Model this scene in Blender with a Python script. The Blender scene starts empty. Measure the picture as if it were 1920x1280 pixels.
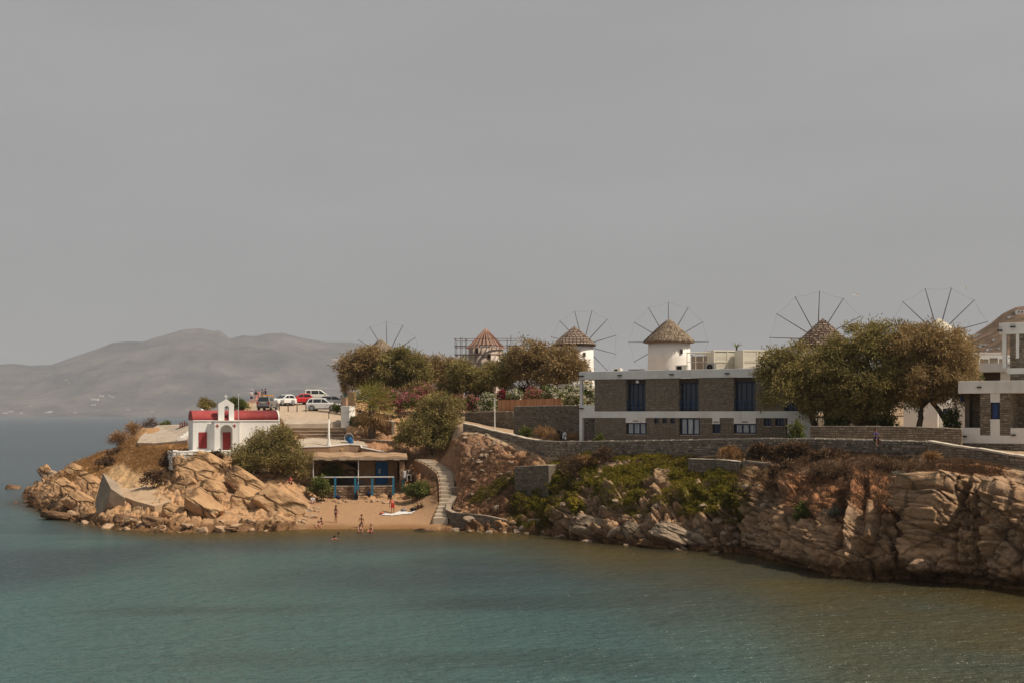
import bpy, bmesh, math, random
import numpy as np
from mathutils import Vector, Matrix, noise as mnoise
from mathutils.bvhtree import BVHTree

random.seed(7); np.random.seed(7)
scn = bpy.context.scene
col = scn.collection
R = math.radians
# ---------------------------------------------------------------- camera
F, H, HZ = 2600.0, 11.2, 778.0          # focal length in photo pixels, eye height in metres, horizon row
cam_d = bpy.data.cameras.new('camera'); cam = bpy.data.objects.new('camera', cam_d); col.objects.link(cam)
cam.location = (0, 0, H); cam.rotation_euler = (R(90), 0, 0)
cam_d.sensor_width = 36; cam_d.lens = 36*F/1920; cam_d.shift_y = (HZ-640)/1920
cam_d.clip_start = .5; cam_d.clip_end = 40000
scn.camera = cam
# ---------------------------------------------------------------- sky, sun, exposure
SUN_AZ, SUN_EL = 74, 55                  # azimuth counted from "towards the viewer" to the right
w = bpy.data.worlds.new('World'); scn.world = w; w.use_nodes = True
nt = w.node_tree; nt.nodes.clear()
def wn(t): return nt.nodes.new(t)
sky = wn('ShaderNodeTexSky'); sky.sky_type = 'NISHITA'; sky.sun_disc = False
sky.sun_elevation = R(SUN_EL); sky.sun_rotation = R(180-SUN_AZ); sky.dust_density = 6; sky.air_density = 1.2; sky.ozone_density = 1
hs = wn('ShaderNodeHueSaturation'); hs.inputs['Saturation'].default_value = .25
mixg = wn('ShaderNodeMix'); mixg.data_type = 'RGBA'; mixg.inputs[0].default_value = .82
mixg.inputs[7].default_value = (3.22, 3.19, 3.22, 1)      # the dust veil that whitens the whole sky
tc = wn('ShaderNodeTexCoord'); mp = wn('ShaderNodeMapping'); mp.inputs['Scale'].default_value = (1.2, 1.2, 5)
cn = wn('ShaderNodeTexNoise'); cn.inputs['Scale'].default_value = 2.2; cn.inputs['Detail'].default_value = 5
cr = wn('ShaderNodeMapRange'); cr.inputs[1].default_value = .3; cr.inputs[2].default_value = .7; cr.inputs[3].default_value = .93; cr.inputs[4].default_value = 1.05
mul = wn('ShaderNodeVectorMath'); mul.operation = 'SCALE'
bg = wn('ShaderNodeBackground'); bg.inputs[1].default_value = .115
wo = wn('ShaderNodeOutputWorld')
L = nt.links.new
L(sky.outputs[0], hs.inputs['Color']); L(hs.outputs[0], mixg.inputs[6]); L(tc.outputs['Generated'], mp.inputs[0]); L(mp.outputs[0], cn.inputs[0])
L(cn.outputs[0], cr.inputs[0]); L(mixg.outputs[2], mul.inputs[0]); L(cr.outputs[0], mul.inputs['Scale']); L(mul.outputs[0], bg.inputs[0]); L(bg.outputs[0], wo.inputs[0])
sun_d = bpy.data.lights.new('sun', 'SUN'); sun = bpy.data.objects.new('sun', sun_d); col.objects.link(sun)
sun_d.energy = 5.0; sun_d.angle = R(.6); sun_d.color = (1, .87, .70)
sdir = Vector((math.sin(R(SUN_AZ))*math.cos(R(SUN_EL)), -math.cos(R(SUN_AZ))*math.cos(R(SUN_EL)), math.sin(R(SUN_EL))))
sun.rotation_euler = sdir.to_track_quat('Z', 'Y').to_euler(); sun.location = (0, 0, 400)
scn.view_settings.view_transform = 'Standard'; scn.view_settings.look = 'None'
scn.view_settings.exposure = 0; scn.view_settings.gamma = 1; scn.view_settings.use_curve_mapping = False
scn.render.engine = 'CYCLES'
cy = scn.cycles; cy.use_denoising = True; cy.max_bounces = 6; cy.diffuse_bounces = 3; cy.glossy_bounces = 3
cy.transparent_max_bounces = 12; cy.volume_bounces = 1; cy.sample_clamp_indirect = 4
try: cy.denoiser = 'OPENIMAGEDENOISE'
except Exception: pass

# ---------------------------------------------------------------- helpers
def W(px, py, D): return Vector(((px-960)*D/F, D, H-(py-HZ)*D/F))
def tag(o, label=None, cat=None, group=None, kind=None):
    if label: o['label'] = label
    if cat: o['category'] = cat
    if group: o['group'] = group
    if kind: o['kind'] = kind
    elif cat: o['kind'] = 'thing'
    return o
def empty(name, loc, rz=0, label=None, cat=None, group=None):
    o = bpy.data.objects.new(name, None); col.objects.link(o); o.location = loc; o.rotation_euler = (0, 0, rz)
    o.empty_display_size = .3
    return tag(o, label, cat, group)
def kids(o): return [c for c in bpy.data.objects if c.parent is o]
CH = {}
def link(name, me, parent=None, loc=(0, 0, 0)):
    o = bpy.data.objects.new(name, me); col.objects.link(o); o.location = loc
    if parent is not None:
        o.parent = parent; CH.setdefault(parent.name, []).append(o)
    return o
def copy_tree(o, parent=None):
    c = o.copy(); col.objects.link(c)
    if parent is not None:
        c.parent = parent; CH.setdefault(parent.name, []).append(c)
    for ch in list(CH.get(o.name, [])): copy_tree(ch, c)
    return c

class MB:
    """collects faces, then links them as one mesh object"""
    def __init__(s): s.v = []; s.f = []; s.t = []; s.sm = []
    def add(s, vs, fs, tone=.5, smooth=False):
        b = len(s.v); s.v.extend([tuple(p) for p in vs]); s.f.extend([tuple(b+i for i in f) for f in fs])
        s.t.extend([tone]*len(fs)); s.sm.extend([smooth]*len(fs)); return s
    def box(s, x0, x1, y0, y1, z0, z1, tone=.5, M=None):
        vs = [Vector((x, y, z)) for x in (x0, x1) for y in (y0, y1) for z in (z0, z1)]
        if M is not None: vs = [M @ p for p in vs]
        return s.add(vs, [(0, 1, 3, 2), (4, 6, 7, 5), (0, 4, 5, 1), (2, 3, 7, 6), (0, 2, 6, 4), (1, 5, 7, 3)], tone)
    def bar(s, a, b, wd, ht, tone=.5):
        a, b = Vector(a), Vector(b); d = (b-a); l = d.length
        q = d.to_track_quat('X', 'Z').to_matrix().to_4x4(); q.translation = a
        return s.box(0, l, -wd/2, wd/2, -ht/2, ht/2, tone, q)
    def tube(s, pts, rad, n=8, tone=.5, cap=True, smooth=True):
        pts = [Vector(p) for p in pts]
        if not hasattr(rad, '__len__'): rad = [rad]*len(pts)
        vs = []; fs = []; up = Vector((0, 0, 1))
        for i, p in enumerate(pts):
            d = (pts[min(i+1, len(pts)-1)]-pts[max(i-1, 0)]).normalized()
            a = d.cross(up if abs(d.z) < .95 else Vector((1, 0, 0))).normalized(); b = a.cross(d)
            rr = rad[i]; ra, rb = rr if hasattr(rr, '__len__') else (rr, rr)
            for k in range(n):
                t = 2*math.pi*k/n; vs.append(p+a*(ra*math.cos(t))+b*(rb*math.sin(t)))
        for i in range(len(pts)-1):
            for k in range(n):
                k2 = (k+1) % n; fs.append((i*n+k, i*n+k2, (i+1)*n+k2, (i+1)*n+k))
        s.add(vs, fs, tone, smooth)
        if cap:
            s.add(vs[:n], [tuple(reversed(range(n)))], tone); s.add(vs[-n:], [tuple(range(n))], tone)
        return s
    def lathe(s, prof, n=24, c=(0, 0, 0), tone=.5, smooth=True):
        vs = []; fs = []
        for r, z in prof:
            for k in range(n):
                t = 2*math.pi*k/n; vs.append((c[0]+r*math.cos(t), c[1]+r*math.sin(t), c[2]+z))
        for i in range(len(prof)-1):
            for k in range(n):
                k2 = (k+1) % n; fs.append((i*n+k, i*n+k2, (i+1)*n+k2, (i+1)*n+k))
        return s.add(vs, fs, tone, smooth)
    def prism(s, poly, y0, y1, tone=.5):
        """polygon in x,z extruded along y"""
        n = len(poly); vs = [(x, y0, z) for x, z in poly]+[(x, y1, z) for x, z in poly]
        fs = [tuple(range(n)), tuple(reversed(range(n, 2*n)))]+[(i, i+n, (i+1) % n+n, (i+1) % n) for i in range(n)]
        return s.add(vs, fs, tone)
    def slab(s, poly, z0, z1, tone=.5):
        n = len(poly); vs = [(x, y, z0) for x, y in poly]+[(x, y, z1) for x, y in poly]
        fs = [tuple(reversed(range(n))), tuple(range(n, 2*n))]+[(i, (i+1) % n, (i+1) % n+n, i+n) for i in range(n)]
        return s.add(vs, fs, tone)
    def mesh(s, name, mat):
        me = bpy.data.meshes.new(name); me.from_pydata(s.v, [], s.f); me.materials.append(mat)
        at = me.attributes.new('tone', 'FLOAT', 'FACE'); at.data.foreach_set('value', s.t)
        me.polygons.foreach_set('use_smooth', s.sm)
        me.update(); return me
    def build(s, name, mat, parent=None, loc=(0, 0, 0), bevel=0):
        o = link(name, s.mesh(name, mat), parent, loc)
        if bevel:
            m = o.modifiers.new('bevel', 'BEVEL'); m.width = bevel; m.segments = 2; m.limit_method = 'ANGLE'
        return o

# ---- numpy noise
def _hash(ix, iy, iz, s=0):
    h = (ix.astype(np.uint64)*np.uint64(374761393)+iy.astype(np.uint64)*np.uint64(668265263)+iz.astype(np.uint64)*np.uint64(2147483647)+np.uint64(s*974711+1)) & np.uint64(0xffffffff)
    h = ((h ^ (h >> np.uint64(13)))*np.uint64(1274126177)) & np.uint64(0xffffffff)
    h = ((h ^ (h >> np.uint64(16)))*np.uint64(2246822519)) & np.uint64(0xffffffff)
    return ((h ^ (h >> np.uint64(15))) & np.uint64(0xffffff)).astype(np.float64)/float(0xffffff)
def vnoise(p, s=0):
    q = np.floor(p).astype(np.int64); f = p-q; f = f*f*(3-2*f); q = q+100000; r = 0
    for dx in (0, 1):
        for dy in (0, 1):
            for dz in (0, 1):
                wgt = (f[:, 0] if dx else 1-f[:, 0])*(f[:, 1] if dy else 1-f[:, 1])*(f[:, 2] if dz else 1-f[:, 2])
                r = r+wgt*_hash(q[:, 0]+dx, q[:, 1]+dy, q[:, 2]+dz, s)
    return r*2-1
def fbm(p, o=4, s=0):
    a = 1; r = 0; t = 0
    for i in range(o): r = r+a*vnoise(p*(2.03**i)+i*17.3, s+i); t += a; a *= .5
    return r/t
def voro(p, s=0):
    """nearest and second distance, a random value and the offset to the nearest point of jittered cells"""
    q = np.floor(p).astype(np.int64); n = len(p); d1 = np.full(n, 9.); d2 = np.full(n, 9.); rid = np.zeros(n); off = np.zeros((n, 3))
    for dx in (-1, 0, 1):
        for dy in (-1, 0, 1):
            for dz in (-1, 0, 1):
                c = q+np.array([dx, dy, dz]); ci = c+100000
                j = np.stack([_hash(ci[:, 0], ci[:, 1], ci[:, 2], s+k) for k in (11, 12, 13)], 1)
                v = p-(c+.1+.8*j); d = np.sqrt((v*v).sum(1)); near = d < d1
                d2 = np.where(near, d1, np.minimum(d2, d)); off = np.where(near[:, None], v, off)
                rid = np.where(near, _hash(ci[:, 0], ci[:, 1], ci[:, 2], s+14), rid); d1 = np.where(near, d, d1)
    return d1, d2, rid, off
def sstep(a, b, x):
    t = np.clip((x-a)/(b-a), 0, 1); return t*t*(3-2*t)

# ---------------------------------------------------------------- materials
def cracks(t, vec, scale, lo=.35):
    """thin weathered joints: warped cell edges that darken and sink the rock"""
    N = t.nodes.new; K = t.links.new
    wz_ = N('ShaderNodeTexNoise'); wz_.inputs['Scale'].default_value = scale*1.7; wz_.inputs['Detail'].default_value = 4; K(vec, wz_.inputs[0])
    va = N('ShaderNodeVectorMath'); va.operation = 'MULTIPLY_ADD'; va.inputs[1].default_value = (.9/scale*.5,)*3; K(wz_.outputs[1], va.inputs[0]); K(vec, va.inputs[2])
    vm = N('ShaderNodeMapping'); vm.inputs['Rotation'].default_value = (.1, .42, .2); vm.inputs['Scale'].default_value = (.55, .8, 1.5); K(va.outputs[0], vm.inputs[0])
    vo = N('ShaderNodeTexVoronoi'); vo.feature = 'DISTANCE_TO_EDGE'; vo.inputs['Scale'].default_value = scale; K(vm.outputs[0], vo.inputs['Vector'])
    ce = N('ShaderNodeMapRange'); ce.interpolation_type = 'SMOOTHSTEP'; ce.inputs[1].default_value = 0; ce.inputs[2].default_value = .055; ce.inputs[3].default_value = 0; ce.inputs[4].default_value = 1; K(vo.outputs['Distance'], ce.inputs[0])
    mr = N('ShaderNodeMapRange'); mr.inputs[3].default_value = lo; mr.inputs[4].default_value = 1; K(ce.outputs[0], mr.inputs[0])
    cc_ = N('ShaderNodeVectorMath'); cc_.operation = 'SCALE'; K(mr.outputs[0], cc_.inputs['Scale']); return ce, cc_
def mat(name, ramp, scale=1.5, detail=6, rough=.85, bump=.0, bscale=None, src='noise', stretch=(1, 1, 1), tone=0., spec=.3, metal=0, trans=0, coord='Object', bdist=.05, crack=0):
    """procedural material: colour ramp driven by noise (plus the per-face tone), bump from finer noise"""
    m = bpy.data.materials.new(name); m.use_nodes = True; t = m.node_tree; b = t.nodes['Principled BSDF']; K = t.links.new
    N = t.nodes.new
    if not isinstance(ramp, list): c = ramp; ramp = [(.25, tuple(x*.86 for x in c)), (.75, tuple(min(1, x*1.1) for x in c))]
    tcn = N('ShaderNodeTexCoord'); mpn = N('ShaderNodeMapping'); mpn.inputs['Scale'].default_value = stretch
    if coord == 'World':
        g = N('ShaderNodeNewGeometry'); K(g.outputs['Position'], mpn.inputs[0])
    else: K(tcn.outputs[coord], mpn.inputs[0])
    n1 = N('ShaderNodeTexNoise'); n1.inputs['Scale'].default_value = scale; n1.inputs['Detail'].default_value = detail; n1.inputs['Roughness'].default_value = .62
    K(mpn.outputs[0], n1.inputs[0]); fac = n1.outputs[0]
    if tone:
        a = N('ShaderNodeAttribute'); a.attribute_name = 'tone'
        mm = N('ShaderNodeMix'); mm.inputs[0].default_value = tone; K(fac, mm.inputs[2]); K(a.outputs['Fac'], mm.inputs[3]); fac = mm.outputs[0]
    cr = N('ShaderNodeValToRGB'); e = cr.color_ramp.elements
    while len(e) < len(ramp): e.new(.5)
    for el, (p, c) in zip(e, ramp): el.position = p; el.color = (*c[:3], 1)
    K(fac, cr.inputs[0]); K(cr.outputs[0], b.inputs['Base Color']); ce = None
    if crack:
        ce, cc_ = cracks(t, mpn.outputs[0], crack); K(cr.outputs[0], cc_.inputs[0]); K(cc_.outputs[0], b.inputs['Base Color'])
    b.inputs['Roughness'].default_value = rough; b.inputs['Metallic'].default_value = metal; b.inputs['Specular IOR Level'].default_value = spec
    if bump:
        n2 = N('ShaderNodeTexNoise'); n2.inputs['Scale'].default_value = bscale or scale*4; n2.inputs['Detail'].default_value = 5; K(mpn.outputs[0], n2.inputs[0])
        bp = N('ShaderNodeBump'); bp.inputs['Strength'].default_value = bump; bp.inputs['Distance'].default_value = bdist
        if ce is not None:
            ma = N('ShaderNodeMath'); ma.operation = 'MULTIPLY_ADD'; ma.inputs[1].default_value = 1.6; K(ce.outputs[0], ma.inputs[0]); K(n2.outputs[0], ma.inputs[2]); K(ma.outputs[0], bp.inputs['Height'])
        else: K(n2.outputs[0], bp.inputs['Height'])
        K(bp.outputs[0], b.inputs['Normal'])
    if trans:
        tr = N('ShaderNodeBsdfTranslucent'); K(cr.outputs[0], tr.inputs[0]); ms = N('ShaderNodeMixShader'); ms.inputs[0].default_value = trans
        K(b.outputs[0], ms.inputs[1]); K(tr.outputs[0], ms.inputs[2]); K(ms.outputs[0], t.nodes['Material Output'].inputs[0])
    return m
WHITE = mat('whitewash', [(.22, (.60, .57, .52)), (.42, (.77, .75, .71)), (.75, (.83, .82, .785))], scale=.7, stretch=(1, 1, .55), rough=.9, bump=.35, bscale=3, spec=.15)
WHITE2 = mat('aged_whitewash', [(.2, (.52, .50, .46)), (.5, (.70, .69, .66)), (.8, (.77, .76, .74))], scale=.55, rough=.9, bump=.3, bscale=3, spec=.15, stretch=(1, 1, .45))
FLAKY = mat('flaking_whitewash', [(.36, (.20, .15, .11)), (.46, (.50, .46, .40)), (.58, (.78, .76, .71))], scale=1.6, rough=.95, bump=.7, bscale=4, spec=.1, tone=.25)
RED = mat('red_paint', [(.25, (.25, .028, .028)), (.75, (.34, .042, .04))], scale=1.2, rough=.7, bump=.1)
REDROOF = mat('red_roof_paint', [(.25, (.22, .032, .033)), (.5, (.29, .044, .043)), (.8, (.35, .085, .075))], scale=.8, rough=.8, bump=.25, bscale=5)
STONE = mat('rubble_stone', [(.12, (.09, .072, .055)), (.4, (.195, .160, .122)), (.62, (.285, .238, .185)), (.9, (.40, .34, .27))], scale=3.2, rough=.92, bump=.6, bscale=9, tone=.62, spec=.12)
MORTAR = mat('mortar', [(.3, (.115, .094, .072)), (.7, (.19, .16, .125))], scale=3, rough=.95, bump=.4, spec=.1)
GREYST = mat('grey_wall_stone', [(.12, (.065, .052, .040)), (.4, (.15, .122, .094)), (.65, (.225, .188, .147)), (.92, (.34, .29, .235))], scale=3, rough=.92, bump=.6, bscale=9, tone=.6, spec=.12)
WARMST = mat('warm_wall_stone', [(.12, (.13, .08, .048)), (.45, (.29, .19, .12)), (.7, (.40, .28, .18)), (.92, (.50, .38, .27))], scale=3, rough=.92, bump=.6, bscale=9, tone=.6, spec=.12)
CAP = mat('wall_cap_cement', [(.25, (.38, .32, .25)), (.6, (.54, .47, .38)), (.85, (.64, .58, .49))], scale=1.4, rough=.92, bump=.4, bscale=6)
CONC = mat('pale_concrete', [(.25, (.29, .235, .18)), (.55, (.39, .32, .25)), (.8, (.48, .41, .33))], scale=.8, rough=.93, bump=.35, bscale=5)
DARKC = mat('weathered_concrete', [(.25, (.20, .155, .115)), (.6, (.31, .25, .19)), (.85, (.40, .33, .26))], scale=1.1, rough=.93, bump=.5, bscale=5)
BLUE = mat('blue_paint', [(.25, (.010, .085, .24)), (.75, (.02, .13, .33))], scale=2, rough=.6, bump=.1)
TEAL = mat('teal_post_paint', [(.25, (.012, .12, .22)), (.75, (.03, .19, .30))], scale=2, rough=.6, bump=.1)
NAVY = mat('navy_paint', [(.25, (.006, .016, .048)), (.75, (.010, .026, .075))], scale=2, rough=.55)
GLASS = mat('window_glass', [(.3, (.012, .016, .022)), (.7, (.03, .036, .045))], scale=.7, rough=.12, spec=.6)
PALEGL = mat('curtained_glass', [(.35, (.20, .225, .26)), (.65, (.42, .45, .48))], scale=1.3, rough=.18, spec=.6, stretch=(3, 3, .5))
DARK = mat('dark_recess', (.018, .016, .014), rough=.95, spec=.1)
IRON = mat('dark_iron', (.05, .045, .042), rough=.6, spec=.3)
POLEW = mat('white_pole_paint', (.68, .66, .62), rough=.6)
GREYM = mat('galvanised_metal', (.30, .31, .31), rough=.45, metal=.4)
STAIRC = mat('stair_concrete', [(.25, (.38, .31, .235)), (.55, (.48, .40, .31)), (.8, (.56, .48, .39))], scale=.9, rough=.93, bump=.4, bscale=5, tone=.3)
WOODD = mat('dark_timber', [(.25, (.05, .035, .027)), (.7, (.10, .072, .055))], scale=3, rough=.85, bump=.3)
WOODP = mat('new_timber', [(.25, (.27, .145, .11)), (.75, (.40, .25, .19))], scale=3, rough=.85, bump=.3, tone=.4)
FENCEW = mat('fence_timber', [(.1, (.30, .13, .06)), (.5, (.42, .20, .10)), (.9, (.52, .28, .15))], scale=4, rough=.85, bump=.3, tone=.6, stretch=(1, 1, .2))
THATCH = mat('thatch', [(.12, (.075, .054, .038)), (.45, (.20, .15, .105)), (.85, (.36, .285, .21))], scale=7, rough=.95, bump=.8, bscale=14, tone=.6, stretch=(1, 1, .3))
REDTHATCH = mat('reddish_thatch', [(.12, (.035, .023, .017)), (.45, (.115, .076, .055)), (.85, (.34, .26, .205))], scale=6, rough=.95, bump=.8, bscale=12, tone=.6)
CREAM = mat('cream_louvre_paint', (.70, .66, .55), rough=.7)
BARK = mat('bark', [(.2, (.05, .036, .026)), (.6, (.13, .095, .068)), (.9, (.22, .165, .12))], scale=5, rough=.95, bump=.9, bscale=10, stretch=(1, 1, .25))
LB = 1.95
def leafmat(name, a, b, c):
    if name in ('tamarisk_leaf', 'tamarisk_leaf_dry', 'green_leaf', 'palm_leaf'): a, b, c = [tuple(x*LB for x in q) for q in (a, b, c)]
    return mat(name, [(.05, a), (.5, b), (.95, c)], scale=.5, detail=3, rough=.8, tone=.75, spec=.15, trans=.28)
LF_OLIVE = leafmat('tamarisk_leaf', (.054, .046, .016), (.114, .094, .034), (.21, .165, .062))
LF_BROWN = leafmat('tamarisk_leaf_dry', (.066, .046, .021), (.138, .096, .043), (.235, .163, .078))
LF_GREEN = leafmat('green_leaf', (.030, .042, .012), (.065, .075, .020), (.125, .115, .035))
LF_ICE = leafmat('ice_plant_leaf', (.050, .056, .009), (.165, .140, .018), (.37, .265, .036))
LF_DRY = leafmat('dry_grass_blade', (.17, .085, .032), (.32, .18, .075), (.48, .31, .15))
LF_BRUSH = leafmat('dry_brush_twig', (.055, .033, .020), (.125, .075, .044), (.22, .14, .085))
LF_GREY = leafmat('grey_shrub_leaf', (.09, .085, .06), (.16, .155, .115), (.26, .25, .19))
LF_PALM = leafmat('palm_leaf', (.045, .052, .012), (.110, .100, .024), (.23, .185, .06))
LF_PALMD = leafmat('dead_palm_leaf', (.13, .075, .03), (.27, .165, .07), (.40, .27, .13))
PINKF = leafmat('pink_blossom', (.26, .055, .075), (.42, .13, .15), (.60, .28, .28))
WHITEF = leafmat('white_blossom', (.45, .42, .30), (.66, .62, .48), (.80, .77, .66))
CRIMF = leafmat('crimson_blossom', (.16, .012, .025), (.26, .025, .045), (.36, .05, .08))
SKIN = mat('skin', (.46, .22, .14), scale=4, rough=.6); SKIN2 = mat('tanned_skin', (.33, .145, .09), scale=4, rough=.6)
HAIR = mat('dark_hair', (.025, .016, .012), rough=.6); HAIRB = mat('brown_hair', (.08, .042, .022), rough=.6)
def cloth(n, c): return mat(n, c, scale=6, rough=.85, spec=.1)
C_BLACK = cloth('black_cloth', (.014, .013, .015)); C_WHITE = cloth('white_cloth', (.58, .57, .56)); C_PINK = cloth('pink_cloth', (.58, .25, .22)); C_RED = cloth('red_cloth', (.40, .035, .03))
C_PURPLE = cloth('purple_cloth', (.075, .060, .14)); C_NAVY = cloth('navy_cloth', (.02, .025, .055)); C_ORANGE = cloth('orange_cloth', (.62, .27, .05)); C_GREY = cloth('grey_cloth', (.2, .19, .19)); C_CORAL = cloth('coral_cloth', (.48, .12, .08))
# ================================================================= LAND AND WATER
# profiles of the shore: per bearing a run of points from the water's edge inland; (row, distance) or ('z', height, distance)
def zz(py, D): return H-(py-HZ)*D/F
Z = 'z'
PROF = [
 (-160, 940, [(Z,-1.5,175),(Z,-1.5,180),(Z,-1.5,186),(Z,-1.6,193),(Z,-1.8,200),(Z,-2,206),(Z,-2,212),(Z,-2.4,220),(Z,-3,240),(Z,-4,320)]),
 (30, 940, [(Z,-1.2,181),(Z,-1.0,184),(Z,-.8,188),(Z,-.8,194),(Z,-1,200),(Z,-1.4,206),(Z,-2,212),(Z,-2.4,220),(Z,-3,240),(Z,-4,320)]),
 (72, 958, [(Z,.1,163),(Z,.35,167),(Z,.8,172),(Z,1.3,181),(Z,1.7,192),(Z,1.2,200),(Z,-.8,208),(Z,-2,220),(Z,-3,240),(Z,-4,320)]),
 (130, 975, [(962,151),(938,157),(915,163),(890,172),(872,181),(Z,3.2,190),(Z,-.5,204),(Z,-2,215),(Z,-3,240),(Z,-4,320)]),
 (200, 988, [(970,141),(945,147),(915,155),(880,165),(845,176),(Z,4.8,187),(Z,0,203),(Z,-2,215),(Z,-3,240),(Z,-4,320)]),
 (265, 995, [(975,137.5),(945,144),(900,154),(865,162),(835,169),(800,181),(Z,6,194),(Z,-2,214),(Z,-3,240),(Z,-4,320)]),
 (330, 997, [(978,136),(945,142),(905,150),(865,157),(848,160),(805,178),(Z,6,196),(Z,-2,216),(Z,-3,240),(Z,-4,320)]),
 (400, 996, [(982,135.5),(942,141.5),(890,148.5),(864,153),(850,155),(Z,7.2,171),(Z,7.6,182),(Z,7,196),(Z,-2,220),(Z,-4,320)]),
 (455, 995, [(984,135.5),(940,143),(900,148.5),(872,153),(850,156),(Z,7.2,168),(Z,10.6,174),(Z,12.5,188),(Z,13.3,206),(Z,-4,320)]),
 (500, 994, [(984,136),(945,142),(908,148),(875,153),(850,156),(Z,7.2,166),(767,171.5),(750,196),(Z,13.2,206),(Z,-4,320)]),
 (545, 992, [(980,138),(945,143),(915,147),(880,152),(842,156),(823,159),(773,171.8),(748,198),(Z,13.6,208),(Z,-4,320)]),
 (585, 991, [(975,140),(955,145),(937,149.6),(Z,2.5,150.6),(Z,3.5,153),(Z,7.0,158.6),(773,172),(747,200),(Z,13.6,210),(Z,-4,320)]),
 (640, 991, [(975,140.5),(955,145),(937,149.8),(Z,2.3,150.9),(Z,3.3,154.5),(Z,7.0,158.8),(776,172),(746,201),(Z,13.6,212),(Z,6,340)]),
 (700, 991, [(975,140.5),(957,144.5),(937,149.8),(Z,2.3,150.9),(Z,3.3,154.5),(Z,7.0,158.8),(790,171),(757,198),(Z,12.8,230),(Z,12.5,360)]),
 (765, 990, [(975,140),(958,144),(938,149),(915,152),(890,156),(846,160),(800,170),(760,198),(Z,12.8,230),(Z,12.5,420)]),
 (832, 993, [(980,137.5),(960,139.5),(930,143),(900,147),(870,152),(852,157),(805,164),(770,185),(Z,12.8,230),(Z,12.5,420)]),
 (862, 994, [(985,136),(955,138),(925,141),(892,144.5),(855,147.5),(812,150.8),(797,154),(770,180),(Z,12.8,230),(Z,12.5,420)]),
 (905, 995, [(988,135.5),(955,137.4),(920,140),(875,143.6),(838,146.7),(814,149.2),(Z,9.7,152.5),(Z,10.0,158),(Z,12.8,230),(Z,12.5,420)]),
 (960, 997, [(988,134.5),(955,136),(925,137.5),(890,139.8),(860,142.4),(842,144.4),(Z,8.8,147.5),(Z,9.4,153),(Z,12.8,230),(Z,12.5,420)]),
 (1030, 1001, [(985,132),(945,133.5),(912,135.2),(884,137),(866,138.6),(860,139.8),(Z,8.5,142.5),(Z,9.0,149),(Z,12.6,230),(Z,12.5,420)]),
 (1100, 1013, [(985,124.5),(945,126.5),(905,129.3),(880,131.5),(864,133.5),(858,134.6),(Z,8.45,137),(Z,8.6,143),(Z,12.6,230),(Z,12.5,420)]),
 (1200, 1022, [(998,120),(958,122),(920,124.3),(884,126.8),(862,129),(856,130.4),(Z,8.3,133),(Z,8.35,139),(Z,12.6,230),(Z,12.5,420)]),
 (1300, 1030, [(1003,116.5),(960,118.3),(922,120.2),(888,122.6),(866,125),(857,126.4),(Z,8.4,129),(Z,8.4,135),(Z,12.6,230),(Z,12.5,420)]),
 (1400, 1036, [(1005,113.2),(960,114.4),(922,116),(890,118),(864,120.6),(852,122),(Z,8.5,124.6),(Z,8.5,130),(Z,12.6,230),(Z,12.5,420)]),
 (1480, 1056, [(1020,104.9),(975,106),(935,107.8),(900,110.5),(872,114),(852,116.9),(Z,8.6,119.6),(Z,8.6,127),(Z,12.6,230),(Z,12.5,420)]),
 (1560, 1078, [(1040,97.6),(1000,98.7),(955,101),(915,104.5),(880,109),(851,113.6),(Z,8.6,116.4),(Z,8.7,124),(Z,12.6,230),(Z,12.5,420)]),
 (1640, 1084, [(1045,95.7),(1000,96.8),(955,99.2),(915,102.6),(880,106.4),(853,110.2),(Z,8.6,113),(Z,8.7,122),(Z,12.6,230),(Z,12.5,420)]),
 (1715, 1084, [(1045,95.6),(985,96.6),(940,98.4),(902,101),(872,104),(853,106.6),(Z,8.7,109.4),(Z,8.8,120),(Z,12.6,230),(Z,12.5,420)]),
 (1755, 1088, [(1040,94.0),(975,94.3),(915,94.8),(872,95.6),(864,99.5),(858,104.2),(Z,8.6,107),(Z,8.8,118),(Z,12.6,230),(Z,12.5,420)]),
 (1850, 1095, [(1050,92.1),(985,92.4),(925,92.9),(876,93.8),(872,97),(872,100),(Z,8.0,102.8),(Z,8.4,114),(Z,12.6,230),(Z,12.5,420)]),
 (1925, 1105, [(1055,89.3),(990,89.6),(935,90.1),(890,91),(888,94),(886,96.6),(Z,7.7,99),(Z,8.2,112),(Z,12.6,230),(Z,12.5,420)]),
 (2150, 1150, [(Z,1.6,79),(Z,3.8,79.5),(Z,5.6,80.2),(Z,7,82),(Z,7,86),(Z,7,90),(Z,7.4,93),(Z,8,108),(Z,12,230),(Z,12.5,420)]),
 (2700, 1220, [(Z,1.6,68),(Z,3.8,68.5),(Z,5.6,69.2),(Z,7,71),(Z,7,76),(Z,7,80),(Z,7.4,84),(Z,8,100),(Z,12,230),(Z,12.5,420)]),
]
KPX = np.array([p[0] for p in PROF], float)
def prof_pts(p):
    Ds = F*H/(p[1]-HZ); pts = []
    for q in p[2]:
        pts.append((q[2], q[1]) if q[0] == Z else (q[1], zz(q[0], q[1])))
    pre = [(Ds-26, -7.), (Ds-9, -2.6), (Ds-3, -.9), (Ds, 0.)]
    return pre+pts
KP = np.array([prof_pts(p) for p in PROF])              # key, point, (D, z)
NP = KP.shape[1]
def colprof(px):
    px = np.atleast_1d(px).astype(float)
    out = np.zeros((len(px), NP, 2))
    for i in range(NP):
        for k in (0, 1): out[:, i, k] = np.interp(px, KPX, KP[:, i, k])
    return out
def shoreD(px): return np.interp(px, KPX, KP[:, 3, 0])
def smooth_in(f, px, s): return sum(f(px+d*s) for d in (-2, -1.2, -.5, 0, .5, 1.2, 2))/7
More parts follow.
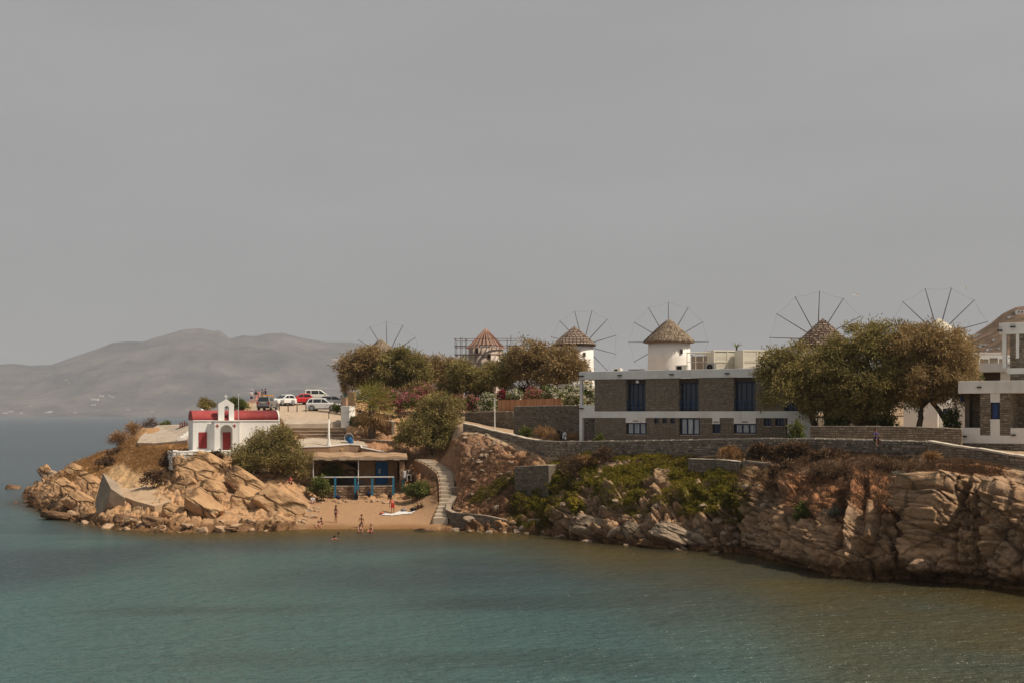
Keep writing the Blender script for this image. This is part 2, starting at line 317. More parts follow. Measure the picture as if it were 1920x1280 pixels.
cols_px = np.concatenate([np.arange(-160, 30, 8), np.arange(30, 1960, 2.1), np.arange(1960, 2700, 14)])
# smooth the kinks between the key bearings a little
CP = np.mean([colprof(cols_px+d) for d in (-9, -4.5, 0, 4.5, 9)], axis=0)
SEG = [3, 5, 7, 16, 30, 34, 34, 30, 26, 18, 22, 14, 6]
rows_t = [0.]
for i, n in enumerate(SEG): rows_t += [i+(k+1)/n for k in range(n)]
rows_t = np.array(rows_t)
nr, nc = len(rows_t), len(cols_px)
gi = np.minimum(rows_t.astype(int), NP-2); gf = (rows_t-gi)[None, :, None]
G = CP[:, gi]*(1-gf)+CP[:, gi+1]*gf                     # column, row, (D,z)
PX = np.repeat(cols_px[:, None], nr, 1); DD = G[..., 0]; ZZ = G[..., 1]
XX = (PX-960)*DD/F
PY = HZ+(H-ZZ)*F/DD
P3 = np.stack([XX, DD, ZZ], -1)
du = np.gradient(P3, axis=0); dv = np.gradient(P3, axis=1)
NRM = np.cross(du, dv); NRM /= np.linalg.norm(NRM, axis=-1, keepdims=True)+1e-9
px_, py_, z_, T_ = PX.ravel(), PY.ravel(), ZZ.ravel(), np.repeat(rows_t[None], nc, 0).ravel()
P = P3.reshape(-1, 3); Nn = NRM.reshape(-1, 3)
wob = fbm(P*.45, 3, 5)
def ell(cx, cy_, rx, ry, rot=0, soft=.35, wb=.35):
    a = R(rot); x = px_-cx; y = py_-cy_
    u = (x*math.cos(a)+y*math.sin(a))/rx; v = (-x*math.sin(a)+y*math.cos(a))/ry
    return 1-sstep(1-soft, 1+soft, np.sqrt(u*u+v*v)+wb*wob)
# zones of real ground: sand, paving, earth, rock
sand = sstep(552, 575, px_+8*wob)*(1-sstep(818, 832, px_))*(T_ < 6.15)*(T_ > 1)
pave = sstep(455, 480, px_)*(1-sstep(655, 675, px_))*(T_ > 9.75)*(T_ < 12.2)
flat = np.clip(sstep(8.95, 9.05, T_)*(px_ > 845)+pave+sand*(T_ > 3), 0, 1)
slope = np.clip(1-Nn[:, 2], 0, 1)
rock = np.clip(1-flat, 0, 1)*(T_ < 11.8)
earth_soft = np.maximum.reduce([ell(270, 845, 95, 50, 0), ell(250, 905, 70, 40, 20), ell(900, 900, 90, 65, 0)*.8, ell(1250, 880, 260, 38, 3)*.8, ell(1600, 880, 200, 42, -3)*.8, ell(1640, 935, 80, 45, -10)*.7,
    ell(660, 840, 110, 30)*.5, ell(200, 840, 70, 30, -30)])
amp = rock*(1-.72*earth_soft)
amp = np.where(T_ < 3, np.clip(rock, 0, 1)*.5, amp)
amp *= np.where((px_ > 555) & (px_ < 845), .45, 1.0)
# displacement: tilted beds, blocky joints, rough grain
right = sstep(1000, 1180, px_)
head = 1-sstep(560, 600, px_)
nb = np.where(px_[:, None] < 800, np.array([.42, -.25, .87])[None], np.array([.38, -.15, .91])[None]); nb = nb/np.linalg.norm(nb, axis=1, keepdims=True)
wrp = np.stack([fbm(P*.25, 3, 31), fbm(P*.25, 3, 32), fbm(P*.25, 3, 33)], 1)
Pw = P+wrp*1.1
s1 = (Pw*nb).sum(1)/1.05+.55*fbm(P*.3, 2, 8)
bed = s1-np.floor(s1); bedh = _hash(np.floor(s1).astype(np.int64)+5000, np.floor(Pw[:, 0]/4.5).astype(np.int64)+5000, np.full(len(s1), 7))
ledge = (bed**.7-.5)*.75+(bedh-.5)*.9
cz_ = sstep(1330, 1480, px_)
d1, d2, rid, off = voro(np.stack([Pw[:, 0]/(1.9+.5*cz_), Pw[:, 1]/(1.9+.5*cz_), Pw[:, 2]/(1.25+3.6*cz_)], 1), 3)
d1b, d2b, ridb, offb = voro(np.stack([Pw[:, 0]/.75, Pw[:, 1]/.75, Pw[:, 2]/.5], 1), 9)
crack = -np.clip(1-(d2-d1)/.16, 0, 1)**2*.55
crackb = -np.clip(1-(d2b-d1b)/.2, 0, 1)**2*.22
tilt = (off*np.stack([rid*2-1, np.sin(rid*40), np.cos(rid*70)], 1)).sum(1)*.8
tiltb = (offb*np.stack([ridb*2-1, np.sin(ridb*40), np.cos(ridb*70)], 1)).sum(1)*.3
cliff = right*sstep(.25, .55, slope)
# tall buttresses of the right-hand cliff
but = fbm(np.stack([P[:, 0]*.2, P[:, 1]*.2, P[:, 2]*.05], 1), 3, 71)*1.2
gul = -np.clip(1-np.abs(vnoise(np.stack([P[:, 0]*.42, P[:, 1]*.42, P[:, 2]*.06], 1), 77))/.16, 0, 1)**1.5*1.1
quiet = (1-.4*(1-sstep(240, 300, px_)))*(1-.6*ell(450, 925, 130, 70))*(1-.55*ell(915, 870, 100, 75))
disp = amp*(1-.15*head)*quiet*((.62-.40*cz_)*ledge+(rid-.5)*(.85+.35*cz_)+tilt*(1-.4*cz_)+crack+(ridb-.5)*.24+tiltb+crackb+.35*fbm(P*.55, 4, 1)+.10*fbm(P*3.1, 3, 2))
disp += sstep(1330, 1480, px_)*sstep(.2, .5, slope)*rock*(but+gul*.7)
# upright fins of rock whose shaded edge faces away from the sun, and thin joints along the beds
fin = 0
pw_ = px_+7*fbm(P*np.array([.1, .1, .5]), 3, 55)
for e_, a_, wd_ in ((1135, .9, 60), (1232, .8, 50), (1408, 1.7, 60), (1482, 1.2, 60), (1606, 2.2, 34), (1640, 1.2, 60), (1742, 2.6, 100), (1830, 1.0, 46), (1880, 1.1, 60)):
    fin = fin+a_*sstep(e_-5, e_+3, pw_)*np.exp(-np.maximum(pw_-e_, 0)/wd_)
disp += fin*rock*sstep(2.8, 3.6, T_)*(1-sstep(6.6, 7.6, T_))
joint = -np.clip(1-np.abs(bed-.06)/.07, 0, 1)*.5*(.4+.6*_hash(np.floor(s1).astype(np.int64)+900, np.floor(Pw[:, 0]/6).astype(np.int64)+900, np.full(len(s1), 3)))
disp += amp*joint*(.5+.2*right)
disp += (1-amp)*(1-flat)*(.16*fbm(P*.8, 4, 4)+.05*fbm(P*4, 2, 6))+flat*.025*fbm(P*1.2, 3, 6)
disp *= 1-.85*sstep(1715, 1740, px_)*sstep(6.1, 6.8, T_)
# keep the ground under built things quiet
for (bx, by, rx, ry) in ((440, 846, 95, 9), (680, 908, 92, 22), (835, 930, 22, 60), (595, 800, 75, 22), (310, 818, 60, 26)):
    q = np.exp(-(((px_-bx)/rx)**4+((py_-by)/ry)**4)); disp *= 1-.93*q
edge0 = sstep(0, 1, T_)
side = sstep(2.9, 3.4, T_)*.75+.25
Pd = P+Nn*(disp*edge0*side)[:, None]
Pd[:, 2] -= 1.0*sstep(528, 540, px_)*(1-sstep(644, 652, px_))*sstep(160, 161.2, P[:, 1])*(1-sstep(168.6, 170, P[:, 1]))
# the bed cut for the beach stairway
SP = [(790, 861, 156, 12), (813, 871, 153.0, 13), (834, 886, 149.6, 13), (838, 902, 147.2, 13), (839, 922, 144.6, 13), (840, 938, 142.6, 13), (826, 975, 137.7, 13)]
sD = np.array([p[2] for p in SP])[::-1]; sX = np.interp(P[:, 1], sD, np.array([p[0] for p in SP])[::-1]); sZ = np.interp(P[:, 1], sD, np.array([zz(p[1], p[2]) for p in SP])[::-1])
cut = (np.abs(px_-sX) < 19) & (P[:, 1] > 137.2) & (P[:, 1] < 156.5)
Pd[:, 2] = np.where(cut, np.minimum(Pd[:, 2], sZ-.35), Pd[:, 2])
Pd[:, 1] += (amp*.25*fbm(P*.9, 3, 44))*edge0
# ---- colours of the ground itself
def C(*c): return np.array(c)[None, :]
def lay(base, c, wgt): return base*(1-wgt[:, None])+c*wgt[:, None]
n1 = fbm(P*1.3, 4, 21)*.5+.5; n2 = fbm(P*5, 3, 22)*.5+.5; n3 = fbm(P*np.array([.5, .5, 2.0]), 4, 23)*.5+.5
ochre = C(.41, .235, .118)*(1-n1[:, None]*.35)+C(.47, .32, .195)*(n1[:, None]*.35)
grey = C(.225, .135, .078)*(1-n3[:, None])+C(.42, .28, .172)*n3[:, None]
colr = lay(ochre, grey, sstep(940, 1060, px_)*.9)
colr = lay(colr, C(.19, .145, .11), (1-sstep(.35, .52, ridb))*.35*rock)
colr = lay(colr, C(.34, .185, .075), ell(250, 850, 115, 55, 0)*.75)
colr = lay(colr, C(.36, .185, .07), ell(175, 868, 75, 26, -30)*.8)
colr = lay(colr, C(.42, .29, .16), ell(245, 900, 62, 48, 25)*.6)
earth = np.maximum.reduce([ell(905, 895, 100, 80), ell(670, 838, 120, 26)*.8, ell(790, 905, 40, 45)])
colr = lay(colr, C(.255, .130, .072)*(.6+.8*n2[:, None]), earth*.85)
colr = lay(colr, C(.20, .125, .085)*(.5+1*n2[:, None]), ell(895, 845, 60, 30)*.5)
redr = np.maximum.reduce([ell(1640, 935, 90, 55, -15), ell(1540, 935, 60, 40), ell(1800, 880, 75, 16, 3), ell(1540, 858, 50, 10, -5), ell(1460, 900, 40, 25)])
colr = lay(colr, C(.265, .115, .052)*(.6+.7*n2[:, None]), redr*.85)
brsh = np.maximum.reduce([ell(1580, 868, 170, 30, 2), ell(1430, 905, 60, 40)*.7])
colr = lay(colr, C(.085, .050, .028)*(.5+n2[:, None]), brsh*.85)
grn = np.maximum.reduce([ell(1250, 885, 165, 30, 4), ell(1090, 895, 90, 45, -18), ell(1010, 945, 60, 42, -40), ell(1290, 925, 120, 38, 8), ell(1385, 935, 38, 42)*.8, ell(930, 915, 62, 11, -28), ell(1190, 925, 60, 45)])
grn *= 1-.8*ell(1235, 915, 28, 40)
grn *= sstep(-.38, .14, fbm(P*.6, 3, 60)+.13)
colr = lay(colr, C(.085, .078, .016)*(.6+.8*n2[:, None]), grn*.85)
colr = lay(colr, C(.315, .192, .108)*(.86+.28*n2[:, None]), sand)
colr = lay(colr, C(.20, .11, .05), sand*(1-sstep(.05, .5, z_+.1*wob)))
colr = lay(colr, C(.39, .305, .225)*(.85+.3*n1[:, None]), pave)
path = flat*(1-sand)*(1-pave)
colr = lay(colr, C(.33, .235, .15), path)
wet = (1-sstep(.25, 1.15, z_+.35*wob+.25*(n2-.5)))*(1-sand)
colr = lay(colr, C(.145, .078, .038)*(.5+.9*n2[:, None]), wet*.9)
under = 1-sstep(-.9, -.1, z_)
colr = lay(colr, C(.17, .115, .05)*(.5+n1[:, None]), under)
far = sstep(11.0, 12.2, T_); colr = lay(colr, C(.26, .18, .11), far*(px_ > 640))
colr = np.clip(colr, 0.004, .9); rocky = np.clip(rock*(1-earth)*(1-redr)*(1-grn)*(1-.8*earth_soft), 0, 1)

def grid_obj(name, mask, m):
    vid = (np.arange(nc)[:, None]*nr+np.arange(nr)[None]); a = vid[:-1, :-1]; b = vid[1:, :-1]; c = vid[1:, 1:]; d = vid[:-1, 1:]
    q = np.stack([a, b, c, d], -1).reshape(-1, 4); q = q[mask]
    use, inv = np.unique(q, return_inverse=True); q = inv.reshape(-1, 4)
    me = bpy.data.meshes.new(name); me.vertices.add(len(use)); me.vertices.foreach_set('co', Pd[use].ravel())
    me.loops.add(q.size); me.loops.foreach_set('vertex_index', q.ravel().astype(np.int32)); me.polygons.add(len(q))
    me.polygons.foreach_set('loop_start', np.arange(0, q.size, 4, dtype=np.int32)); me.polygons.foreach_set('loop_total', np.full(len(q), 4, np.int32))
    me.update(calc_edges=True); me.validate()
    at = me.attributes.new('Col', 'FLOAT_COLOR', 'POINT'); at.data.foreach_set('color', np.concatenate([colr[use], rocky[use][:, None]], 1).ravel())
    me.materials.append(m); o = link(name, me); return tag(o, kind='structure')
def groundmat(name, bump, bs, var=.35, rockj=False):
    m = bpy.data.materials.new(name); m.use_nodes = True; t = m.node_tree; K = t.links.new; N = t.nodes.new; b = t.nodes['Principled BSDF']
    a = N('ShaderNodeAttribute'); a.attribute_name = 'Col'
    g = N('ShaderNodeNewGeometry'); n = N('ShaderNodeTexNoise'); n.inputs['Scale'].default_value = 3.2; n.inputs['Detail'].default_value = 8; n.inputs['Roughness'].default_value = .7; K(g.outputs['Position'], n.inputs[0])
    mr = N('ShaderNodeMapRange'); mr.inputs[1].default_value = .3; mr.inputs[2].default_value = .7; mr.inputs[3].default_value = 1-var; mr.inputs[4].default_value = 1+var; K(n.outputs[0], mr.inputs[0])
    sc = N('ShaderNodeVectorMath'); sc.operation = 'SCALE'; K(a.outputs['Color'], sc.inputs[0]); K(mr.outputs[0], sc.inputs['Scale'])
    K(sc.outputs[0], b.inputs['Base Color']); b.inputs['Roughness'].default_value = .93
    if rockj:
        ce, cc_ = cracks(t, g.outputs['Position'], .33, .5); K(sc.outputs[0], cc_.inputs[0]); mx = N('ShaderNodeMix'); mx.data_type = 'RGBA'; K(a.outputs['Alpha'], mx.inputs[0]); K(sc.outputs[0], mx.inputs[6]); K(cc_.outputs[0], mx.inputs[7]); K(mx.outputs[2], b.inputs['Base Color'])
    b.inputs['Roughness'].default_value = .93; b.inputs['Specular IOR Level'].default_value = .12
    n2 = N('ShaderNodeTexNoise'); n2.inputs['Scale'].default_value = bs; n2.inputs['Detail'].default_value = 6; K(g.outputs['Position'], n2.inputs[0])
    bp = N('ShaderNodeBump'); bp.inputs['Strength'].default_value = bump; bp.inputs['Distance'].default_value = .12; K(n2.outputs[0], bp.inputs['Height']); K(bp.outputs[0], b.inputs['Normal'])
    return m
ROCKM = groundmat('weathered_rock', .9, 2.6, .35, True)
fm = lambda a: a.reshape(nc, nr)[:-1, :-1].ravel()
m_s = fm(sand) > .5; m_p = (fm(pave) > .5) & ~m_s
grid_obj('beach', m_s, groundmat('beach_sand', .5, 5, .12))
grid_obj('parking_lot', m_p, groundmat('dusty_paving', .3, 4, .15))
land = grid_obj('rocky_shore', ~(m_s | m_p), ROCKM)
# height look-up on the finished ground
_step = 1
_vid = (np.arange(nc)[:, None]*nr+np.arange(nr)[None]); _q = np.stack([_vid[:-1, :-1], _vid[1:, :-1], _vid[1:, 1:], _vid[:-1, 1:]], -1).reshape(-1, 4)
BV = BVHTree.FromPolygons(Pd.tolist(), _q.tolist())
def D_at(px, py):
    q = colprof([px])[0][3:10]; v = HZ+(H-q[:, 1])*F/q[:, 0]; k = 1
    while k < len(v) and v[k] < v[k-1]: k += 1
    return float(np.interp(py, v[:k][::-1], q[:k, 0][::-1]))
def gz(x, y, z0=60):
    h = BV.ray_cast(Vector((x, y, z0)), Vector((0, 0, -1)))
    return h[0].z if h[0] is not None else 0.
def ground_at(px, D): x = (px-960)*D/F; return Vector((x, D, gz(x, D)))

# ---------------------------------------------------------------- sea
wx = np.concatenate([-np.geomspace(6500, 130, 26), np.arange(-126, 90, 1.5), np.geomspace(92, 6500, 26)])
wy = np.concatenate([np.linspace(-120, 26, 14), np.arange(28, 250, 1.0), np.geomspace(252, 15500, 70)])
gx, gy = np.meshgrid(wx, wy, indexing='ij'); gx = gx.ravel(); gy = gy.ravel()
Dy = np.maximum(gy, 5); wpx = 960+F*gx/Dy
sd = smooth_in(lambda p: shoreD(np.clip(p, -160, 2700)), wpx, 16)-gy
bD = []                                                   # where the land ends again on the far side of the point
for p in KP:
    j = next((j for j in range(5, NP) if p[j, 1] < 0), None)
    if j is None: bD.append(430.)
    elif p[4:8, 1].max() < .05: bD.append(p[3, 0]-8)
    else:
        j = next(j for j in range(6, NP) if p[j, 1] < 0); a_, b_ = p[j-1], p[j]; bD.append(a_[0]+(b_[0]-a_[0])*max(a_[1], 0)/(max(a_[1], 0)-b_[1]+1e-6))
sd = np.maximum(np.maximum(sd, 0), gy-smooth_in(lambda p: np.interp(np.clip(p, -160, 2700), KPX, bD), wpx, 6))
sd = np.where(wpx < 30, np.maximum(sd, (30-wpx)*.5), sd)
Wd = smooth_in(lambda p: np.interp(p, [60, 300, 560, 720, 900, 1100, 1300, 1500, 1700, 1920, 2400], [7, 10, 15, 16, 17, 24, 33, 45, 56, 66, 76]), wpx+40*fbm(np.stack([gx, gy, 0*gx], 1)*.06, 3, 95), 70)
wp3 = np.stack([gx, gy, 0*gx], 1)
wn_ = fbm(wp3*np.array([.045, .03, 1]), 4, 90); wn2 = fbm(wp3*np.array([.16, .10, 1]), 3, 91)
shal = np.exp(-(sd/Wd)**2.4*(1+.7*wn_))*np.clip(.95+.5*wn2, 0, 1)
clear = np.exp(-sd/4.0)
deep = C(.056, .103, .102); mid = C(.039, .060, .066); oliv = C(.060, .047, .018)
tq = sstep(-.35, .45, wn_+.25*wn2+.4*sstep(110, 55, gy)*(1-sstep(60, 110, gy)*0))
wc = mid*(1-tq[:, None])+deep*tq[:, None]
wc = lay(wc, C(.042, .058, .068), sstep(110, 260, gy)); weed = sstep(.12, .42, fbm(wp3*np.array([.05, .11, 1]), 4, 98))*sstep(6, 14, sd)*(1-sstep(60, 100, sd)); wc = lay(wc, C(.030, .040, .040), weed*.4); stk = sstep(.05, .5, fbm(wp3*np.array([.006, .035, 1]), 4, 99))*sstep(150, 320, gy); wc = lay(wc, C(.030, .040, .048), stk*.6); wc = lay(wc, oliv*(.7+.6*(wn2[:, None]*.5+.5)), shal)
0 and print('SHAL', [(round(float(shal[np.argmin((gx-x)**2+(gy-y)**2)]),2), round(float(sd[np.argmin((gx-x)**2+(gy-y)**2)]),1)) for x,y in ((0,60),(15,69),(17,60),(20,80),(25,60))])
nwx, nwy = len(wx), len(wy); v = np.arange(nwx*nwy).reshape(nwx, nwy)
q = np.stack([v[:-1, :-1], v[1:, :-1], v[1:, 1:], v[:-1, 1:]], -1).reshape(-1, 4)
me = bpy.data.meshes.new('sea'); me.from_pydata(np.stack([gx, gy, 0*gx], 1).tolist(), [], q.tolist())
at = me.attributes.new('Col', 'FLOAT_COLOR', 'POINT'); at.data.foreach_set('color', np.concatenate([np.clip(wc, 0, 1), clear[:, None]], 1).ravel())
sea = tag(link('sea', me), kind='structure')
m = bpy.data.materials.new('sea_water'); m.use_nodes = True; t = m.node_tree; K = t.links.new; N = t.nodes.new; t.nodes.clear()
a = N('ShaderNodeAttribute'); a.attribute_name = 'Col'
g = N('ShaderNodeNewGeometry')
def wave(scale, stretch, det):
    mpn = N('ShaderNodeMapping'); mpn.inputs['Scale'].default_value = stretch; mpn.inputs['Rotation'].default_value = (0, 0, .25); K(g.outputs['Position'], mpn.inputs[0])
    n = N('ShaderNodeTexNoise'); n.inputs['Scale'].default_value = scale; n.inputs['Detail'].default_value = det; n.inputs['Roughness'].default_value = .6; K(mpn.outputs[0], n.inputs[0]); return n
na = wave(2.1, (.6, 1, 1), 3); nb_ = wave(.45, (.5, 1, 1), 2)
ad = N('ShaderNodeMath'); ad.operation = 'MULTIPLY_ADD'; K(nb_.outputs[0], ad.inputs[0]); ad.inputs[1].default_value = 1.5; K(na.outputs[0], ad.inputs[2])
bp = N('ShaderNodeBump'); bp.inputs['Strength'].default_value = 1.0; bp.inputs['Distance'].default_value = .48
sx = N('ShaderNodeSeparateXYZ'); K(g.outputs['Position'], sx.inputs[0]); fd = N('ShaderNodeMapRange'); fd.inputs[1].default_value = 80; fd.inputs[2].default_value = 240; fd.inputs[3].default_value = 1; fd.inputs[4].default_value = .24; K(sx.outputs['Y'], fd.inputs[0])
hm = N('ShaderNodeMath'); hm.operation = 'MULTIPLY'; K(ad.outputs[0], hm.inputs[0]); K(fd.outputs[0], hm.inputs[1]); K(hm.outputs[0], bp.inputs['Height'])
df = N('ShaderNodeBsdfDiffuse'); K(a.outputs['Color'], df.inputs[0]); K(bp.outputs[0], df.inputs['Normal'])
tr = N('ShaderNodeBsdfTransparent'); tr.inputs[0].default_value = (.80, .80, .62, 1)
m1 = N('ShaderNodeMixShader'); K(a.outputs['Alpha'], m1.inputs[0]); K(df.outputs[0], m1.inputs[1]); K(tr.outputs[0], m1.inputs[2])
gl = N('ShaderNodeBsdfGlossy'); gl.inputs['Roughness'].default_value = .17; gl.inputs[0].default_value = (.92, .95, .97, 1); K(bp.outputs[0], gl.inputs['Normal'])
fr = N('ShaderNodeFresnel'); fr.inputs[0].default_value = 1.33; K(bp.outputs[0], fr.inputs['Normal'])
fm_ = N('ShaderNodeMapRange'); fm_.inputs[2].default_value = 1; fm_.inputs[3].default_value = 0.0; fm_.inputs[4].default_value = .50; K(fr.outputs[0], fm_.inputs[0])
m2 = N('ShaderNodeMixShader'); K(fm_.outputs[0], m2.inputs[0]); K(m1.outputs[0], m2.inputs[1]); K(gl.outputs[0], m2.inputs[2])
out = N('ShaderNodeOutputMaterial'); K(m2.outputs[0], out.inputs[0]); me.materials.append(m)

# ---------------------------------------------------------------- island across the strait, hill behind the village
def range_mesh(name, ridge, D0, D1, base_py, m, px0, px1, npx, nrow, rough, back=1.15, seed=3):
    pxs = np.linspace(px0, px1, npx); ry = np.interp(pxs, [r[0] for r in ridge], [r[1] for r in ridge])
    vs = []; 
    t = np.linspace(0, 1, nrow)
    g = np.zeros((npx, nrow+5, 3)); zr = H-(ry-HZ)*D1/F
    z0 = H-(base_py-HZ)*D0/F
    for i in range(nrow):
        D = D0+(D1-D0)*t[i]; k = t[i]**1.12; wv = (px1-px0)*.03*(1-t[i])*fbm(np.stack([pxs*.008, 0*pxs+t[i]*3, 0*pxs], 1), 3, seed+4); rs_ = np.interp(pxs+wv, [r[0] for r in ridge], [r[1] for r in ridge]); kk = np.ones(61)/61; sm_ = np.convolve(np.pad(ry, 30, mode='edge'), kk, 'valid'); rr_ = sm_+(rs_-sm_)*t[i]**2; zr = H-(rr_-HZ)*D1/F
        g[:, i, 0] = (pxs-960)*D/F; g[:, i, 1] = D; g[:, i, 2] = z0+(zr-z0)*k
    zr = H-(ry-HZ)*D1/F
    for j in range(5):
        D = D1*(1+(back-1)*(j+1)/5); g[:, nrow+j, 0] = (pxs-960)*D/F; g[:, nrow+j, 1] = D; g[:, nrow+j, 2] = zr*(1-.2*(j+1))
    p = g.reshape(-1, 3); s = 1/(D1-D0)
    n = fbm(p*np.array([3.2, 3.2, 0])*s, 6, seed); rg = 1-np.abs(fbm(p*np.array([5, 3.2, 0])*s, 5, seed+9))*2
    tt = np.concatenate([t, np.linspace(.8, 0, 5)]); bell = np.tile(np.sin(np.pi*np.clip(tt, 0, 1)**.9)*.9+.08*tt, npx)
    p[:, 2] += (n*.7+rg*.55-.25)*rough*bell*(zr.mean()-z0)
    g = p.reshape(npx, nrow+5, 3); nr_ = nrow+5
    v = np.arange(npx*nr_).reshape(npx, nr_); q = np.stack([v[:-1, :-1], v[1:, :-1], v[1:, 1:], v[:-1, 1:]], -1).reshape(-1, 4)
    me = bpy.data.meshes.new(name); me.from_pydata(p.tolist(), [], q.tolist()); me.materials.append(m); me.polygons.foreach_set('use_smooth', [True]*len(q))
    return tag(link(name, me), kind='structure'), g
MT = mat('bare_mountain', [(.32, (.034, .031, .033)), (.5, (.092, .076, .071)), (.7, (.165, .135, .12))], scale=.0025, detail=9, rough=1, coord='World', bump=.6, bscale=.01, bdist=40, spec=0)
isl_ridge = [(-400,720),(-200,700),(-60,690),(0,684),(22,682),(55,685),(95,684),(130,672),(180,655),(213,643),(235,641),(268,641),(290,634),(318,626),(345,618),(375,616),(400,621),(412,620),(432,635),(455,629),(478,631),(500,626),(530,625),(560,633),(610,642),(660,642),(720,650),(800,664),(900,678),(1000,700),(1100,730),(1250,770),(1400,781)]
mtn, MG = range_mesh('mountain', isl_ridge, 8800, 11500, 781.2, MT, -400, 1400, 560, 110, .23, 1.15, 3)
HM = mat('scrub_hill', [(.3, (.05, .040, .026)), (.48, (.125, .085, .058)), (.6, (.18, .115, .078)), (.8, (.25, .18, .125))], scale=.045, detail=9, rough=1, coord='World', bump=.7, bscale=.1, bdist=3, spec=0)
hill, HG = range_mesh('hill', [(1300,770),(1500,740),(1650,690),(1740,664),(1800,640),(1830,624),(1858,606),(1880,588),(1905,576),(1930,573),(1980,566),(2060,570),(2300,600)], 620, 980, 760, HM, 1250, 2300, 300, 60, .10, 1.3, 41)
# ================================================================= WALLS AND BUILDINGS
rng = random.Random(11)
def stone_face(mb, a, b, za, zb, n, sw=(.22, .62), sh=(.13, .24), proud=(.02, .06), gap=.022, ta=None, tb=None, wild=.18):
    """courses of uneven stones on the upright strip from a to b (ground line za..zb given by a.z,b.z; tops ta,tb)"""
    a, b, n = Vector(a), Vector(b), Vector(n); L_ = (Vector((b.x, b.y, 0))-Vector((a.x, a.y, 0))).length
    u = Vector((b.x-a.x, b.y-a.y, 0))/max(L_, 1e-6)
    z = min(za, zb); zt = max(ta, tb)
    while z < zt-.05:
        h = rng.uniform(*sh); h = min(h, zt-z); x = rng.uniform(-.3, 0)
        while x < L_:
            wd = rng.uniform(*sw); x0, x1 = max(x, 0), min(x+wd, L_); x += wd
            if x1-x0 < .06: continue
            xm = (x0+x1)/2/L_; lo = za+(zb-za)*xm; hi = ta+(tb-ta)*xm
            z0, z1 = max(z, lo), min(z+h, hi)
            if z1-z0 < .05: continue
            p = rng.uniform(*proud); g = gap*.5
            j = lambda: rng.uniform(-.025, .025)
            c = [(x0+g+j()*.4, z0+g+j()*.6), (x1-g+j()*.4, z0+g+j()*.6), (x1-g+j()*.4, z1-g+j()*.6), (x0+g+j()*.4, z1-g+j()*.6)]
            base = Vector((a.x, a.y, 0))
            back = [base+u*cx+Vector((0, 0, cz))-n*.05 for cx, cz in c]
            ins = min(.03, (x1-x0)*.15, (z1-z0)*.15)
            cx_, cz_ = sum(q[0] for q in c)/4, sum(q[1] for q in c)/4
            fr_ = [base+u*(cx+(ins if cx < cx_ else -ins))+Vector((0, 0, cz+(ins if cz < cz_ else -ins)))+n*(p+rng.uniform(-.012, .012)) for cx, cz in c]
            mb.add(back+fr_, [(4, 5, 6, 7), (0, 1, 5, 4), (1, 2, 6, 5), (2, 3, 7, 6), (3, 0, 4, 7)], min(1, max(0, rng.gauss(.5, wild))))
        z += h
def run_wall(name, label, cat, pts, thick, smat, cap=CAP, caph=.09, capo=.05, sh=(.13, .24), sw=(.22, .62), group=None, core=MORTAR, stone=True, wild=.18):
    """a stone wall through (px, row of top, distance, height of foot); faces the sea"""
    w3 = [(W(px, py, D), zb) for px, py, D, zb in pts]
    o0 = Vector((w3[0][0].x, w3[0][0].y, w3[0][1])); root = empty(name, o0, 0, label, cat, group)
    mc = MB(); ms = MB(); mcap = MB()
    q = [(p-o0, zb-o0.z) for p, zb in w3]
    nrm = []
    for i in range(len(q)):
        d = q[min(i+1, len(q)-1)][0]-q[max(i-1, 0)][0]; d.z = 0; d.normalize(); nrm.append(Vector((d.y, -d.x, 0)))
    for i in range(len(q)-1):
        (a, za), (b, zb) = q[i], q[i+1]; na, nb2 = nrm[i], nrm[i+1]
        A0 = Vector((a.x, a.y, za-.4)); A1 = Vector((a.x, a.y, a.z)); B0 = Vector((b.x, b.y, zb-.4)); B1 = Vector((b.x, b.y, b.z))
        vs = [A0, B0, B1, A1, A0-na*thick, B0-nb2*thick, B1-nb2*thick, A1-na*thick]
        mc.add(vs, [(0, 1, 2, 3), (5, 4, 7, 6), (3, 2, 6, 7), (4, 0, 3, 7), (1, 5, 6, 2)])
        dn = (b-a); dn.z = 0; dn.normalize(); nn = Vector((dn.y, -dn.x, 0))
        if stone: stone_face(ms, (a.x, a.y, za), (b.x, b.y, zb), za-.2, zb-.2, nn, sh=sh, sw=sw, ta=a.z, tb=b.z, wild=wild)
        if cap:
            L_ = (b-a).length; k = max(1, int(L_/.9))
            for s in range(k):
                t0, t1 = s/k+.006, (s+1)/k-.006; P0, P1 = a.lerp(b, t0), a.lerp(b, t1); N0, N1 = na.lerp(nb2, t0), na.lerp(nb2, t1)
                e = Vector((0, 0, .004+rng.uniform(-.004, .012))); hh = Vector((0, 0, caph+rng.uniform(-.02, .02)))
                c0 = [P0+N0*capo+e, P1+N1*capo+e, P1-N1*(thick+capo)+e, P0-N0*(thick+capo)+e]
                mcap.add(c0+[p+hh for p in c0], [(0, 1, 5, 4), (1, 2, 6, 5), (2, 3, 7, 6), (3, 0, 4, 7), (4, 5, 6, 7)], rng.random())
    mc.build('wall_core', core, root)
    if stone: tag(ms.build('stonework', smat, root), kind='stuff')
    if cap: mcap.build('coping', cap, root)
    return root
